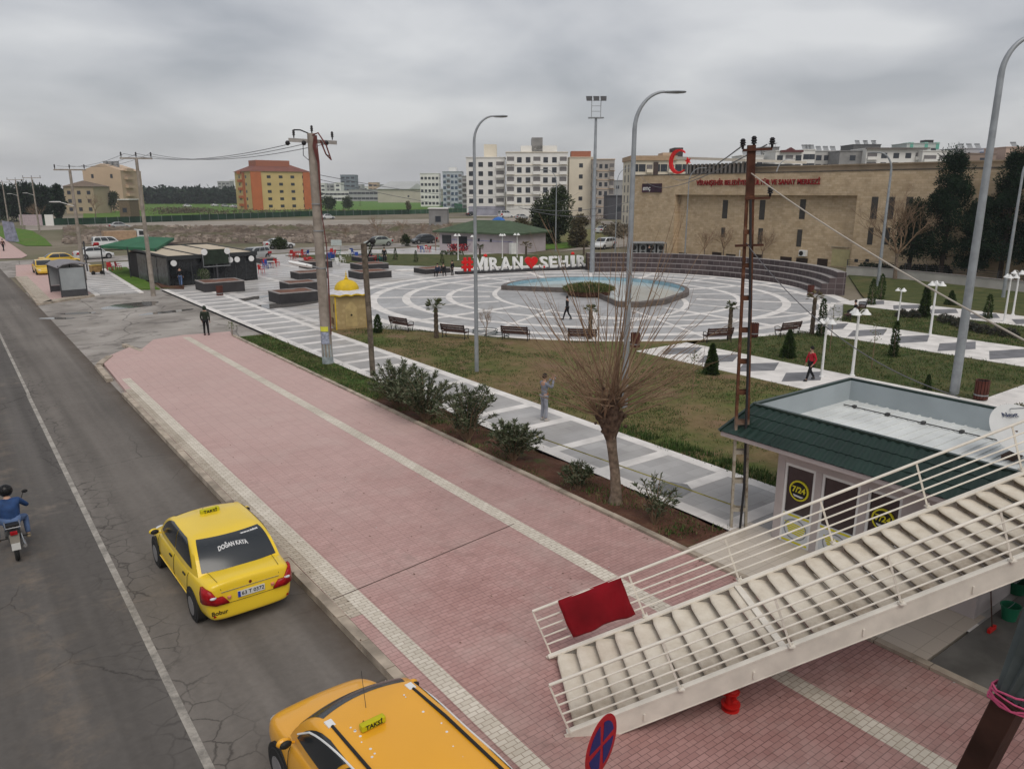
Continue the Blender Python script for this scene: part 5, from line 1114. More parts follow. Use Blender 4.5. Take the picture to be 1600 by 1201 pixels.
ordn = ['first', 'second', 'third', 'fourth', 'fifth', 'sixth', 'seventh', 'eighth', 'ninth', 'tenth', 'eleventh', 'twelfth', 'thirteenth', 'fourteenth', 'fifteenth', 'sixteenth', 'seventeenth', 'eighteenth', 'nineteenth', 'twentieth', 'twenty first']
cpos.sort(key=lambda c: c[1])
for i, (c, px, py) in enumerate(cpos):
    cnt[c] = cnt.get(c, 0)+1; lab = f'{c} plastic chair on the plaza, {ordn[cnt[c]-1]} {c} one counted from the left'; p = at(px, py)
    if c not in prot: prot[c] = chair(CW[c]); prot[c].location = (*p, .03); prot[c].rotation_euler = (0, 0, U(0, 6)); prot[c]['label'] = lab
    else: dup(prot[c], (*p, .03), U(0, 6.28), lab)
def table(px, py, m, lab, first=[None]):
    p = at(px, py); t = thing('plastic_table', lab, 'table', (*p, .03), U(0, 3), 'plastic tables on the plaza'); b = MB(); b.box(-.4, .4, -.4, .4, .70, .74); b.build('tabletop', m, t, bevel=.02)
    for sx in (-.33, .33):
        for sy in (-.33, .33): b = MB(); b.bar((sx*1.1, sy*1.1, 0), (sx, sy, .70), .05, .05); b.build('leg', m, t)
table(465, 402, REDP, 'red plastic table amid the cluster of red chairs, far left'); table(483, 413, REDP, 'red plastic table between the planters in the middle row'); table(517, 404, BLUP, 'blue plastic table behind the planters near the yellow dome'); table(424, 419, WHP, 'white plastic table right of the cafe'); table(663, 394, WHP, 'white plastic table on the pavement left of the pink walled building')
x, y = at(526, 391); t = thing('notice_board', 'pale blank board on legs by the kerb beyond the plaza', 'board', (x, y, 0), -YAW); b = MB(); b.box(-.75, .75, 0, .05, .7, 1.5); b.build('panel', mat('pale board', (.42, .46, .45), .6, .1), t)
for s_ in (-.6, .6): b = MB(); b.box(s_-.03, s_+.03, 0, .05, 0, .7); b.build('leg', GREYP, t)
# pool
POOLIN = mat('blue pool tiles', (.25, .40, .48), .4, .15, 2); PW = mat('pool water', (.52, .55, .53), .12, .12, .3, .15, bscale=3, spec=.6)  # pale water colour carries the sky's reflection
near_ = [at(783, 453), at(830, 455), at(880, 457), at(920, 459), at(940, 468), at(965, 480), at(1000, 481), at(1040, 476), at(1066, 467)]
a0 = math.degrees(math.atan2(near_[-1][1]-47.3, near_[-1][0]-43.4)); a1 = math.degrees(math.atan2(near_[0][1]-47.3, near_[0][0]-43.4))
if a1 < a0: a1 += 360
r_a = math.hypot(near_[-1][0]-43.4, near_[-1][1]-47.3); r_b = math.hypot(near_[0][0]-43.4, near_[0][1]-47.3)
far_ = [(43.4+(r_a+(r_b-r_a)*i/24)*math.cos(R(a0+(a1-a0)*i/24)), 47.3+(r_a+(r_b-r_a)*i/24)*math.sin(R(a0+(a1-a0)*i/24))) for i in range(1, 24)]
poly = near_+far_; cxp = sum(p[0] for p in poly)/len(poly); cyp = sum(p[1] for p in poly)/len(poly); inn = [(cxp+(x-cxp)*.95, cyp+(y-cyp)*.95) for x, y in poly]
pool = thing('fountain_pool', 'large shallow round pool with a notched dark rim and pale blue inside', 'pool', (0, 0, 0)); n = len(poly)
b = MB(); b.add([(x, y, z) for z in (0, .42) for x, y in poly]+[(x, y, .42) for x, y in inn], [(i, (i+1) % n, n+(i+1) % n, n+i) for i in range(n)]+[(n+i, n+(i+1) % n, 2*n+(i+1) % n, 2*n+i) for i in range(n)]); b.build('rim', mat('dark stone rim', (.12, .10, .09), .5, .2, 2), pool)
b = MB(); b.add([(x, y, z) for z in (.42, .04) for x, y in inn], [(i, (i+1) % n, n+(i+1) % n, n+i) for i in range(n)]+[tuple(range(n, 2*n))]); b.build('lining', POOLIN, pool)
b = MB(); b.quad(*[(x, y, .12) for x, y in inn]); b.build('water', PW, pool)
ctr = at(920, 461); b = MB(); b.lathe([(1.7, .1), (1.75, .40), (1.6, .45), (.2, .5)], (*ctr, 0), 24); b.build('island', SOIL, pool, 40)
r = random.Random(4); b = MB()
def fni(r): a = r.uniform(0, 6.283); q = 2.0*math.sqrt(r.random()); return (ctr[0]+q*math.cos(a), ctr[1]+q*math.sin(a), .42+r.random()*.5*(1-(q/2.3)**2)), (math.cos(a), math.sin(a), .5)
foliage(b, 6000, fni, .28, .05, r, .5, .6); o = b.build('island_shrubs', [leafmat('island green', (.05, .08, .02), (.09, .13, .035)), leafmat('island straw', (.13, .12, .05), (.2, .18, .08))], fix=False); tag(o, 'clump of green and straw coloured grasses on the island in the pool', 'shrubs')
# seating wall of four stepped tiers
SWM = NT('dark tile tiers', .6); bb_ = SWM.brick(.60, .46, .03, 0.0, (.055, .042, .044), (.095, .072, .072), (.15, .128, .13), swap=(0, 2))
SWM.col(SWM.mix(.6, bb_[0], SWM.ramp(SWM.noise(.5, 4), [(.3, (.8,)*3), (.7, (1.3,)*3)]), 'MULTIPLY')); SWM = SWM.m
wc = (47.2, 46.2); wr = 14.6; sw_ = thing('seating_wall', 'long curved stepped seating wall of dark square tiles round the far side of the plaza', 'seating wall', (0, 0, 0))
for k in range(4):
    b = MB(); rr = wr+.55*k; z0_, z1_ = .02, .46*(k+1); n = 70; A0_, A1_ = -49, 62
    # each tier unrolled so that tiles follow the arc
    me = MB(); P = arc(wc, rr, A0_, A1_, n); Q = arc(wc, wr+2.35, A0_, A1_, n)
    for i in range(n): me.quad((*P[i], z0_ if k == 0 else z1_-.46), (*P[i+1], z0_ if k == 0 else z1_-.46), (*P[i+1], z1_), (*P[i], z1_)); me.mat(1); Q2 = arc(wc, rr+.56 if k < 3 else wr+2.35, A0_, A1_, n) if i == 0 else Q2; me.quad((*P[i], z1_), (*P[i+1], z1_), (*Q2[i+1], z1_), (*Q2[i], z1_)); me.mat(0)
    if k == 3:
        for i in range(n): me.quad((*Q[i], 0), (*Q[i], z1_), (*Q[i+1], z1_), (*Q[i+1], 0))
    e0, e1_ = P[0], arc(wc, rr+.56 if k < 3 else wr+2.35, A0_, A1_, n)[0]; me.quad((*e0, 0), (*e1_, 0), (*e1_, z1_), (*e0, z1_))
    o = me.build('tier', [SWM, CAP], sw_, fix=False)
    # unwrap the arc in the tier's own UV so tiles run along it
    uv = o.data.uv_layers.new(name='UVMap')
    for pg in o.data.polygons:
        for li in pg.loop_indices:
            v = o.data.vertices[o.data.loops[li].vertex_index].co; a = math.atan2(v.y-wc[1], v.x-wc[0]); rad_ = math.hypot(v.x-wc[0], v.y-wc[1]); endf = abs(pg.normal.x*math.cos(a)+pg.normal.y*math.sin(a)) < .3 and abs(pg.normal.z) < .3
            uv.data[li].uv = ((rad_ if endf else a*wr), v.z-.02)
tcn = SWM.node_tree.nodes.new('ShaderNodeTexCoord')
for nd in SWM.node_tree.nodes:
    if nd.type == 'TEX_BRICK': SWM.node_tree.links.new(tcn.outputs['UV'], nd.inputs['Vector'])
# letters of the city name
lt0, lt1 = Vector((*at(722, 428), 0)), Vector((*at(925, 419), 0)); dl = (lt1-lt0).normalized(); la = math.atan2(dl.y, dl.x); 
b = MB(); b.bar(lt0-dl*.6+Vector((0, 0, .14)), lt1+dl*.2+Vector((0, 0, .14)), 1.1, .28); tag(b.build('letter_plinth', STN), 'long low dark plinth carrying the big city name letters', 'plinth')
LW = mat('white letter paint', (.78, .78, .77), .4, .04); LR = mat('red letter paint', (.60, .012, .012), .4, .05)
def lpos(px):
    # along the plinth line, found from the photo column
    best = None
    for i in range(400):
        q = lt0.lerp(lt1, i/399*1.04-.02); rx, ry = q.x, q.y; cx_ = cY*rx-sY*ry; cy_ = sY*rx+cY*ry; dep = cy_*cP+CAMH*sP; u = 800+FPX*cx_/dep
        if best is None or abs(u-px) < best[0]: best = (abs(u-px), q)
    return best[1]
lets = [('#', 730, 1.4, LR, 'red hash sign starting the big letter row', 'hash_sign'), ('V', 749.5, 1.4, LW, 'white letter V behind the tall grey lamp', 'letter'), ('I', 758.5, 1.3, LW, 'first white letter I with a red dot, between V and R', 'letter'), ('R', 772, 1.3, LW, 'white letter R between the first dotted I and the A', 'letter'), ('A', 790, 1.3, LW, 'white letter A of the big letter row', 'letter'), ('N', 809, 1.3, LW, 'white letter N just left of the red heart', 'letter'),
        ('HEART', 830, 1.2, LR, 'big red heart in the middle of the letter row', 'heart_sign'), ('Ş', 849, 1.2, LW, 'white letter S with cedilla right of the red heart', 'letter'), ('E', 864, 1.2, LW, 'white letter E of the big letter row', 'letter'), ('H', 880, 1.2, LW, 'white letter H of the big letter row', 'letter'), ('I', 894.5, 1.2, LW, 'second white letter I with a red dot, near the right end', 'letter'), ('R', 908, 1.2, LW, 'last white letter R at the right end of the row', 'letter')]
for ch, px, hh, m_, lab, nm in lets:
    p = lpos(px); t = thing(nm, lab, 'letter' if nm == 'letter' else nm.replace('_', ' '), (p.x, p.y, .28), la, 'big city name letters')
    if ch == 'HEART':
        b = MB(); pts = []
        for i in range(40): a = 2*math.pi*i/40; pts.append((16*math.sin(a)**3*.045, -.1, hh*.56+(13*math.cos(a)-5*math.cos(2*a)-2*math.cos(3*a)-math.cos(4*a))*.045))
        b.ext(pts, (0, .3, 0)); b.build('heart', m_, t, 30)
    elif ch == '#':
        b = MB()
        for s_ in (-.24, .24): b.box(s_-.13, s_+.13, -.15, .15, 0, hh)
        b.build('uprights', m_, t); b = MB()
        for z in (.28, .78): b.box(-.60, .60, -.14, .14, z, z+.28)
        b.build('bars', m_, t)
    else:
        base_ch = 'S' if ch == 'Ş' else ch; me = text_mesh(base_ch, hh*1.38, .16, m_, .035); xs = [v.co.x for v in me.vertices]; ys = [v.co.y for v in me.vertices]; cx_ = (min(xs)+max(xs))/2; y0_ = min(ys); kx = {'V': 1.1, 'I': .42, 'R': 1.1, 'A': 1.2, 'N': 1.15, 'S': 1.0, 'E': .95, 'H': 1.1}[base_ch]/(max(xs)-min(xs)); ky = hh/(max(ys)-y0_)
        for v in me.vertices: v.co.x = (v.co.x-cx_)*kx*.93; v.co.y = (v.co.y-y0_)*ky
        part('body', me, t, (0, 0, 0), (R(90), 0, 0))
        if ch == 'I': b = MB(); b.lathe([(.02, hh+.08), (.19, hh+.12), (.2, hh+.22), (.14, hh+.34), (.02, hh+.38)], n=14); b.build('dot', LR, t, 60)
        if ch == 'Ş': b = MB(); b.box(-.08, .12, -.2, .16, .05, .22); b.build('cedilla', LR, t)
# ================================================================ PEOPLE
def skin_mesh(name, joints, edges, m, parent, sub=2):
    me = bpy.data.meshes.new(name); me.from_pydata([Vector(j[0]) for j in joints], edges, []); me.materials.append(m); o = bpy.data.objects.new(name, me); S.collection.objects.link(o); o.parent = parent
    sk = o.modifiers.new('skin', 'SKIN'); sk.use_smooth_shade = True
    if not me.skin_vertices: bpy.context.view_layer.objects.active = o
    for i, j in enumerate(joints):
        rr = j[1]; me.skin_vertices[0].data[i].radius = rr if isinstance(rr, tuple) else (rr, rr)
    me.skin_vertices[0].data[0].use_root = True
    s = o.modifiers.new('sub', 'SUBSURF'); s.levels = sub; s.render_levels = sub; return o
SKIN = mat('skin', (.42, .25, .18), .6, .05); HAIR = mat('black hair', (.012, .010, .010), .7, .1); SHOE = mat('dark shoe', (.03, .03, .03), .6, .1)
def person(label, loc, rz, H, top, trs, pose='stand', hair=True, skirt=None, shoes=SHOE, scarf=None, hood=None, group=None, hip=None, fat=1.0, bag=None):
    """local frame: x to the person's left-right, -y is the way they face, z up, for a 1.75 m figure scaled to H"""
    t = thing('person', label, 'person', loc, rz, group); t.scale = (H/1.75,)*3
    hz = .93; lean = Vector((0, 0, 0)); L = {}
    sh = Vector((0, 0, 1.42)); 
    if pose == 'sit': hz = .47
    if pose == 'ride': hz = .78
    d = hz-.93; neck = Vector((0, -.01, 1.48+d)); head = Vector((0, -.03, 1.63+d))
    if pose == 'ride': neck += Vector((0, -.10, -.02)); head += Vector((0, -.16, -.02))
    feet = {}
    if pose in ('stand', 'phone', 'phone_up'): legs = {1: [(.09, 0, hz-.03), (.10, -.01, .50), (.11, .02, .09)], -1: [(-.09, 0, hz-.03), (-.11, -.02, .50), (-.12, 0, .09)]}
    elif pose == 'walk': legs = {1: [(.09, 0, hz-.03), (.10, -.16, .50), (.10, -.26, .10)], -1: [(-.09, 0, hz-.03), (-.09, .05, .50), (-.10, .30, .14)]}
    elif pose == 'sit': legs = {1: [(.10, -.02, hz+.02), (.13, -.45, .50), (.14, -.48, .09)], -1: [(-.10, -.02, hz+.02), (-.13, -.45, .50), (-.14, -.45, .09)]}
    else: legs = {1: [(.11, 0, hz), (.30, -.42, .70), (.30, -.20, .32)], -1: [(-.11, 0, hz), (-.30, -.42, .70), (-.30, -.20, .32)]}
    sz_ = 1.40+d
    A = {}
    for s_ in (1, -1):
        if pose in ('stand', 'sit'): A[s_] = [(.19*s_, 0, sz_), (.25*s_, .03, sz_-.29), (.22*s_, -.08, sz_-.54)]
        elif pose == 'walk': A[s_] = [(.19*s_, 0, sz_), (.24*s_, .10*s_, sz_-.29), (.23*s_, .04*s_-.10, sz_-.52)]
        elif pose == 'phone': A[s_] = [(.19*s_, 0, sz_), (.22*s_, -.10, sz_-.27), (.08*s_, -.30, sz_-.12)]
        elif pose == 'phone_up': A[s_] = [(.19*s_, 0, sz_), (.21*s_, -.20, sz_-.14), (.07*s_, -.36, sz_+.14)]
        else: A[s_] = [(.20*s_, -.08, sz_-.02), (.36*s_, -.26, sz_-.24), (.36*s_, -.52, sz_-.30)]
    if pose == 'hold': A[1] = [(.19, 0, sz_), (.23, .02, sz_-.28), (.08, -.22, sz_-.20)]
    tor = [((0, 0, hz), (.125*fat, .095*fat)), ((0, .0, hz+.14), (.12*fat, .09*fat)), ((0, -.01+(-.04 if pose == 'ride' else 0), hz+.34), (.14*fat, .10*fat)), ((0, 0+(-.08 if pose == 'ride' else 0), sz_-.02), (.15*fat, .085*fat))]
    # one continuous body
    J = list(tor)+[(tuple(neck), .05), (tuple(neck.lerp(head, .45)), .055), (tuple(head), (.078, .092)), (tuple(head+Vector((0, 0, .07))), (.07, .085))]; E = [(0, 1), (1, 2), (2, 3), (3, 4), (4, 5), (5, 6), (6, 7)]
    for s_ in (1, -1):
        k = len(J); a = A[s_]; J += [(a[0], .055), (a[1], .042), (a[2], .028)]; E += [(3, k), (k, k+1), (k+1, k+2)]
        hd = (Vector(a[2])-Vector(a[1])).normalized(); J += [(tuple(Vector(a[2])+hd*.06), (.036, .018))]; E.append((k+2, k+3)); L[s_] = (Vector(a[2])+hd*.09, hd)
        k = len(J); l = legs[s_]; J += [(l[0], .085), (l[1], .058), (l[2], .038), (tuple(Vector(l[2])+Vector((0, -.14, -.055))), .035)]; E += [(0, k), (k, k+1), (k+1, k+2), (k+2, k+3)]
    body = skin_mesh('body', J, E, SKIN, t, 2)
    # fingers, nose, ears: small pieces rooted in the body
    for s_ in (1, -1):
        p, hd = L[s_]; sd_ = hd.cross(Vector((0, 1, .3))).normalized(); cu = hd.cross(sd_).normalized(); b = MB()
        for f, (o_, ln) in enumerate(((-.027, .065), (-.009, .078), (.009, .074), (.027, .058))):
            q = p+sd_*o_; b.tube([q-hd*.02, q+hd*ln*.5+cu*.006, q+hd*ln*.8+cu*.025, q+hd*ln*.85+cu*.04], [.009, .0085, .008, .006], 5)
        q = p-hd*.05+sd_*.035*-1; b.tube([q, q-sd_*.02+hd*.03+cu*.01, q-sd_*.02+hd*.055+cu*.02], [.011, .010, .008], 5); b.build('hand', SKIN, t, 60)
    b = MB(); b.ext([tuple(head+Vector(v)) for v in ((-.012, -.092, -.02), (.012, -.092, -.02), (0, -.094, .03))], (0, -.018, -.006))
    for s_ in (1, -1): b.sphere(head+Vector((s_*.078, .005, .0)), .022, 6, 5, sx=.4)
    b.build('face', SKIN, t, 60)
    b = MB()
    for s_ in (1, -1): b.sphere(head+Vector((s_*.03, -.088, .015)), .009, 6, 4)
    b.box(head.x-.022, head.x+.022, head.y-.095, head.y-.085, head.z-.052, head.z-.044); b.build('features', mat('dark features', (.06, .03, .025), .5, 0), t)
    if hair:
        b = MB(); b.sphere(head+Vector((0, .018, .045)), .098, 14, 9, sz=1.08); b.build('hair', HAIR, t, 80)
        if scarf: b = MB(); b.sphere(head+Vector((0, .015, .02)), .112, 14, 9, sz=1.25); b.build('headscarf', scarf, t, 80)
    if hood: b = MB(); b.sphere(head+Vector((0, .02, .03)), .12, 14, 9, sz=1.2); b.build('hood', hood, t, 80)
    # clothes
    f2 = 1.13
    J = [(p, tuple(v*f2+.008 for v in rr)) for p, rr in tor]; J[0] = ((tor[0][0][0], 0, tor[0][0][2]-.06), tuple(v*f2+.012 for v in tor[0][1])); E = [(0, 1), (1, 2), (2, 3), (3, 4)]; J.append((tuple(neck-Vector((0, 0, .03))), .062))
    for s_ in (1, -1): k = len(J); a = A[s_]; J += [(a[0], .072), (a[1], .056), (tuple(Vector(a[1]).lerp(Vector(a[2]), .93)), .042)]; E += [(3, k), (k, k+1), (k+1, k+2)]
    skin_mesh('jacket', J, E, top, t, 2)
    J = [((0, 0, hz+.02), (.13*fat, .10*fat))]; E = []
    for s_ in (1, -1): k = len(J); l = legs[s_]; J += [(l[0], .098), (l[1], .072), (tuple(Vector(l[2])+Vector((0, 0, .0))), .056)]; E += [(0, k), (k, k+1), (k+1, k+2)]
    skin_mesh('trousers', J, E, trs, t, 2)
    for s_ in (1, -1):
        f = Vector(legs[s_][2]); b = MB(); b.lathe([(.04, 0), (.052, .01), (.052, .04), (.04, .075), (.035, .1)], (0, 0, 0), 10, 1, 2.3); vv = [Vector(v)+Vector((f.x, f.y-.05, max(0, f.z-.09))) for v in b.v]; b.v = vv; b.build('shoe', shoes, t, 60)
    if skirt: b = MB(); b.lathe([(.17, .72), (.22, .55) if False else (.19, .78), (.155, .98), (.12, 1.08)], (0, 0, 0), 16, 1, .8); b.build('long_top', skirt, t, 60)
    return t, L
def pp(px, py, z=0): x, y = at(px, py, z); return (x, y, z)
CAMAZ = math.atan2(-cY, -sY)    # direction from the scene back to the viewer
def face(px_dir): """rotation so that -y local points along camera-right*px_dir[0] + camera-forward*px_dir[1]"""; a, f = px_dir; dx, dy = cY*a+sY*f, -sY*a+cY*f; return math.atan2(dy, dx)+math.pi/2
GJ = mat('grey blue shirt', (.20, .22, .27), .8, .15, 5); GT = mat('light grey trousers', (.26, .27, .31), .8, .15, 5); DJK = mat('dark jacket', (.012, .013, .016), .8, .2); JEAN = mat('blue jeans', (.09, .14, .26), .8, .15, 5); DT = mat('black trousers', (.012, .012, .014), .8, .2); OLVJ = mat('dark olive jacket', (.020, .030, .020), .8, .3, 4); REDJ = mat('red top', (.42, .015, .03), .7, .15)
t, L = person('person in grey holding up a phone on the stone path by the bare tree', pp(850, 656, .165), face((.85, .5)), HT(850, 656, 580)-.12, GJ, GT, 'phone_up', fat=.92, shoes=mat('pale shoe', (.4, .38, .36), .6, .1))
b = MB(); b.box(-.04, .04, -.47, -.455, 1.50, 1.66); b.build('phone', DARK, t) if False else tag(b.build('phone', mat('phone body', (.4, .4, .42), .3, 0)), 'phone held up by the person in grey', 'phone')
ph = bpy.data.objects['phone']; ph.location = t.location; ph.rotation_euler = t.rotation_euler; ph.scale = t.scale
b = MB(); b.tube([(.13, -.13, 1.42), (.10, -.15, 1.2), (.06, -.16, .98)], .018, 6); b.box(.02, .11, -.19, -.13, .86, 1.02); b.build('orange_strap', mat('orange strap', (.50, .17, .03), .7, .1), t)
person('person in a dark olive hooded jacket at the tip of the pink pavement', pp(323, 523, SW), face((-.1, 1)), 1.66, OLVJ, DT, 'stand', hood=OLVJ, fat=1.2)
person('person in dark clothes walking across the paved plaza before the pool', pp(886, 499, .04), face((-.8, .3)), 1.55, DJK, DT, 'walk')
person('person in a red top and black trousers walking on the diamond path behind the kiosk', pp(1265, 594, .12), face((-.9, -.2)), 1.52, REDJ, DT, 'walk', skirt=mat('black long top', (.012, .012, .014), .8, .1))
person('person in jeans and a dark jacket walking away beside the cafe', pp(283, 447, .17), face((-.3, 1)), 1.72, DJK, JEAN, 'walk')
person('person in black standing on the plaza near the side street', pp(601, 409, .03), face((.2, -1)), 1.75, DJK, DT, 'stand', fat=1.15)
person('person in black standing left of the red hash sign', pp(707, 430, .03), face((-.6, -.6)), 1.5, DJK, DT, 'stand')
person('person in dark blue sitting on the planter by the letters, left one', pp(684, 431, .03), face((-.3, -1)), 1.7, mat('navy jacket', (.02, .03, .06), .8, .2), DT, 'sit'); person('person in black sitting on the planter by the letters, right one', pp(693, 430, .03), face((.3, -1)), 1.7, DJK, DT, 'sit')
person('person in dark clothes sitting on the seating wall behind the tall lamp', (atD(1014, 398, 83).x, atD(1014, 398, 83).y, 1.35), face((0, -1)), 1.7, DJK, DT, 'sit')
person('person walking on the far pink pavement at the left edge', pp(6, 392), face((0, 1)), 1.7, mat('brown coat', (.08, .035, .03), .8, .2), DT, 'walk')
person('person in dark clothes seated on the bench at the right rim of the plaza', pp(1335, 496, .05), face((-.8, .2)), 1.6, DJK, DT, 'sit')
# ================================================================ VEHICLES
GLS = NT('tinted car glass', .2); GLS.b.inputs['Specular IOR Level'].default_value = .7; GLS.col((.018, .022, .026)); GLS = GLS.m
def paint(n, c, v=.04):
    m = mat(n, c, .32, v, .8); b = m.node_tree.nodes['Principled BSDF']; b.inputs['Coat Weight'].default_value = .6; b.inputs['Coat Roughness'].default_value = .08; return m
HUB = mat('wheel rim', (.30, .30, .31), .35, .1, metal=.5); LAMPW = mat('headlight glass', (.6, .62, .64), .15, 0); LAMPR = mat('tail light red', (.32, .008, .012), .2, .2, 14); PLATE = mat('plate white', (.6, .6, .58), .5, 0); BLU = mat('plate blue', (.02, .05, .35), .5, 0)
def car(name, label, cat, loc, rz, pm, L_=4.4, Wd=1.74, Hh=1.45, kind='saloon', detail=1, group=None):
    """front points to +y"""
    t = thing(name, label, cat, loc, rz, group); w = Wd/2; h = L_/2
    belt = .93*Hh/1.45; wr_ = .31
    if kind == 'saloon': st_ = [(-h, .36, .86, .74), (-h+.02, .28, 1.0, .84), (-h+.07, .25, 1.03, .90), (-h+.16, .22, 1.04, .94), (-h+.55, .20, 1.035, .985), (-h+1.0, .19, belt+.07, 1), (-.3, .18, belt+.02, 1), (.75, .18, belt-.01, 1), (h-1.0, .18, .87, .99), (h-.45, .20, .76, .95), (h-.16, .23, .66, .86), (h-.04, .28, .56, .72), (h, .34, .48, .60)]
    else: st_ = [(-h, .36, .85, .78), (-h+.03, .26, 1.0, .90), (-h+.15, .22, belt+.07, .97), (-h+.6, .2, belt+.06, 1), (-.3, .18, belt+.03, 1), (.9, .18, belt, 1), (h-.95, .18, .95, .99), (h-.45, .2, .85, .95), (h-.16, .23, .74, .87), (h-.04, .28, .6, .74), (h, .34, .5, .62)]
    b = MB(); vs = []; k = 13
    for (y, zb, zt, f) in st_:
        ww = w*f; m_ = zb+(zt-zb)*.52
        half = [(0, zb), (ww*.80, zb), (ww*.93, zb+.06), (ww*.985, zb+(m_-zb)*.6), (ww, m_), (ww*.975, zt-.10), (ww*.90, zt-.025), (ww*.72, zt+.005), (0, zt+.03)]
        ring_ = half+[(-x, z) for x, z in half[-2:0:-1]]; k = len(ring_); vs += [(x, y, z) for x, z in ring_]
    n = len(st_); b.add(vs, [(i*k+j, i*k+(j+1) % k, (i+1)*k+(j+1) % k, (i+1)*k+j) for i in range(n-1) for j in range(k)]+[tuple(range(k))[::-1], tuple(range((n-1)*k, n*k))])
    body = b.build('body', pm, t, 38); ss = body.modifiers.new('sub', 'SUBSURF'); ss.levels = 1; ss.render_levels = 2
    # cabin surface: level v in 0..1 from belt to roof
    if kind == 'saloon': yr0, yr1, yf0, yf1 = -h+.52, -h+1.32, h-1.12, h-1.98
    elif kind == 'hatch': yr0, yr1, yf0, yf1 = -h+.12, -h+.45, h-1.0, h-1.75
    else: yr0, yr1, yf0, yf1 = -h+.06, -h+.22, h-1.12, h-1.95
    zb_, zt_ = belt-.02, Hh
    def prof(v): return zb_+(zt_-zb_)*(math.sin(v*math.pi/2)**.93 if v < 1 else 1)
    def ww_(v): return w*(.945-.135*v-.05*v**4)
    def yb(v): return yr0+(yr1-yr0)*v**1.05
    def yf(v): return yf0+(yf1-yf0)*v**1.05
    def P(u, v, side, off=0):
        """side faces: u along y 0..1"""
        e = .05*math.sin(math.pi*u)**.5; return Vector((side*(ww_(v)*(1-.05*(abs(2*u-1)**4))+off), yb(v)+(yf(v)-yb(v))*u, prof(v)))
    def Pf(s, v, fr, off=0):
        wv = ww_(v)*(.95); bow = .16*(1-s*s) if fr else .10*(1-s*s); y = (yf(v)+bow+off) if fr else (yb(v)-bow-off); return Vector((s*wv, y, prof(v)))
    b = MB(); nv = 9; vs = []; nu = 14; ns = 10
    for i in range(nv+1):
        v = i/nv; row = [P(j/nu, v, 1) for j in range(nu+1)]+[Pf(1-2*j/ns, v, True) for j in range(1, ns)]+[P(1-j/nu, v, -1) for j in range(nu+1)]+[Pf(-1+2*j/ns, v, False) for j in range(1, ns)]; vs += row
    k = len(vs)//(nv+1); fs = [(i*k+j, i*k+(j+1) % k, (i+1)*k+(j+1) % k, (i+1)*k+j) for i in range(nv) for j in range(k)]
    # crowned roof
    top_ = vs[nv*k:]; c_ = Vector((0, sum(q.y for q in top_)/k, zt_)); o_ = len(vs)
    for f, dz in ((.9, .018), (.7, .035), (.35, .045)): vs += [Vector((c_.x+(q.x-c_.x)*f, c_.y+(q.y-c_.y)*f, zt_+dz)) for q in top_]
    base_ = nv*k
    for q in range(3): s0_ = base_+q*k; fs += [(s0_+j, s0_+(j+1) % k, s0_+k+(j+1) % k, s0_+k+j) for j in range(k)]
    fs.append(tuple(range(base_+3*k, base_+4*k))); b.add(vs, fs); b.build('cabin', pm, t, 60)
    def patch(fn, u0, u1, v0, v1, name, m, par=t, nu=10, nv_=7, cut=None):
        b = MB(); vs = []
        for i in range(nv_+1):
            v = v0+(v1-v0)*i/nv_
            a, c = (u0, u1) if cut is None else cut(i/nv_)
            for j in range(nu+1): vs.append(fn(a+(c-a)*j/nu, v))
        b.add(vs, [(i*(nu+1)+j, i*(nu+1)+j+1, (i+1)*(nu+1)+j+1, (i+1)*(nu+1)+j) for i in range(nv_) for j in range(nu)]); return b.build(name, m, par, 60)
    rw = patch(lambda s, v: Pf(s, v, False, .012), -.92, .92, .12, .92, 'rear_window', GLS); patch(lambda s, v: Pf(s, v, True, .012), -.9, .9, .10, .88, 'windscreen', GLS)
    for sd_ in (1, -1):
        if kind == 'saloon': cuts = ((.10, .515), (.53, .95))
        elif kind == 'hatch': cuts = ((.06, .30), (.33, .60), (.63, .95))
        else: cuts = ((.05, .32), (.35, .62), (.65, .95))
        for q, (a, c) in enumerate(cuts):
            r0_, r1_ = (q == 0), (q == len(cuts)-1)
            patch(lambda u, v: P(u, v, sd_, .010), a, c, .13, .88, 'side_window', GLS, cut=lambda g, a=a, c=c, r0_=r0_, r1_=r1_: (a+(.07*(1-math.sqrt(max(0, 1-g*g))) if r0_ else 0), c-(.10*(1-math.sqrt(max(0, 1-g**2))) if r1_ else 0)))
        b = MB(); b.sphere((sd_*(w+.09), yf0-.30, belt+.115), .075, 10, 6, sx=1.15, sy=.5, sz=.75); b.build('mirror_glass', DARK, t, 60); b = MB(); b.sphere((sd_*(w+.09), yf0-.22, belt+.10), .09, 10, 6, sx=1.15, sy=.6, sz=.75); b.tube([(sd_*w*.93, yf0-.2, belt+.02), (sd_*(w+.06), yf0-.22, belt+.08)], .02, 6); b.build('mirror', pm, t, 60)
    for sy_ in (-1, 1):
        yw = sy_*(h-.82) if sy_ > 0 else -(h-.86)
        for sx_ in (-1, 1):
            b = MB(); b.cyl((sx_*(w-.20), yw, wr_+.02), (sx_*(w+.004), yw, wr_+.02), wr_+.055, n=28); b.build('wheel_arch', BLACKR, t, 30)
            b = MB(); x0 = sx_*(w-.16); x1 = sx_*(w+.018); b.cyl((x0, yw, wr_), (x1, yw, wr_), wr_, n=28); wh = b.build('wheel', BLACKR, t, 30, bevel=.015)
            b = MB(); b.cyl((sx_*(w+.012), yw, wr_), (sx_*(w+.024), yw, wr_), wr_*.62, n=20)
            b.build('rim', HUB, wh, 30)
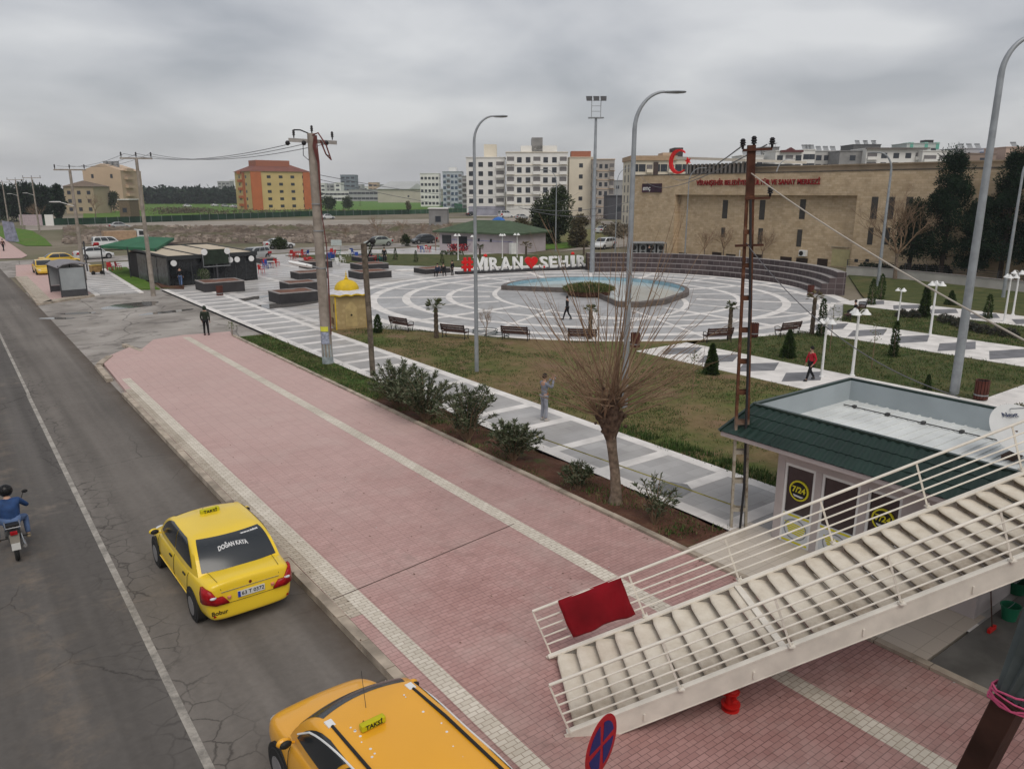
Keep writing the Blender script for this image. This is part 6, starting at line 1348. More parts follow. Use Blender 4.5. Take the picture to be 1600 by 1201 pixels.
    for sx_ in (-1, 1):
        b = MB(); o_ = .012
        def rp(i, g, f_=1.0):
            y, zb, zt, f = st_[i]; m_ = zb+(zt-zb)*.52; P3 = [(w*f, m_), (w*f*.985, (m_+zt)/2-.03), (w*f*.965, zt-.085)]; x_, z_ = P3[g]; return Vector((sx_*(x_*f_+o_), y-o_*(1.2 if i < 2 else 0), z_))
        cols_ = [[rp(0, g, .62+.1*g) for g in range(3)], [rp(0, g, 1.0) for g in range(3)], [rp(1, g) for g in range(3)], [rp(2, g) for g in range(3)], [rp(3, g) for g in range(3)]]; cols_.append([cols_[4][g]+Vector((sx_*.004, .16-.05*abs(g-1), 0)) for g in range(3)])
        vs = [q for c_ in cols_ for q in c_]; b.add(vs, [(i*3+j, i*3+j+1, (i+1)*3+j+1, (i+1)*3+j) for i in range(5) for j in range(2)]); tl = b.build('tail_light', LAMPR, t, 60); sd2 = tl.modifiers.new('thick', 'SOLIDIFY'); sd2.thickness = .05; sd2.offset = 0
        b = MB(); q1_ = cols_[1][1].lerp(cols_[2][1], .5); b.sphere(q1_+Vector((sx_*.004, -.012, .03)), .05, 10, 6, sx=1.3, sy=.7, sz=.6); b.build('lamp_lens', LAMPW, tl, 60)
        b = MB(); b.sphere((sx_*w*.66, h-.17, .60), .13, 12, 8, sx=1.1, sy=.9, sz=.45); b.build('headlight', LAMPW, t, 60)
    if detail:
        GAPM = mat('panel gap', (.03, .025, .015), .8, 0)
        for sx_ in (-1, 1):
            for yy in ((h-1.18, -.12, -1.12) if kind == 'saloon' else (h-1.15, .1, -.95)):
                b = MB(); b.tube([(sx_*(w*.955), yy+.03, .27), (sx_*(w*.997+.001), yy, .50), (sx_*(w*1.0+.001), yy-.02, .62), (sx_*(w*.985+.003), yy-.06, .84), (sx_*(w*.955), yy-.08, .925)], .005, 5); b.build('door_gap', GAPM, t)
            b = MB(); b.tube([(sx_*(w*.985+.002), h-1.0, .40), (sx_*(w*.99+.004), 0, .42), (sx_*(w*.99+.003), -h+1.2, .42)], .012, 6); b.build('side_strip', pm, t)
            b = MB(); b.tube([(sx_*w*.66, -h+.10, 1.045), (sx_*w*.70, -h+.55, 1.06)], .004, 5); b.tube([(sx_*w*.62, -h+.0, .90), (sx_*w*.66, -h+.10, 1.045)], .004, 5); b.build('boot_gap', GAPM, t)
        b = MB(); b.tube([(-w*.62, -h-.004, .60), (0, -h-.012, .60), (w*.62, -h-.004, .60)], .004, 5); b.build('bumper_gap', GAPM, t)
        b = MB(); b.box(-.26, .26, -h-.022, -h-.005, .66, .78); pl_ = b.build('number_plate', PLATE, t); b = MB(); b.box(-.26, -.21, -h-.024, -h-.0225, .66, .78); b.build('plate_band', BLU, pl_)
        part('lettering', text_mesh('63 T 0372', .105, .001, BLK, .002), pl_, (.03, -h-.0235, .72), (R(90), 0, 0))
        b = MB(); b.box(-w*.62, w*.62, -h-.006, -h+.01, .845, .855); b.build('boot_trim', mat('chrome', (.5, .5, .5), .25, 0, metal=.8), t)
        for sx_ in (-1, 1):
            for yy in (.05, -.95) if kind == 'saloon' else (0., ): b = MB(); b.box(sx_*(w*.99)-.012, sx_*(w*.99)+.012, yy-.08, yy+.08, .80, .83); b.build('door_handle', DARK, t)
    return t, P, Pf, h, w, prof
YC1 = paint('bright yellow taxi paint', (.82, .57, .03)); YC2 = paint('orange yellow taxi paint', (.82, .39, .025))
def taxi_sign(t, y, z, m=None, tilt=0):
    b = MB(); b.box(-.20, .20, -.055, .055, 0, .11); s_ = b.build('taxi_sign', mat('sign yellow', (.50, .46, .01), .5, .05), t, bevel=.02); s_.location = (-.22 if y < 0 else 0, y, z); s_.scale = (.85, .85, .85) if y < 0 else (1, 1, 1); s_.rotation_euler = (0, 0, tilt)
    for sg_ in (-1, 1): part('lettering', text_mesh('TAKSİ', .10, .001, BLK, .003), s_, (0, .058*sg_, .055), (R(90), 0, math.pi if sg_ > 0 else 0))
t, P, Pf, h, w, pr = car('taxi', 'bright yellow saloon taxi driving along the kerb with white writing on its rear window', 'taxi', (3.84, 15.95, 0), R(1.0), YC1, 4.5, 1.80, 1.49, 'saloon'); taxi_sign(t, .12, 1.50)
TXW = mat('white sticker', (.62, .62, .62), .5, 0)
def curved_text(txt, size, fn, par, m, u0, u1, v0, arc_=0):
    me = text_mesh(txt, size, 0, m, .004); xs = [v.co.x for v in me.vertices]; x0, x1 = min(xs), max(xs)
    for v in me.vertices:
        f = (v.co.x-x0)/(x1-x0); s = u0+(u1-u0)*f; vv = v0+v.co.y*1.35+arc_*(1-(2*f-1)**2); v.co = fn(s, vv)
    part('lettering', me, par)
curved_text('DOĞAN KAYA', .11, lambda s, v: Pf(s, v, False, .016), t, TXW, -.42, .36, .52, .05); curved_text('www.taksi', .06, lambda s, v: Pf(s, v, False, .016), t, TXW, .28, .82, .80, 0)
b = MB(); b.sphere((0, -h+.01, .90), .035, 8, 5, sy=.4); b.build('badge', mat('dark badge', (.15, .02, .01), .4, 0), t)
for sx_ in (-1, 1): b = MB(); b.cyl((sx_*.42, -h-.004, .70), (sx_*.42, -h-.012, .74), .035, n=12); b.build('sticker', mat('pink sticker', (.6, .22, .15), .5, 0), t); b = MB(); b.box(sx_*.62-.11, sx_*.62+.11, -h-.008+.03, -h+.05, .36, .40); b.build('reflector', LAMPR, t)
part('lettering', text_mesh('Bobur', .12, .001, BLK, .002), t, (-.62, -h-.002+.0, .45), (R(90), 0, R(-6)))
t, P, Pf, h, w, pr = car('taxi', 'orange yellow taxi van cut by the bottom edge, with black roof strips', 'taxi', (3.73, 7.80, 0), R(2.5), YC2, 4.60, 1.80, 1.60, 'van'); taxi_sign(t, -.10, 1.65, tilt=R(0))
for sx_ in (-1, 1):
    b = MB(); b.tube([(sx_*.60, .26, 1.615), (sx_*.61, -.5, 1.64), (sx_*.60, -1.9, 1.63)], .022, 6); b.build('roof_strip', DARK, t)
    b = MB(); b.box(sx_*.60-.05, sx_*.60+.05, .26, .40, 1.595, 1.62); b.build('strip_cap', WHITE, t); b = MB(); b.tube([P(.06+.90*q/24, .20+.70*math.sin(math.pi*q/24)**.45, sx_, .014) for q in range(25)], .014, 6); b.build('window_trim', WHITE, t)
b = MB(); b.tube([(-.1, .30, 1.62), (.02, .62, 1.95)], .004, 5); b.build('aerial', DARK, t)
b = MB(); rr = random.Random(3)
for k in range(16): x_, y_ = rr.choice((-.42, .42))+rr.gauss(0, .05), rr.uniform(-1.4, .2); b.cyl((x_, y_, 1.632), (x_, y_, 1.640), rr.uniform(.008, .02), n=6)
b.build('paint_chips', WHITE, t)
SILV = paint('silver paint', (.36, .37, .37)); WHC = paint('white car paint', (.62, .63, .63)); BLC = paint('dark car paint', (.03, .035, .04)); GRC = paint('grey green car paint', (.28, .31, .27)); YC3 = paint('yellow car paint', (.62, .40, .03))
XD = -math.pi/2    # heading along the side street
def cpx(px, py): x, y = at(px, py); return (x, y, .01)
car('parked_car', 'grey green saloon parked on the side street before the stony bank', 'car', cpx(591, 384), XD+math.pi, GRC, detail=0, kind='saloon'); car('parked_car', 'dark saloon parked left of the pink walled building', 'car', cpx(662, 380), XD+math.pi, BLC, detail=0)
car('parked_car', 'white car parked behind the dark round bush', 'car', cpx(437, 388), XD, WHC, detail=0); car('parked_car', 'silver hatchback seen behind the right end of the cafe roof', 'car', cpx(398, 405), XD+math.pi+.5, SILV, detail=0, kind='hatch')
car('parked_car', 'white saloon parked behind the bus shelter', 'car', cpx(148, 404), XD+.2, WHC, detail=0); car('parked_car', 'white van parked by the green canopy', 'van', cpx(172, 390), XD, WHC, 4.4, 1.8, 1.85, 'van', 0)
car('parked_car', 'white estate car on the ramp left of the stone building', 'car', cpx(944, 388), XD+math.pi+.3, WHC, 4.4, 1.75, 1.55, 'hatch', 0); car('parked_car', 'silver saloon on the far dirt road behind the power poles', 'car', cpx(187, 357), XD, SILV, detail=0)
car('taxi', 'yellow car approaching at the far end of the bus shelter pavement', 'taxi', cpx(70, 428), math.pi, YC3, detail=0); car('taxi', 'yellow car crossing behind the bus shelter, mostly hidden', 'taxi', cpx(98, 415), XD, YC3, detail=0)
car('parked_car', 'white car on the dirt road below the orange apartment block', 'car', cpx(512, 342), XD, WHC, detail=0); car('parked_car', 'dark car parked before the white apartment blocks', 'car', cpx(738, 337), XD, BLC, detail=0)
car('parked_car', 'white van parked under the corner of the white apartment blocks', 'van', cpx(790, 340), XD, WHC, 5, 1.9, 2.2, 'van', 0); car('parked_car', 'silver car parked right of the white van by the apartments', 'car', cpx(815, 342), XD, SILV, detail=0)
for i, (px, py, m_) in enumerate(((293, 323, WHC), (336, 322, WHC), (352, 323, SILV), (366, 324, WHC), (372, 325, SILV), (74, 333, WHC), (945, 364, WHC), (1112-125, 340, BLC))):
    car('parked_car', ('white car alone on the far lot left of the orange block', 'white car first in the far row by the orange block', 'silver car second in the far row by the orange block', 'white car third in the far row by the orange block', 'silver car nearest the orange block wall', 'white car under the dark trees at the far left', 'white car half hidden behind scrub near the stone building', 'dark car far behind the scrub left of the stone building')[i], 'car', cpx(px, py), XD+U(-.3, .3), m_, detail=0)
# pale truck partly hidden by the canopy
x, y = at(200, 381); t = thing('parked_truck', 'truck with tan cargo body and white cab behind the green canopy', 'truck', (x, y, 0), XD); b = MB(); b.box(-1.1, 1.1, -3.4, 1.2, .8, 2.1); b.build('cargo_body', mat('tan tarp', (.38, .26, .17), .8, .15), t)
b = MB(); b.ext([(-1.05, 1.3, .5), (-1.05, 2.9, .5), (-1.05, 2.95, 1.4), (-1.05, 2.5, 2.2), (-1.05, 1.3, 2.3)], (2.1, 0, 0)); cb2 = b.build('cab', WHC, t, bevel=.04); b = MB(); b.ext([(-1.06, 1.6, 1.4), (-1.06, 2.75, 1.4), (-1.06, 2.42, 2.05), (-1.06, 1.6, 2.1)], (2.12, 0, 0)); b.build('window', GLS, t)
for sx_ in (-1, 1):
    for yw in (-2.4, 2.0): b = MB(); b.cyl((sx_*.75, yw, .42), (sx_*1.08, yw, .42), .42, n=18); b.build('wheel', BLACKR, t, 30)
# motorcycle and rider
mx, my = at(28, 872); t = thing('motorcycle', 'small motorcycle with white rear plate ridden along the outer lane', 'motorcycle', (mx, my+.6, 0), R(0))
b = MB(); b.add(*(lambda: (lambda q: (q.v, q.f))(MB().tube([(0, -.62+.27*math.cos(a), .30+.27*math.sin(a)) for a in (2*math.pi*i/20 for i in range(21))], .05, 8, False)))()); b.build('rear_wheel', BLACKR, t, 60)
b = MB().tube([(0, .66+.27*math.cos(a), .30+.27*math.sin(a)) for a in (2*math.pi*i/20 for i in range(21))], .045, 8, False); b.build('front_wheel', BLACKR, t, 60)
for yy in (-.62, .66): b = MB(); b.cyl((-.03, yy, .3), (.03, yy, .3), .14, n=14); b.build('hub', HUB, t, 30)
b = MB(); b.lathe([(.02, -.28), (.12, -.22), (.15, 0), (.12, .22), (.02, .3)], (0, 0, 0), 12); b.v = [(v[0], v[2]+.2, v[1]*.8+.78) for v in b.v]; b.build('fuel_tank', mat('dark blue paint', (.02, .03, .08), .3, 0), t, 50)
b = MB(); b.ext([(-.13, -.62, .78), (.13, -.62, .78), (.13, .02, .74), (-.13, .02, .74)], (0, 0, .07)); b.build('seat', DARK, t, bevel=.02)
b = MB(); b.box(-.11, .11, -.2, .25, .28, .62); b.cyl((-.16, .05, .4), (.16, .05, .4), .1, n=10); b.build('engine', mat('engine metal', (.10, .10, .10), .4, .3), t, bevel=.02)
b = MB(); b.tube([(0, .66, .3), (.0, .5, .75), (0, .42, 1.0)], .03, 8); b.tube([(0, .42, 1.0), (.2, .38, 1.05), (.36, .28, 1.0)], .016, 6); b.tube([(0, .42, 1.0), (-.2, .38, 1.05), (-.36, .28, 1.0)], .016, 6); b.build('handlebar', DARK, t, 50)
for s_ in (-1, 1): b = MB(); b.tube([(s_*.26, .36, 1.03), (s_*.34, .40, 1.22)], .008, 5); b.sphere((s_*.38, .40, 1.25), .065, 8, 6, sy=.3, sz=.7); b.build('mirror', DARK, t, 60)
b = MB(); b.ext([(-.09, -.92, .50), (.09, -.92, .50), (.10, -.86, .70), (-.10, -.86, .70)], (0, .03, 0)); b.build('mudguard', mat('pale mudguard', (.20, .18, .15), .5, .1), t); b = MB(); b.box(-.085, .085, -.955, -.94, .36, .52); b.build('number_plate', PLATE, t)
b = MB(); b.box(-.07, .07, -.90, -.84, .70, .78); b.build('tail_light', LAMPR, t, bevel=.01); b = MB(); b.tube([(-.14, -.45, .88), (-.14, -.85, .86), (.14, -.85, .86), (.14, -.45, .88)], .012, 6); b.build('rack', mat('chrome', (.5, .5, .5)), t)
b = MB(); b.tube([(.15, .1, .32), (.17, -.3, .30), (.18, -.75, .34)], [.03, .04, .045], 8); b.build('exhaust', mat('chrome', (.5, .5, .5)), t, 50); b = MB(); b.cyl((-.34, -.05, .32), (.34, -.05, .32), .015, n=6); b.build('footpeg', DARK, t)
rd, _ = person('rider in blue jacket and jeans with black helmet on the motorcycle', (mx, my+.38, .02), math.pi, 1.76, mat('blue jacket', (.022, .055, .15), .7, .25, 5), JEAN, 'ride', fat=1.5, hair=False, shoes=mat('tan shoe', (.36, .29, .20), .6, .1))
b = MB(); b.sphere((0, -.17, 1.47), .145, 16, 10, sz=1.02); b.build('helmet', mat('black helmet', (.01, .01, .011), .25, 0), rd, 60)
# second rider glimpsed at far left pavement edge
# ================================================================ BUS SHELTER, CAFE, SMALL THINGS ON THE LEFT
x, y = at(113, 458); bs = thing('bus_shelter', 'grey bus shelter with a curved roof on the far pink pavement', 'bus shelter', (7.9, 70.8, .12), R(4))
GLP = mat('milky glass panel', (.30, .32, .33), .3, .1, 1); SHF = mat('dark shelter frame', (.06, .06, .065), .5, .1)
b = MB(); b.ext([(-1.0, -2.2, 2.3), (-.6, -2.2, 2.55), (0, -2.2, 2.65), (.6, -2.2, 2.62), (1.2, -2.2, 2.5), (1.2, -2.2, 2.44), (0, -2.2, 2.58), (-.6, -2.2, 2.48), (-.95, -2.2, 2.26)], (0, 4.4, 0)); b.build('roof', mat('grey shelter roof', (.20, .19, .20), .5, .1), bs, 40)
for yy in (-2.1, 2.1):
    for xx in (-.9, .9): b = MB(); b.box(xx-.04, xx+.04, yy-.04, yy+.04, 0, 2.45); b.build('post', SHF, bs)
    b = MB(); b.box(-.85, .85, yy-.01, yy+.01, .55, 2.25); b.build('side_glass', GLP, bs); b = MB(); b.box(-.85, .85, yy-.02, yy+.02, .05, .53); b.build('kick_panel', SHF, bs)
b = MB(); b.box(.88, .90, -2.05, 2.05, .3, 2.3); b.build('back_glass', GLP, bs); b = MB(); b.box(.35, .85, -1.8, 1.8, .42, .47); b.build('bench', SHF, bs)
x, y = at(115, 461); b = MB(); b.cyl((x, y, .1), (x, y, 2.7), .05, n=8); tag(b.build('stop_post', SHF), 'thin dark post standing in front of the bus shelter', 'post')
x, y = at(137, 425); b = MB()
b.cyl((x, y, 0), (x, y, 3.2), .08, n=8); tag(b.build('dark_post', SHF), 'dark post at the left corner of the green canopy', 'post')
p = at(151, 430); t = thing('vending_cart', 'small brown and yellow cart by the end of the striped walk', 'cart', (*p, .1), .2); b = MB(); b.box(-.5, .5, -.35, .35, .25, .9); b.build('box', mat('tan cart', (.30, .19, .08), .7, .3, 3), t, bevel=.02); b = MB(); b.box(-.55, .55, -.4, .4, .9, .95); b.build('top', mat('yellow cart top', (.45, .30, .05), .6, .2), t)
for s_ in (-.4, .4): b = MB(); b.cyl((s_, -.38, .2), (s_, -.34, .2), .2, n=14); b.build('wheel', BLACKR, t)
p = at(172, 424); 
for i, (dx, dy, m_, c) in enumerate(((0, 0, REDP, 'red'), (.9, .3, REDP, 'red'), (.3, .9, WHP, 'white'))):
    dup(prot[c], (p[0]+dx, p[1]+dy, .1), i, ('front red', 'rear red', 'white')[i]+' plastic chair at the left end of the green canopy')
# cafe: pavilion with three cream roof panels and dark glass front, and green canopy
CA = (16.9, 70.2); CB = (25.3, 73.0)
f0 = Vector((*at(266, 448), 0)); f1 = Vector((*at(402, 437), 0)); fx = (f1-f0).normalized(); fyv = Vector((-fx.y, fx.x, 0)); CWd = (f1-f0).length; CD = 11
ca = thing('cafe', 'dark glass fronted cafe with three cream roof panels', 'cafe', f0, math.atan2(fx.y, fx.x))
zf = HT(266, 448, 401)*.5+HT(402, 437, 395)*.5; zbk = zf+.2; n_ = 3
DKG_ = mat('cafe dark glass', (.012, .014, .016), .15, .2, 2, spec=.5); FRM = mat('anthracite frame', (.035, .038, .04), .5, .1); CRM = mat('cream awning', (.50, .43, .33), .8, .06, 1)
b = MB(); b.box(.1, CWd-.1, .1, CD, 0, zf-.15); b.build('wall', mat('cafe inner dark', (.02, .018, .02), .7, .2), ca)
for k in range(n_):
    x0, x1 = k*CWd/n_+.12, (k+1)*CWd/n_-.12; b = MB(); b.ext([(x0, -.1, zf), (x1, -.1, zf), (x1, CD, zbk), (x0, CD, zbk)], (0, 0, .06)); b.build('roof_panel', CRM, ca)
b = MB()
for k in range(n_+1): xx = k*CWd/n_; b.bar((xx, -.15, zf+.03), (xx, CD+.1, zbk+.03), .16, .18)
b.bar((-.1, -.15, zf-.05), (CWd+.1, -.15, zf-.05), .14, .35); b.bar((-.1, CD+.1, zbk), (CWd+.1, CD+.1, zbk), .14, .3); b.build('roof_frame', FRM, ca)
for k in range(8):
    x0, x1 = k*CWd/8+.06, (k+1)*CWd/8-.06; b = MB(); b.box(x0, x1, 0, .05, .1, zf-.25); b.build('glass_panel', DKG_, ca)
for k in range(3): yy = 0.15+k*2.7; b = MB(); b.box(-.03, .02, yy, yy+2.5, .1, zf-.1); b.build('side_panel', mat('patterned side glass', (.07, .075, .08), .3, .5, 3), ca)
b = MB(); 
for k in range(9): b.box(k*CWd/8-.05, k*CWd/8+.05, -.03, .08, 0, zf-.2)
b.build('mullions', FRM, ca)
for xx in (.4, CWd*.68, CWd*.76, CWd*.93): b = MB(); b.cyl((xx, -.36, zf-.5), (xx, -.30, zf-.5), .26, n=20); b.build('round_sign', WHITE, ca, 30); 
b = MB(); b.box(CWd*.36, CWd*.64, -.75, -.65, zf-.75, zf+.55); sgn = b.build('sign_board', mat('dark green board', (.02, .03, .02), .6, .3), ca)
for s_ in (.37, .63): b = MB(); b.cyl((CWd*s_, -.80, zf+.35), (CWd*s_, -.76, zf+.35), .28, n=18); b.build('round_lamp', WHITE, sgn, 30)
b = MB(); b.tube([(CWd*.35, -.78, zf+.1), (CWd*.35, -.78, zf-.95), (CWd*.65, -.78, zf-.95), (CWd*.65, -.78, zf+.1)], .035, 6); b.build('sign_frame', GREYP, sgn)
b = MB(); b.box(CWd*.5-.06, CWd*.5+.06, -.73, -.63, 0, zf-.7); b.build('sign_post', SHF, sgn)
# green canopy on posts
gc = thing('green_canopy', 'green awning on posts joined to the left side of the cafe', 'canopy', (0, 0, 0)); 
c0, c1, c2, c3 = [Vector((*at(px, py, z), z)) for px, py, z in ((157, 383, 3.0), (243, 388, 3.0), (272, 371, 3.3), (205, 372, 3.3))]
b = MB(); mid = (c0+c1+c2+c3)/4+Vector((0, 0, .6))
for a, c in ((c0, c1), (c1, c2), (c2, c3), (c3, c0)): b.quad(a, c, mid)
for a, c in ((c0, c1), (c1, c2), (c3, c0)): b.quad(a, c, c-Vector((0, 0, .25)), a-Vector((0, 0, .25)))
b.build('cover', mat('green awning cloth', (.035, .13, .07), .8, .12, .8), gc, fix=False)
for i, q in enumerate((c0, c1, c0.lerp(c1, .5), c3)): b = MB(); b.cyl((q.x, q.y, 0), (q.x, q.y, q.z), .06, n=8); b.build('post', FRM, gc)
q = c0.lerp(c1, .5).lerp(c2.lerp(c3, .5), .6); b = MB(); b.box(q.x-.6, q.x+3.6, q.y-4, q.y+4, 0, 2.7, R(0)); b.build('back_wall', mat('dark red brown wall', (.05, .022, .02), .8, .4, 1), gc)
for px, py in ((256, 440), (266, 442), (321, 452)): 
    p = at(px, py); t = thing('potted_plant', ('potted shrub at the left corner of the cafe', 'second potted shrub beside the cafe corner', 'small potted shrub near the planter by the cafe')[(256, 266, 321).index(px)], 'potted plant', (*p, .05)); b = MB(); b.lathe([(.2, 0), (.3, .5), (.32, .52), (.28, .5), (.26, .45)], n=14); b.build('pot', mat('terracotta', (.24, .09, .05), .8, .2), t, 40); b = MB(); r = random.Random(px)
    foliage(b, 350, lambda r: ((r.gauss(0, .25), r.gauss(0, .25), .6+r.random()*1.0), (0, 0, 1)), .22, .07, r); b.build('leaves', [CYP, LF2], t, fix=False)
# fixtures behind the plaza: pink walled building with green hipped roof
pw0 = Vector((*at(687, 391), 0)); pw1 = Vector((*at(806, 397), 0)); ux = (pw1-pw0).normalized(); WL = (pw1-pw0).length; pb = thing('community_building', 'single storey pale pink building with a green hipped roof', 'building', pw0, math.atan2(ux.y, ux.x)); zw = 2.75
PKW = mat('pale pink wall', (.47, .42, .44), .7, .08, .6); b = MB(); b.box(0, WL, 0, 8, 0, zw); b.build('wall', PKW, pb)
b = MB(); e = .7; b.add([(-e, -e, zw), (WL+e, -e, zw), (WL+e, 8+e, zw), (-e, 8+e, zw), (3.5, 4, zw+1.45), (WL-3.5, 4, zw+1.45), (-e, -e, zw-.2), (WL+e, -e, zw-.2), (WL+e, 8+e, zw-.2), (-e, 8+e, zw-.2)], [(0, 1, 5, 4), (1, 2, 5), (2, 3, 4, 5), (3, 0, 4), (0, 6, 7, 1), (1, 7, 8, 2), (2, 8, 9, 3), (3, 9, 6, 0), (6, 9, 8, 7)]); b.build('roof', mat('faded green roof tiles', (.065, .095, .055), .8, .15, 1), pb)
for xx, w2, z0_, z1_ in ((.5, 1.6, 1.0, 2.2), (3.4, 1.4, .9, 2.1), (6.6, .3, 1.5, 1.9), (8.6, .3, 1.5, 1.9)): b = MB(); b.box(xx, xx+w2, -.05, .02, z0_, z1_); b.build('window', GLASSD, pb)
b = MB(); b.box(1.2, WL-.5, -.03, .01, 1.55, 1.68); b.build('blue_band', mat('faded lilac band', (.30, .29, .42), .7, .3, 2), pb)
b = MB(); b.cyl((-.4, -.4, 0), (-.4, -.4, zw), .08, n=8); b.build('porch_post', mat('pinkish post', (.30, .20, .18), .8, .1), pb)
for i, px in enumerate((733, 722)): p = at(px, 392); o = None
for i, (px, py, lab) in enumerate(((709, 395, 'red flower bush right of the low hedge by the pink walled building'), (724, 395, 'larger red flower bush before the pink walled building'))):
    p = at(px, py); r = random.Random(i); b = MB(); foliage(b, 300, lambda r: ((p[0]+r.gauss(0, .35), p[1]+r.gauss(0, .35), .2+r.random()*.9), (0, 0, 1)), .2, .15, r); tag(b.build('flower_bush', [REDP, mat('dark purple leaf', (.05, .02, .04), .8, .1)], fix=False), lab, 'bush')
p = at(801, 397); b = MB(); b.box(-.4, .4, -.3, .3, 0, 1.5); o = b.build('electric_box', WHITE, bevel=.02); o.location = (*p, 0); tag(o, 'white metal box at the right end of the pink walled building', 'electric box')
# ================================================================ STONE BUILDING
XB = 79.0
def fb(px, py, X=XB): return atX(px, py, X)       # (Y, z) on the facade
SB = NT('rough sandstone cladding', .85)
sb_ = SB.brick(.62, .24, .010, .5, (.48, .37, .245), (.58, .465, .33), (.42, .325, .22), swap=(1, 2)); c = SB.mix(.85, sb_[0], SB.ramp(SB.noise(.35, 6, .7), [(.3, (.76, .73, .70)), (.5, (1., .98, .95)), (.72, (1.2, 1.18, 1.14))]), 'MULTIPLY')
c = SB.mix(.5, c, SB.ramp(SB.noise(1.6, 5, .7), [(.3, (.78, .74, .70)), (.7, (1.18,)*3)]), 'MULTIPLY'); SB.col(c); SB.bump(sb_[1], -.3, .01); SB = SB.m
hall = thing('cultural_centre', 'long sandstone clad hall with narrow slit windows and red lettering on its top band', 'building', (0, 0, 0))
yL_, ztop = fb(992, 275); yR_ = -30.0; ztop = sum(fb(px, py)[1] for px, py in ((992, 275), (1330, 266), (1598, 262)))/3
y_r0 = fb(1054, 330)[0]; y_r1 = fb(1337, 330)[0]; z_b = fb(1200, 304.5)[1]; DEP = 30; RC = .9
b = MB(); b.box(XB, XB+DEP, y_r0, yL_, -.05, z_b); b.box(XB+RC, XB+DEP, y_r1, y_r0, -.05, z_b); b.box(XB, XB+DEP, yR_, y_r1, -.05, z_b); b.box(XB, XB+DEP, yR_, yL_, z_b, ztop); b.build('wall', SB, hall)
b = MB(); b.box(XB-.06, XB+.5, yR_, yL_+.05, ztop, ztop+.12); b.build('coping', mat('dark coping', (.10, .085, .07), .8, .2), hall)
SLIT = mat('slit window glass', (.055, .05, .045), .3, .2, 2)
def fwin(pxa, pxb, pya, pyb, X, name='window', m=None, par=hall, d=.03):
    ya, za = fb(pxa, pya, X); yb2, zb2 = fb(pxb, pyb, X); b = MB(); b.box(X-d, X+.02, min(ya, yb2), max(ya, yb2), min(za, zb2), max(za, zb2)); return b.build(name, m or SLIT, par)
for px, pa, pb_, w2 in ((1133, 312, 341, 6), (1191, 312, 343, 6), (1254, 311, 342, 6), (1130, 355, 370, 5), (1188, 356, 382, 5), (1249, 358, 385, 5)): fwin(px-w2/2, px+w2/2, pa, pb_, XB+RC)
for px, pa, pb_, w2 in ((1366, 307, 342, 6), (1392, 307, 342, 6), (1420, 307, 342, 6), (1360, 355, 382, 5), (1386, 355, 382, 5), (1470, 307, 342, 6), (1545, 307, 342, 6)): fwin(px-w2/2, px+w2/2, pa, pb_, XB)
for px, w2, pa, pb_ in ((1067, 12, 394, 403), (1090, 14, 397, 404), (1120, 14, 393, 404), (1142, 14, 396, 406), (1182, 18, 396, 406), (1228, 17, 400, 411), (1253, 17, 402, 413), (1285, 15, 403, 416)): fwin(px-w2/2, px+w2/2, pa, pb_, XB+RC, 'basement_window', mat('dark brown window', (.035, .022, .018), .4, .2))
for px in (1338, 1355, 1420): fwin(px-2.5, px+2.5, 404, 409, XB, 'vent', DARK)
fwin(1301, 1326, 388, 417, XB+RC, 'door', mat('pale yellow door', (.42, .37, .20), .6, .08)); fwin(1300, 1327, 384, 387, XB+RC, 'lintel', mat('pale lintel', (.35, .30, .22), .8, .1), d=.15)
b = MB(); ya, za = fb(1060, 320, XB+RC); b.cyl((XB+RC-.15, ya, 0), (XB+RC-.15, ya, za), .09, n=8); b.tube([(XB+RC-.15, ya, za), (XB+RC-.15, ya-.3, za+.4), (XB+RC-.15, ya-.4, z_b-.1)], .09, 8); b.build('drainpipe', mat('tan pipe', (.40, .31, .21), .7, .1), hall, 40)
ya, za = fb(1157, 390, XB+RC); b = MB(); b.cyl((XB+RC-.1, ya, 0), (XB+RC-.1, ya, za), .07, n=8); b.build('drainpipe', WHITE, hall, 40)
# red lettering
RL = mat('dark red lettering', (.25, .012, .012), .5, .1)
y0_, z0_ = fb(1089, 286); y1_, z1_ = fb(1282, 283.5)
me = text_mesh('VİRANŞEHİR BELEDİYESİ KÜLTÜR VE SANAT MERKEZİ', 1.0, .06, RL, .02, spacing=1.05); xs = [v.co.x for v in me.vertices]; w0 = max(xs)-min(xs); cx_ = (max(xs)+min(xs))/2; ys = [v.co.y for v in me.vertices]; zh = fb(1186, 279)[1]-fb(1186, 290.5)[1]
for v in me.vertices: v.co.x = (v.co.x-cx_)*abs(y0_-y1_)/w0; v.co.y *= zh/(max(ys)-min(ys))*1.15
part('lettering', me, hall, (XB-.1, (y0_+y1_)/2, (z0_+z1_)/2), (R(90), 0, R(-90)))
ya, za = fb(1005, 286.5); yb2, zb2 = fb(1034, 300); sgb = fwin(1005, 1034, 286.5, 300, XB, 'sign_board', mat('dark purple sign', (.035, .022, .030), .5, 0, .4, col2=(.10, .02, .07)), d=.2)
part('lettering', text_mesh('emç', 1.0, .02, WHITE, .01), sgb, (XB-.24, ya-.9, (za+zb2)/2-.05), (R(90), 0, R(-90)), (.85, .9, 1))
b = MB(); ya, za = fb(1257, 395, XB+RC); b.box(XB+RC-.5, XB+RC-.05, ya-.45, ya+.45, za-.35, za+.35); ac = tag(b.build('air_conditioner', WHITE, bevel=.03), 'white air conditioner on the stone wall above the basement windows', 'air conditioner')
b = MB(); b.cyl((XB+RC-.53, ya+.12, za), (XB+RC-.5, ya+.12, za), .26, n=20); b.build('fan_grille', DARK, ac)
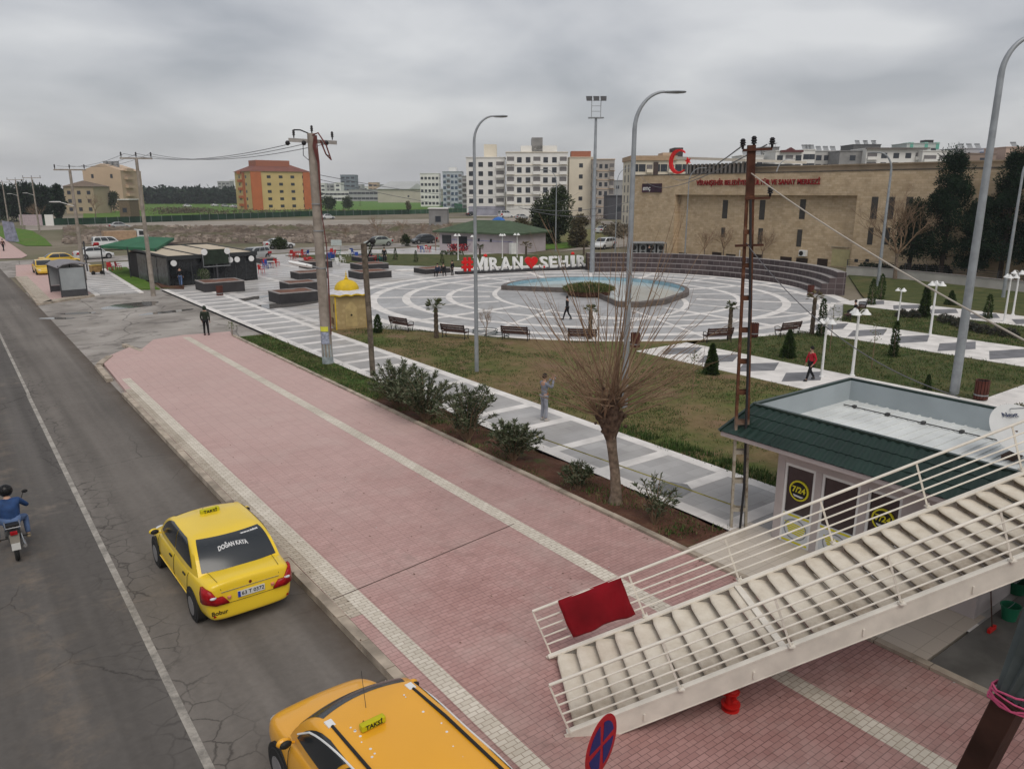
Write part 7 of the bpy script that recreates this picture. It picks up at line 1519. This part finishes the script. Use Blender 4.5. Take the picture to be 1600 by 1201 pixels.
# caged cooling units at the left corner
cg0 = Vector((*at(984, 402), 0)); cg1 = Vector((*at(1040, 402), 0)); cw = (cg1-cg0).length; cg = thing('cooling_unit_cage', 'dark cage with four round fans standing at the left foot of the stone building', 'cooling units', cg0, ang(cg0, cg1)); zc = 1.75
b = MB(); b.box(0, cw, -.1, 2.4, zc, zc+.12); b.build('roof', GREYP, cg)
for k in range(5): b = MB(); b.box(k*cw/4-.04, k*cw/4+.04, -.08, 0, 0, zc); b.build('post', DARK, cg)
for k in range(4):
    b = MB(); b.box(k*cw/4+.12, (k+1)*cw/4-.12, .4, 1.4, .05, zc-.1); u_ = b.build('cooling_unit', mat('grey unit', (.28, .29, .30), .6, .1), cg)
    for z in (.5, 1.2): b = MB(); b.cyl(((k+.5)*cw/4, .36, z), ((k+.5)*cw/4, .40, z), .3, n=18); b.build('fan', DARK, u_)
b = MB(); b.box(0, cw, 2.3, 2.4, 0, zc); b.build('back_panel', DARK, cg)
# roof pavilion, crescent and star, parapet wall
q0_, _ = fb(1072, 262, 88); q1_, _ = fb(1166, 262, 88); zt2 = atX(1110, 250.5, 88)[1]
rp = thing('rooftop_pavilion', 'glazed pavilion with a pale overhanging roof slab on top of the stone building', 'pavilion', (0, 0, 0)); b = MB(); b.box(88.3, 100, q1_, q0_, ztop-.1, zt2-.5); b.build('wall', mat('dark glazing', (.03, .032, .035), .3, .3, 2), rp)
b = MB(); b.ext([(87, q0_+1.2, zt2+.35), (87, q1_-.5, zt2-.35), (101, q1_-.5, zt2-.35), (101, q0_+1.2, zt2+.35)], (0, 0, .35)); b.build('roof', mat('pale roof slab', (.50, .48, .43), .7, .05), rp)
for k in range(16): yy = q1_+(q0_-q1_)*k/15; b = MB(); b.box(88.1, 88.29, yy-.16, yy+.16, ztop-.1, zt2-.4); b.build('column', mat('grey column', (.22, .22, .22), .7, .1), rp)
yc, zc_ = atX(1059, 252, 84); cr = thing('crescent_emblem', 'big red crescent ring standing on the roof edge', 'crescent', (84, yc, zc_)); b = MB(); pts = []; R0 = 1.65
for i in range(27): a = R(52+256*i/26); pts.append((0, R0*math.cos(a)*-1, R0*math.sin(a)))
for i in range(26, -1, -1): a = R(52+256*i/26); pts.append((0, -(1.36*math.cos(a)+.24), 1.36*math.sin(a)))
b2 = MB(); k = 27
b2.add([(0, p_[1], p_[2]) for p_ in pts]+[(.3, p_[1], p_[2]) for p_ in pts], [(i, i+1, 52-i+0, 53-i) for i in range(26)]+[(54+i, 54+53-i, 54+52-i, 54+i+1) for i in range(26)]+[(i, 54+i, 54+i+1, i+1) for i in range(53)]+[(53, 107, 54, 0)])
b2.build('crescent', LR, cr); b = MB(); b.cyl((0.15, 0, -R0-.6), (.15, 0, -R0+.3), .1, n=8); b.build('support', GREYP, cr)
ys_, zs_ = atX(1074, 251, 84); sr = thing('star_emblem', 'small red star beside the crescent on the roof', 'star', (84, ys_, zs_)); b = MB(); b.ext([(0, (.5 if i % 2 == 0 else .2)*math.cos(R(36*i)), (.5 if i % 2 == 0 else .2)*math.sin(R(36*i))) for i in range(10)], (.25, 0, 0)); b.build('star', LR, sr); b = MB(); b.cyl((.12, 0, -2.6), (.12, 0, -.4), .08, n=8); b.build('support', GREYP, sr)
ya, za = atX(1166, 262.5, 90); yb2, zb2 = atX(1700, 262, 90); b = MB(); b.box(90, 91, yb2, ya, ztop-.2, za); b.box(89.8, 91.2, yb2, ya, za, za+.15); tag(b.build('roof_parapet', mat('grey brown render', (.22, .185, .14), .85, .2, .4)), 'grey brown raised wall along the back of the stone building roof', 'parapet wall')
# low white wall with fence in front of the hall
WY = [at(1322, 430), at(1380, 434), at(1480, 444), at(1640, 462)]
lw = thing('low_wall', 'long low white wall with a dark railing before the pines', 'wall', (0, 0, 0)); b = MB(); b2 = MB(); b3 = MB()
for i in range(3):
    a, c = WY[i], WY[i+1]; b.bar((*a, .45), (*c, .45), .25, .9); b2.bar((*a, .93), (*c, .93), .35, .07); n = int(math.dist(a, c)/1.8)
    for k in range(n+1): f = k/max(1, n); b3.bar((a[0]+(c[0]-a[0])*f, a[1]+(c[1]-a[1])*f, .96), (a[0]+(c[0]-a[0])*f, a[1]+(c[1]-a[1])*f, 1.6), .06, .06)
    for z in (1.15, 1.35, 1.55): b3.bar((*a, z), (*c, z), .03, .03)
b.build('wall', mat('off white render', (.42, .40, .37), .8, .12, .8), lw); b2.build('coping', CAP, lw); b3.build('railing', SHF, lw)
# ================================================================ FAR BUILDINGS
def wm(c, n): return mat(n, c, .85, .07, .15)
FW = mat('far window', (.035, .04, .05), .3, .2, .6); BALC = mat('balcony recess', (.16, .15, .15), .8, .15)
wcache = {}
def winmesh(w, h, m):
    k = (round(w, 2), round(h, 2), m.name)
    if k not in wcache:
        b = MB(); b.box(-w/2, w/2, -.06, .01, -h/2, h/2); wcache[k] = b.mesh('window', m)
    return wcache[k]
def block(px0, px1, pyb, pt, D, label, m, floors=4, cols=5, dep=12, base=None, name='apartment_building', cat='building', roof=None, rot=None, balc=(), wm_=FW, side=True, ww=1.3, wh=1.35, top=None, cap=True, winrows=None, gf=0, group=None, slab=None):
    """a building whose front spans photo columns px0..px1 at forward distance D, top at row pt; pyb None: stands on the ground"""
    a = atD(px0, 300, D); c = atD(px1, 300, D); w = (c-a).length; z1 = atD((px0+px1)/2, pt, D).z; rz = -YAW if rot is None else -YAW+rot
    t = thing(name, label, cat, (a.x, a.y, 0), rz, group); b = MB(); b.box(0, w, 0, dep, -.1, z1); b.build('wall', m, t)
    fh = (z1-gf-.8)/floors; me = winmesh(ww, wh, wm_)
    for f in range(floors):
        zc = gf+fh*(f+.5)+.1
        if winrows and f not in winrows: continue
        for k in range(cols):
            xx = w*(k+.5)/cols
            if k in balc:
                q = part('balcony', winmesh(w/cols*.8, fh*.62, BALC), t, (xx, -.02, zc)); b = MB(); b.box(-w/cols*.42, w/cols*.42, -.9, -.05, -fh*.45, -fh*.12); part('balcony_front', b.mesh('front', m), q, (0, 0, 0)); continue
            part('window', me, t, (xx, 0, zc))
        if side:
            for k in range(2): part('window', me, t, (w, dep*(k+.7)/2.4, zc), (0, 0, R(90))); part('window', me, t, (0, dep*(k+.7)/2.4, zc), (0, 0, R(-90)))
    if slab:
        b = MB()
        for f in range(floors): b.box(-.15, w+.15, -.18, .3, gf+fh*f, gf+fh*f+.22)
        b.build('floor_slab', slab, t)
    if cap: b = MB(); b.box(-.2, w+.2, -.25, dep+.2, z1, z1+.25); b.build('cornice', slab or m, t)
    if roof:
        rm, rh = roof; e = .6; b = MB(); b.add([(-e, -e, z1), (w+e, -e, z1), (w+e, dep+e, z1), (-e, dep+e, z1), (w*.3, dep/2, z1+rh), (w*.7, dep/2, z1+rh)], [(0, 1, 5, 4), (1, 2, 5), (2, 3, 4, 5), (3, 0, 4), (0, 3, 2, 1)]); b.build('roof', rm, t)
    if top:
        for (f0_, f1_, pt2, tm_) in top: z2 = atD((px0+px1)/2, pt2, D).z; b = MB(); b.box(w*f0_, w*f1_, dep*.25, dep*.7, z1+.2, z2); b.build('stair_tower', tm_, t)
    return t, w, z1
WHB = wm((.70, .69, .66), 'white render'); CRB = wm((.66, .60, .49), 'cream render'); BGB = wm((.50, .37, .26), 'peach beige render'); BGB2 = wm((.38, .31, .21), 'khaki render'); GRB = wm((.33, .33, .33), 'grey render'); ORB = mat('orange render', (.46, .135, .05), .85, .08, .3); YEB = wm((.56, .42, .19), 'ochre render'); TILR = mat('red brown roof tiles', (.19, .075, .055), .8, .15, .3); GCON = mat('raw grey concrete', (.24, .235, .23), .9, .15, .5)
# orange and ochre block
D0 = 340; t, w, z1 = block(393, 489, None, 267, D0, 'orange and ochre five storey block with a red brown roof', YEB, 5, 5, 22, roof=(TILR, 4.2), ww=1.7, wh=1.2, side=True, cap=False, rot=R(36)); 
for f0_, f1_ in ((0.0, .17), (.88, 1.0)):
    b = MB(); b.box(w*f0_, w*f1_, -.5, .0, 0, z1-.2); b.build('orange_panel', ORB, t)
b = MB(); b.box(-.3, 0.02, 8, 11, 0, z1-.3); b.build('orange_panel', ORB, t); b = MB(); b.box(w*.18, w*.75, 6, 16, z1+1.4, z1+4.9); b.build('roof_block', mat('brick red render', (.32, .12, .07), .85, .1), t)
for f in range(5): b = MB(); b.box(-.6, 0, 12, 17, 1.5+f*3.5, 2.6+f*3.5); b.build('balcony', ORB, t)
# beige blocks on the left
t, w, z1 = block(133, 192, None, 266, 330, 'tall peach beige block with low gabled top on the left', BGB, 5, 2, 18, side=False, ww=1.0, wh=1.6, cap=False, winrows=(4, 1)); b = MB(); b.ext([(-.4, 0, z1), (w+.4, 0, z1), (w*.5, 0, z1+2.8)], (0, 18, 0)); b.build('roof', BGB, t)
for xx in (.42, .56, .70): b = MB(); b.box(w*xx-.7, w*xx+.7, 6, 8, z1+1.5, z1+4.0); b.build('water_tank', GREYP, t)
for f in range(5): b = MB(); b.box(w, w+1.3, 3, 9, 2.6+f*3.4, 3.8+f*3.4); b.build('balcony', BGB, t)
t, w, z1 = block(100, 146, None, 291, 290, 'lower khaki block left of the tall peach beige one', BGB2, 3, 3, 12, side=False, cap=False, winrows=()); b = MB(); b.add([(-.6, -.6, z1), (w+.6, -.6, z1), (w+.6, 12, z1), (-.6, 12, z1), (w*.45, 5, z1+2.2)], [(0, 1, 4), (1, 2, 4), (2, 3, 4), (3, 0, 4)]); b.build('roof', mat('weathered brown roof', (.16, .12, .09), .9, .2), t)
for f in range(3): b = MB(); b.box(-1.3, 0, 2, 8, 2.4+f*3.2, 3.6+f*3.2); b.build('balcony', mat('grey balcony', (.2, .18, .17), .8, .2), t)
block(183, 200, None, 312, 240, 'small dark roofed hut in front of the dark conical tree', mat('brown hut wall', (.16, .12, .08), .9, .2), 1, 1, 6, name='hut', cat='hut', side=False, winrows=(), slab=WHB)
b = MB(); p = at(40, 336); t = thing('orange_kiosk', 'tiny stall with an orange yellow roof under the dark trees', 'stall', (*p, 0)); b.lathe([(2.4, 2.4), (2.2, 2.7), (.1, 3.7)], n=12); b.build('roof', mat('orange roof', (.50, .27, .08), .7, .1), t); b = MB(); b.box(-1.4, 1.4, -1.4, 1.4, 0, 2.4); b.build('wall', mat('dim wall', (.15, .12, .10), .8, .1), t)
t = thing('billboard', 'pale pink and white boards standing by the dirt road at the left', 'billboard', (*at(32, 355), 0), -YAW); b = MB(); b.box(0, 5.2, 0, .15, .5, 2.9); b.build('board', mat('pink board', (.42, .34, .36), .7, .1), t); b = MB(); b.box(5.9, 7.8, 0, .15, .4, 2.9); b.build('board', WHB, t)
t = thing('leaning_board', 'grey blue banner board leaning on the green verge at the far left', 'board', (*at(18, 378), 0), -YAW+.4); b = MB(); b.ext([(-.8, 0, .2), (1.1, 0, 0), (.7, 0, 3.2), (-.9, 0, 3.5)], (0, .1, 0)); b.build('board', mat('blue grey board', (.22, .23, .30), .7, .3, 2), t)
# white apartment blocks in the middle
t, w, z1 = block(729, 789, None, 246, 262, 'white five storey block left of the taller one, with square windows', WHB, 5, 4, 16, gf=3.4, balc=(3,), top=((.45, .78, 224, CRB),), slab=None, ww=1.5, wh=1.5)
b = MB(); b.box(.6, w, -.04, .2, .2, 3.2); b.build('shopfront', mat('grey blue shopfront', (.30, .30, .36), .6, .2, .4), t)
t, w, z1 = block(791, 886, None, 238, 258, 'tall white apartment block with corner balconies and grey rooftop tower', WHB, 5, 7, 18, gf=3.6, balc=(0, 3, 6), top=((.24, .84, 226, WHB), (.42, .60, 213, GCON)), slab=CRB, ww=1.5, wh=1.7)
for k in range(4): b = MB(); b.box(w*(.08+.2*k)-.3, w*(.08+.2*k)+.3, -.3, .3, 0, 3.6); b.build('pillar', WHB, t)
t, w, z1 = block(889, 925, None, 246, 270, 'blank cream side wall block right of the tall white apartment block', CRB, 5, 1, 12, side=False, winrows=(), top=((.1, .95, 235, mat('brick red render', (.32, .12, .07))),))
block(925, 959, None, 249, 266, 'cream block with dark stacked balconies at the right of the group', mat('warm grey render', (.36, .33, .30), .8, .1), 6, 4, 12, balc=(0, 3), cap=True, slab=BGB, ww=1.0)
t, w, z1 = block(692, 722, None, 268, 380, 'pale blue grey tower with glass corners left of the white blocks', mat('blue grey render', (.42, .46, .50), .8, .06), 6, 5, 14, balc=(1, 4), slab=None, wm_=mat('blue glass', (.07, .10, .15), .3, .2), top=((.3, .7, 261, WHB),)); block(657, 686, None, 271, 420, 'white flat roofed block behind the warehouse', WHB, 5, 5, 12)
block(722, 733, None, 275, 330, 'narrow balcony block squeezed behind the white apartments', GRB, 6, 1, 10, balc=(0,))
# warehouse
t, w, z1 = block(590, 686, None, 295, 560, 'long cream warehouse with a low pale metal roof', wm((.46, .42, .35), 'warehouse wall'), 1, 1, 40, name='warehouse', cat='warehouse', winrows=(), side=False, cap=False); b = MB(); b.add([(-1, -1, z1), (w+1, -1, z1), (w+1, 41, z1), (-1, 41, z1), (6, 20, z1+5.5), (w-6, 20, z1+5.5)], [(0, 1, 5, 4), (1, 2, 5), (2, 3, 4, 5), (3, 0, 4)]); b.build('roof', mat('pale metal roof', (.42, .43, .42), .6, .08, .05), t); b = MB(); b.box(w*.88, w*.95, -.2, .1, 0, 6); b.build('gate', DARK, t)
b = MB(); b.add([(w*.52, -1.2, z1), (w*.78, -1.2, z1), (w*.65, -1.2, z1+4), (w*.65, 16, z1+4.4)], [(0, 1, 2), (0, 2, 3), (1, 3, 2)]); b.build('dormer', mat('pale metal roof', (.42, .43, .42)), t)
# skyline strip between the orange block and the warehouse
sky_l = [(523, 533, 285, 700, WHB, 'white slab block at the left of the small skyline'), (533, 556, 273, 720, mat('blue grey block', (.17, .20, .23), .7, .1), 'dark blue grey block, tallest of the small skyline'), (496, 508, 286, 750, WHB, 'pinkish white block just right of the orange building'), (508, 523, 287, 760, GRB, 'grey block between the orange building and the slab'), (556, 566, 288, 800, GRB, 'grey low block right of the dark blue grey one'), (566, 576, 291, 820, WHB, 'low white house in the small skyline'),
         (576, 590, 285, 740, BGB, 'sandy coloured block left of the warehouse'), (590, 604, 288, 900, GRB, 'faint grey block above the warehouse roof, left'), (605, 622, 286, 950, WHB, 'faint pale block above the warehouse roof, middle'), (622, 640, 288, 900, GRB, 'faint grey block above the warehouse roof, right'), (640, 657, 284, 820, WHB, 'pale block just left of the white flat roofed one'),
         (341, 360, 283, 900, GRB, 'far grey tower group left of the orange block'), (360, 376, 281, 1000, WHB, 'far white tower beside the orange block'), (545, 590, 296, 640, GRB, 'row of low grey houses before the sandy block'), (508, 545, 298, 650, WHB, 'row of low white houses below the dark blue grey block')]
for i, (a, c, pt, D, m, lab) in enumerate(sky_l): block(a, c, None, pt, D, lab, m, max(1, int(atD(a, pt, D).z/3.3)), max(1, int((c-a)/6)), 14, side=False, ww=3.0, wh=1.6, group='small far skyline blocks')
# behind and right of the stone building
t, w, z1 = block(985, 1075, None, 249, 190, 'cream apartment block showing over the left end of the stone building', CRB, 6, 8, 14, balc=(2, 5), slab=None, ww=1.6, wh=1.7, top=((.78, .93, 229, mat('dark brown tower', (.06, .045, .045), .8, .1)), (.58, .77, 237, BGB))); b = MB(); b.box(-.3, w*.78, -.5, 14, z1-.2, z1+.9); b.build('tan_cornice', mat('tan band', (.40, .28, .18), .8, .1), t)
b = MB(); b.box(w*.38, w*.46, -.3, 0, 0, z1-.6); b.build('dark_panel', mat('dark brown panel', (.07, .05, .045), .8, .1), t)
right_l = [(1155, 1189, 243, 175, WHB, 3, 3, 'white house partly hidden behind the top of the rusty mast'), (1186, 1212, 230, 185, GCON, 4, 2, 'grey concrete topped house with round dishes behind the mast'), (1207, 1250, 236, 170, WHB, 3, 3, 'white house with dark red gabled balcony'), (1250, 1268, 234, 172, WHB, 3, 2, 'narrow white house with one dark window'), (1268, 1305, 236, 178, wm((.44, .43, .41), 'greyish white render'), 3, 3, 'greyish white house with solar heaters on its roof'),
           (1306, 1347, 236, 172, GCON, 3, 1, 'unfinished grey block house without windows'), (1326, 1368, 226, 200, mat('dark concrete', (.12, .12, .12), .9, .2), 4, 2, 'dark roof terrace house behind the grey block house'), (1347, 1440, 232, 170, WHB, 3, 5, 'long white house with balconies, in the middle of the right skyline'), (1408, 1458, 224, 195, mat('mint and white render', (.50, .55, .52), .8, .06), 4, 3, 'white house with mint green trims rising behind'),
           (1434, 1482, 236, 168, WHB, 3, 2, 'white house with long open balconies'), (1488, 1530, 232, 176, wm((.46, .45, .46), 'bluish white render'), 4, 3, 'bluish white house behind the first pine'), (1508, 1548, 240, 165, wm((.27, .20, .16), 'brown render'), 3, 1, 'plain brown house between the pines'), (1548, 1572, 236, 170, wm((.25, .36, .55), 'sky blue render'), 3, 1, 'sky blue house behind the thick lamp post'), (1562, 1640, 230, 166, wm((.50, .36, .29), 'salmon render'), 3, 3, 'salmon pink house at the right edge')]
for i, (a, c, pt, D, m, fl, co, lab) in enumerate(right_l):
    D *= 1.55; t, w, z1 = block(a, c, None, pt, D, lab, m, 7, co, 12, side=False, ww=1.9, wh=1.7, slab=None, balc=((0, 4) if i == 7 else (0, 1) if i == 9 else (1, ) if i == 2 else ()), group='houses above the stone building')
    if i == 2: b = MB(); b.ext([(w*.15, -1.2, z1-.3), (w*.95, -1.2, z1-.3), (w*.95, -1.2, z1+.3), (w*.65, -1.2, z1+.4), (w*.5, -1.2, z1+1.2), (w*.35, -1.2, z1+.4), (w*.15, -1.2, z1+.3)], (0, 1.5, 0)); b.build('gable', mat('dark red trim', (.12, .03, .03), .7, .1), t)
    if i == 7: b = MB(); b.box(-.4, w+.4, -1.2, 0, z1-.1, z1+.3); b.build('eaves', mat('brown eaves', (.15, .13, .12), .8, .1), t)
    if i == 8: 
        for f in (.1, .55, .9): b = MB(); b.box(w*f, w*f+1.2, -.1, 6, z1-2, z1+.5); b.build('mint_trim', mat('mint trim', (.14, .42, .33), .8, .05), t)
        b = MB(); b.box(w*.6, w*.85, 1, 5, z1+.2, z1+1.4); b.build('water_tank', DARK, t)
    if i in (0, 3, 4, 6, 10, 13):
        r = random.Random(i)
        for k in range(3): xx = w*(.2+.3*k); b = MB(); b.ext([(xx-.9, 1, z1+.3), (xx+.9, 1, z1+.3), (xx+.9, 2, z1+1.4), (xx-.9, 2, z1+1.4)], (0, .1, .1)); b.cyl((xx-.8, 2.2, z1+1.6), (xx+.8, 2.2, z1+1.6), .3, n=10); b.build('solar_heater', GREYP, t)
    if i in (1, 6):
        for k in range(2): b = MB(); b.cyl((w*(.4+.35*k), 0, z1), (w*(.4+.35*k), 0, z1+1.3), .06, n=6); b.lathe([(.75, z1+1.5), (.5, z1+1.35), (.1, z1+1.3)], (w*(.4+.35*k), 0, 0), 12); b.build('dish', GREYP, t)
# low things between apartments and stone building
block(960, 988, None, 282, 330, 'cluster of low white houses behind the floodlight mast', GRB, 3, 3, 12, side=False); block(950, 984, None, 306, 230, 'dark flat shed left of the stone building', mat('dark shed', (.07, .07, .08), .8, .1), 1, 1, 10, side=False, winrows=(), name='shed', cat='shed')
t, w, z1 = block(956, 980, None, 315, 300, 'faded red market tent left of the stone building', mat('faded red cloth', (.38, .13, .12), .8, .1), 1, 1, 6, side=False, winrows=(), name='market_tent', cat='tent', cap=False); b = MB(); b.add([(-.4, -.4, z1), (w+.4, -.4, z1), (w+.4, 6.4, z1), (-.4, 6.4, z1), (w/2, 3, z1+1.6)], [(0, 1, 4), (1, 2, 4), (2, 3, 4), (3, 0, 4)]); b.build('roof', mat('faded red cloth', (.38, .13, .12)), t)
block(669, 698, None, 326, 185, 'grey concrete hut with a white roof edge on the rough ground', GCON, 1, 1, 5, side=False, winrows=(), name='hut', cat='hut', slab=WHB)
x, y = at(779, 348); b = MB(); b.lathe([(1.6, 0), (1.5, .8), (.9, 1.4), (.1, 1.6)], (x, y, 0), 9, 1.2); tag(b.build('tarp_heap', mat('bright blue tarp', (.03, .13, .42), .6, .2, 1), None, 20), 'bright blue tarp heap before the white apartment blocks', 'tarp')
# mesh fences
def mesh_fence(pts, h, label, m, name='fence'):
    P_ = [Vector((*at(*p), 0)) for p in pts]; t = thing(name, label, 'fence', (0, 0, 0)); b = MB(); b2 = MB()
    for a, c in zip(P_, P_[1:]):
        b.bar(a+Vector((0, 0, h/2+.1)), c+Vector((0, 0, h/2+.1)), .04, h); n = max(1, int((c-a).length/3))
        for k in range(n+1): q = a.lerp(c, k/n); b2.bar(q, q+Vector((0, 0, h+.2)), .08, .08)
    b.build('mesh', m, t); b2.build('posts', GREYP, t); return t
mesh_fence([(60, 352.5), (130, 351), (300, 345), (470, 338), (640, 334.5)], 1.6, 'long dark green mesh fence along the near edge of the green field', mat('dark green mesh', (.012, .040, .022), .8, .3, .3)); mesh_fence([(640, 334.5), (738, 331)], 1.5, 'continuing faded green mesh fence near the concrete hut', mat('faded green mesh', (.035, .09, .05), .8, .2, .3))
mesh_fence([(648, 314), (738, 330)], 2.3, 'bright green mesh fence slanting across the field before the apartments', mat('bright green mesh', (.012, .16, .075), .8, .3, .4))
# ---- haze
b = MB(); b.box(-700, 1500, -60, 1500, -1.2, 60); hz_ = b.build('haze', mat('haze', (.8, .8, .8), 1, 0)); hz_['kind'] = 'stuff'; hz_['label'] = 'thin grey haze over the town'; hz_['category'] = 'haze'
hm = MATS['haze']; nt = hm.node_tree; nt.nodes.clear(); out = nt.nodes.new('ShaderNodeOutputMaterial'); v = nt.nodes.new('ShaderNodeVolumePrincipled'); v.inputs['Density'].default_value = .00028; v.inputs['Color'].default_value = (.86, .88, .92, 1); v.inputs['Anisotropy'].default_value = .2; nt.links.new(v.outputs[0], out.inputs['Volume'])
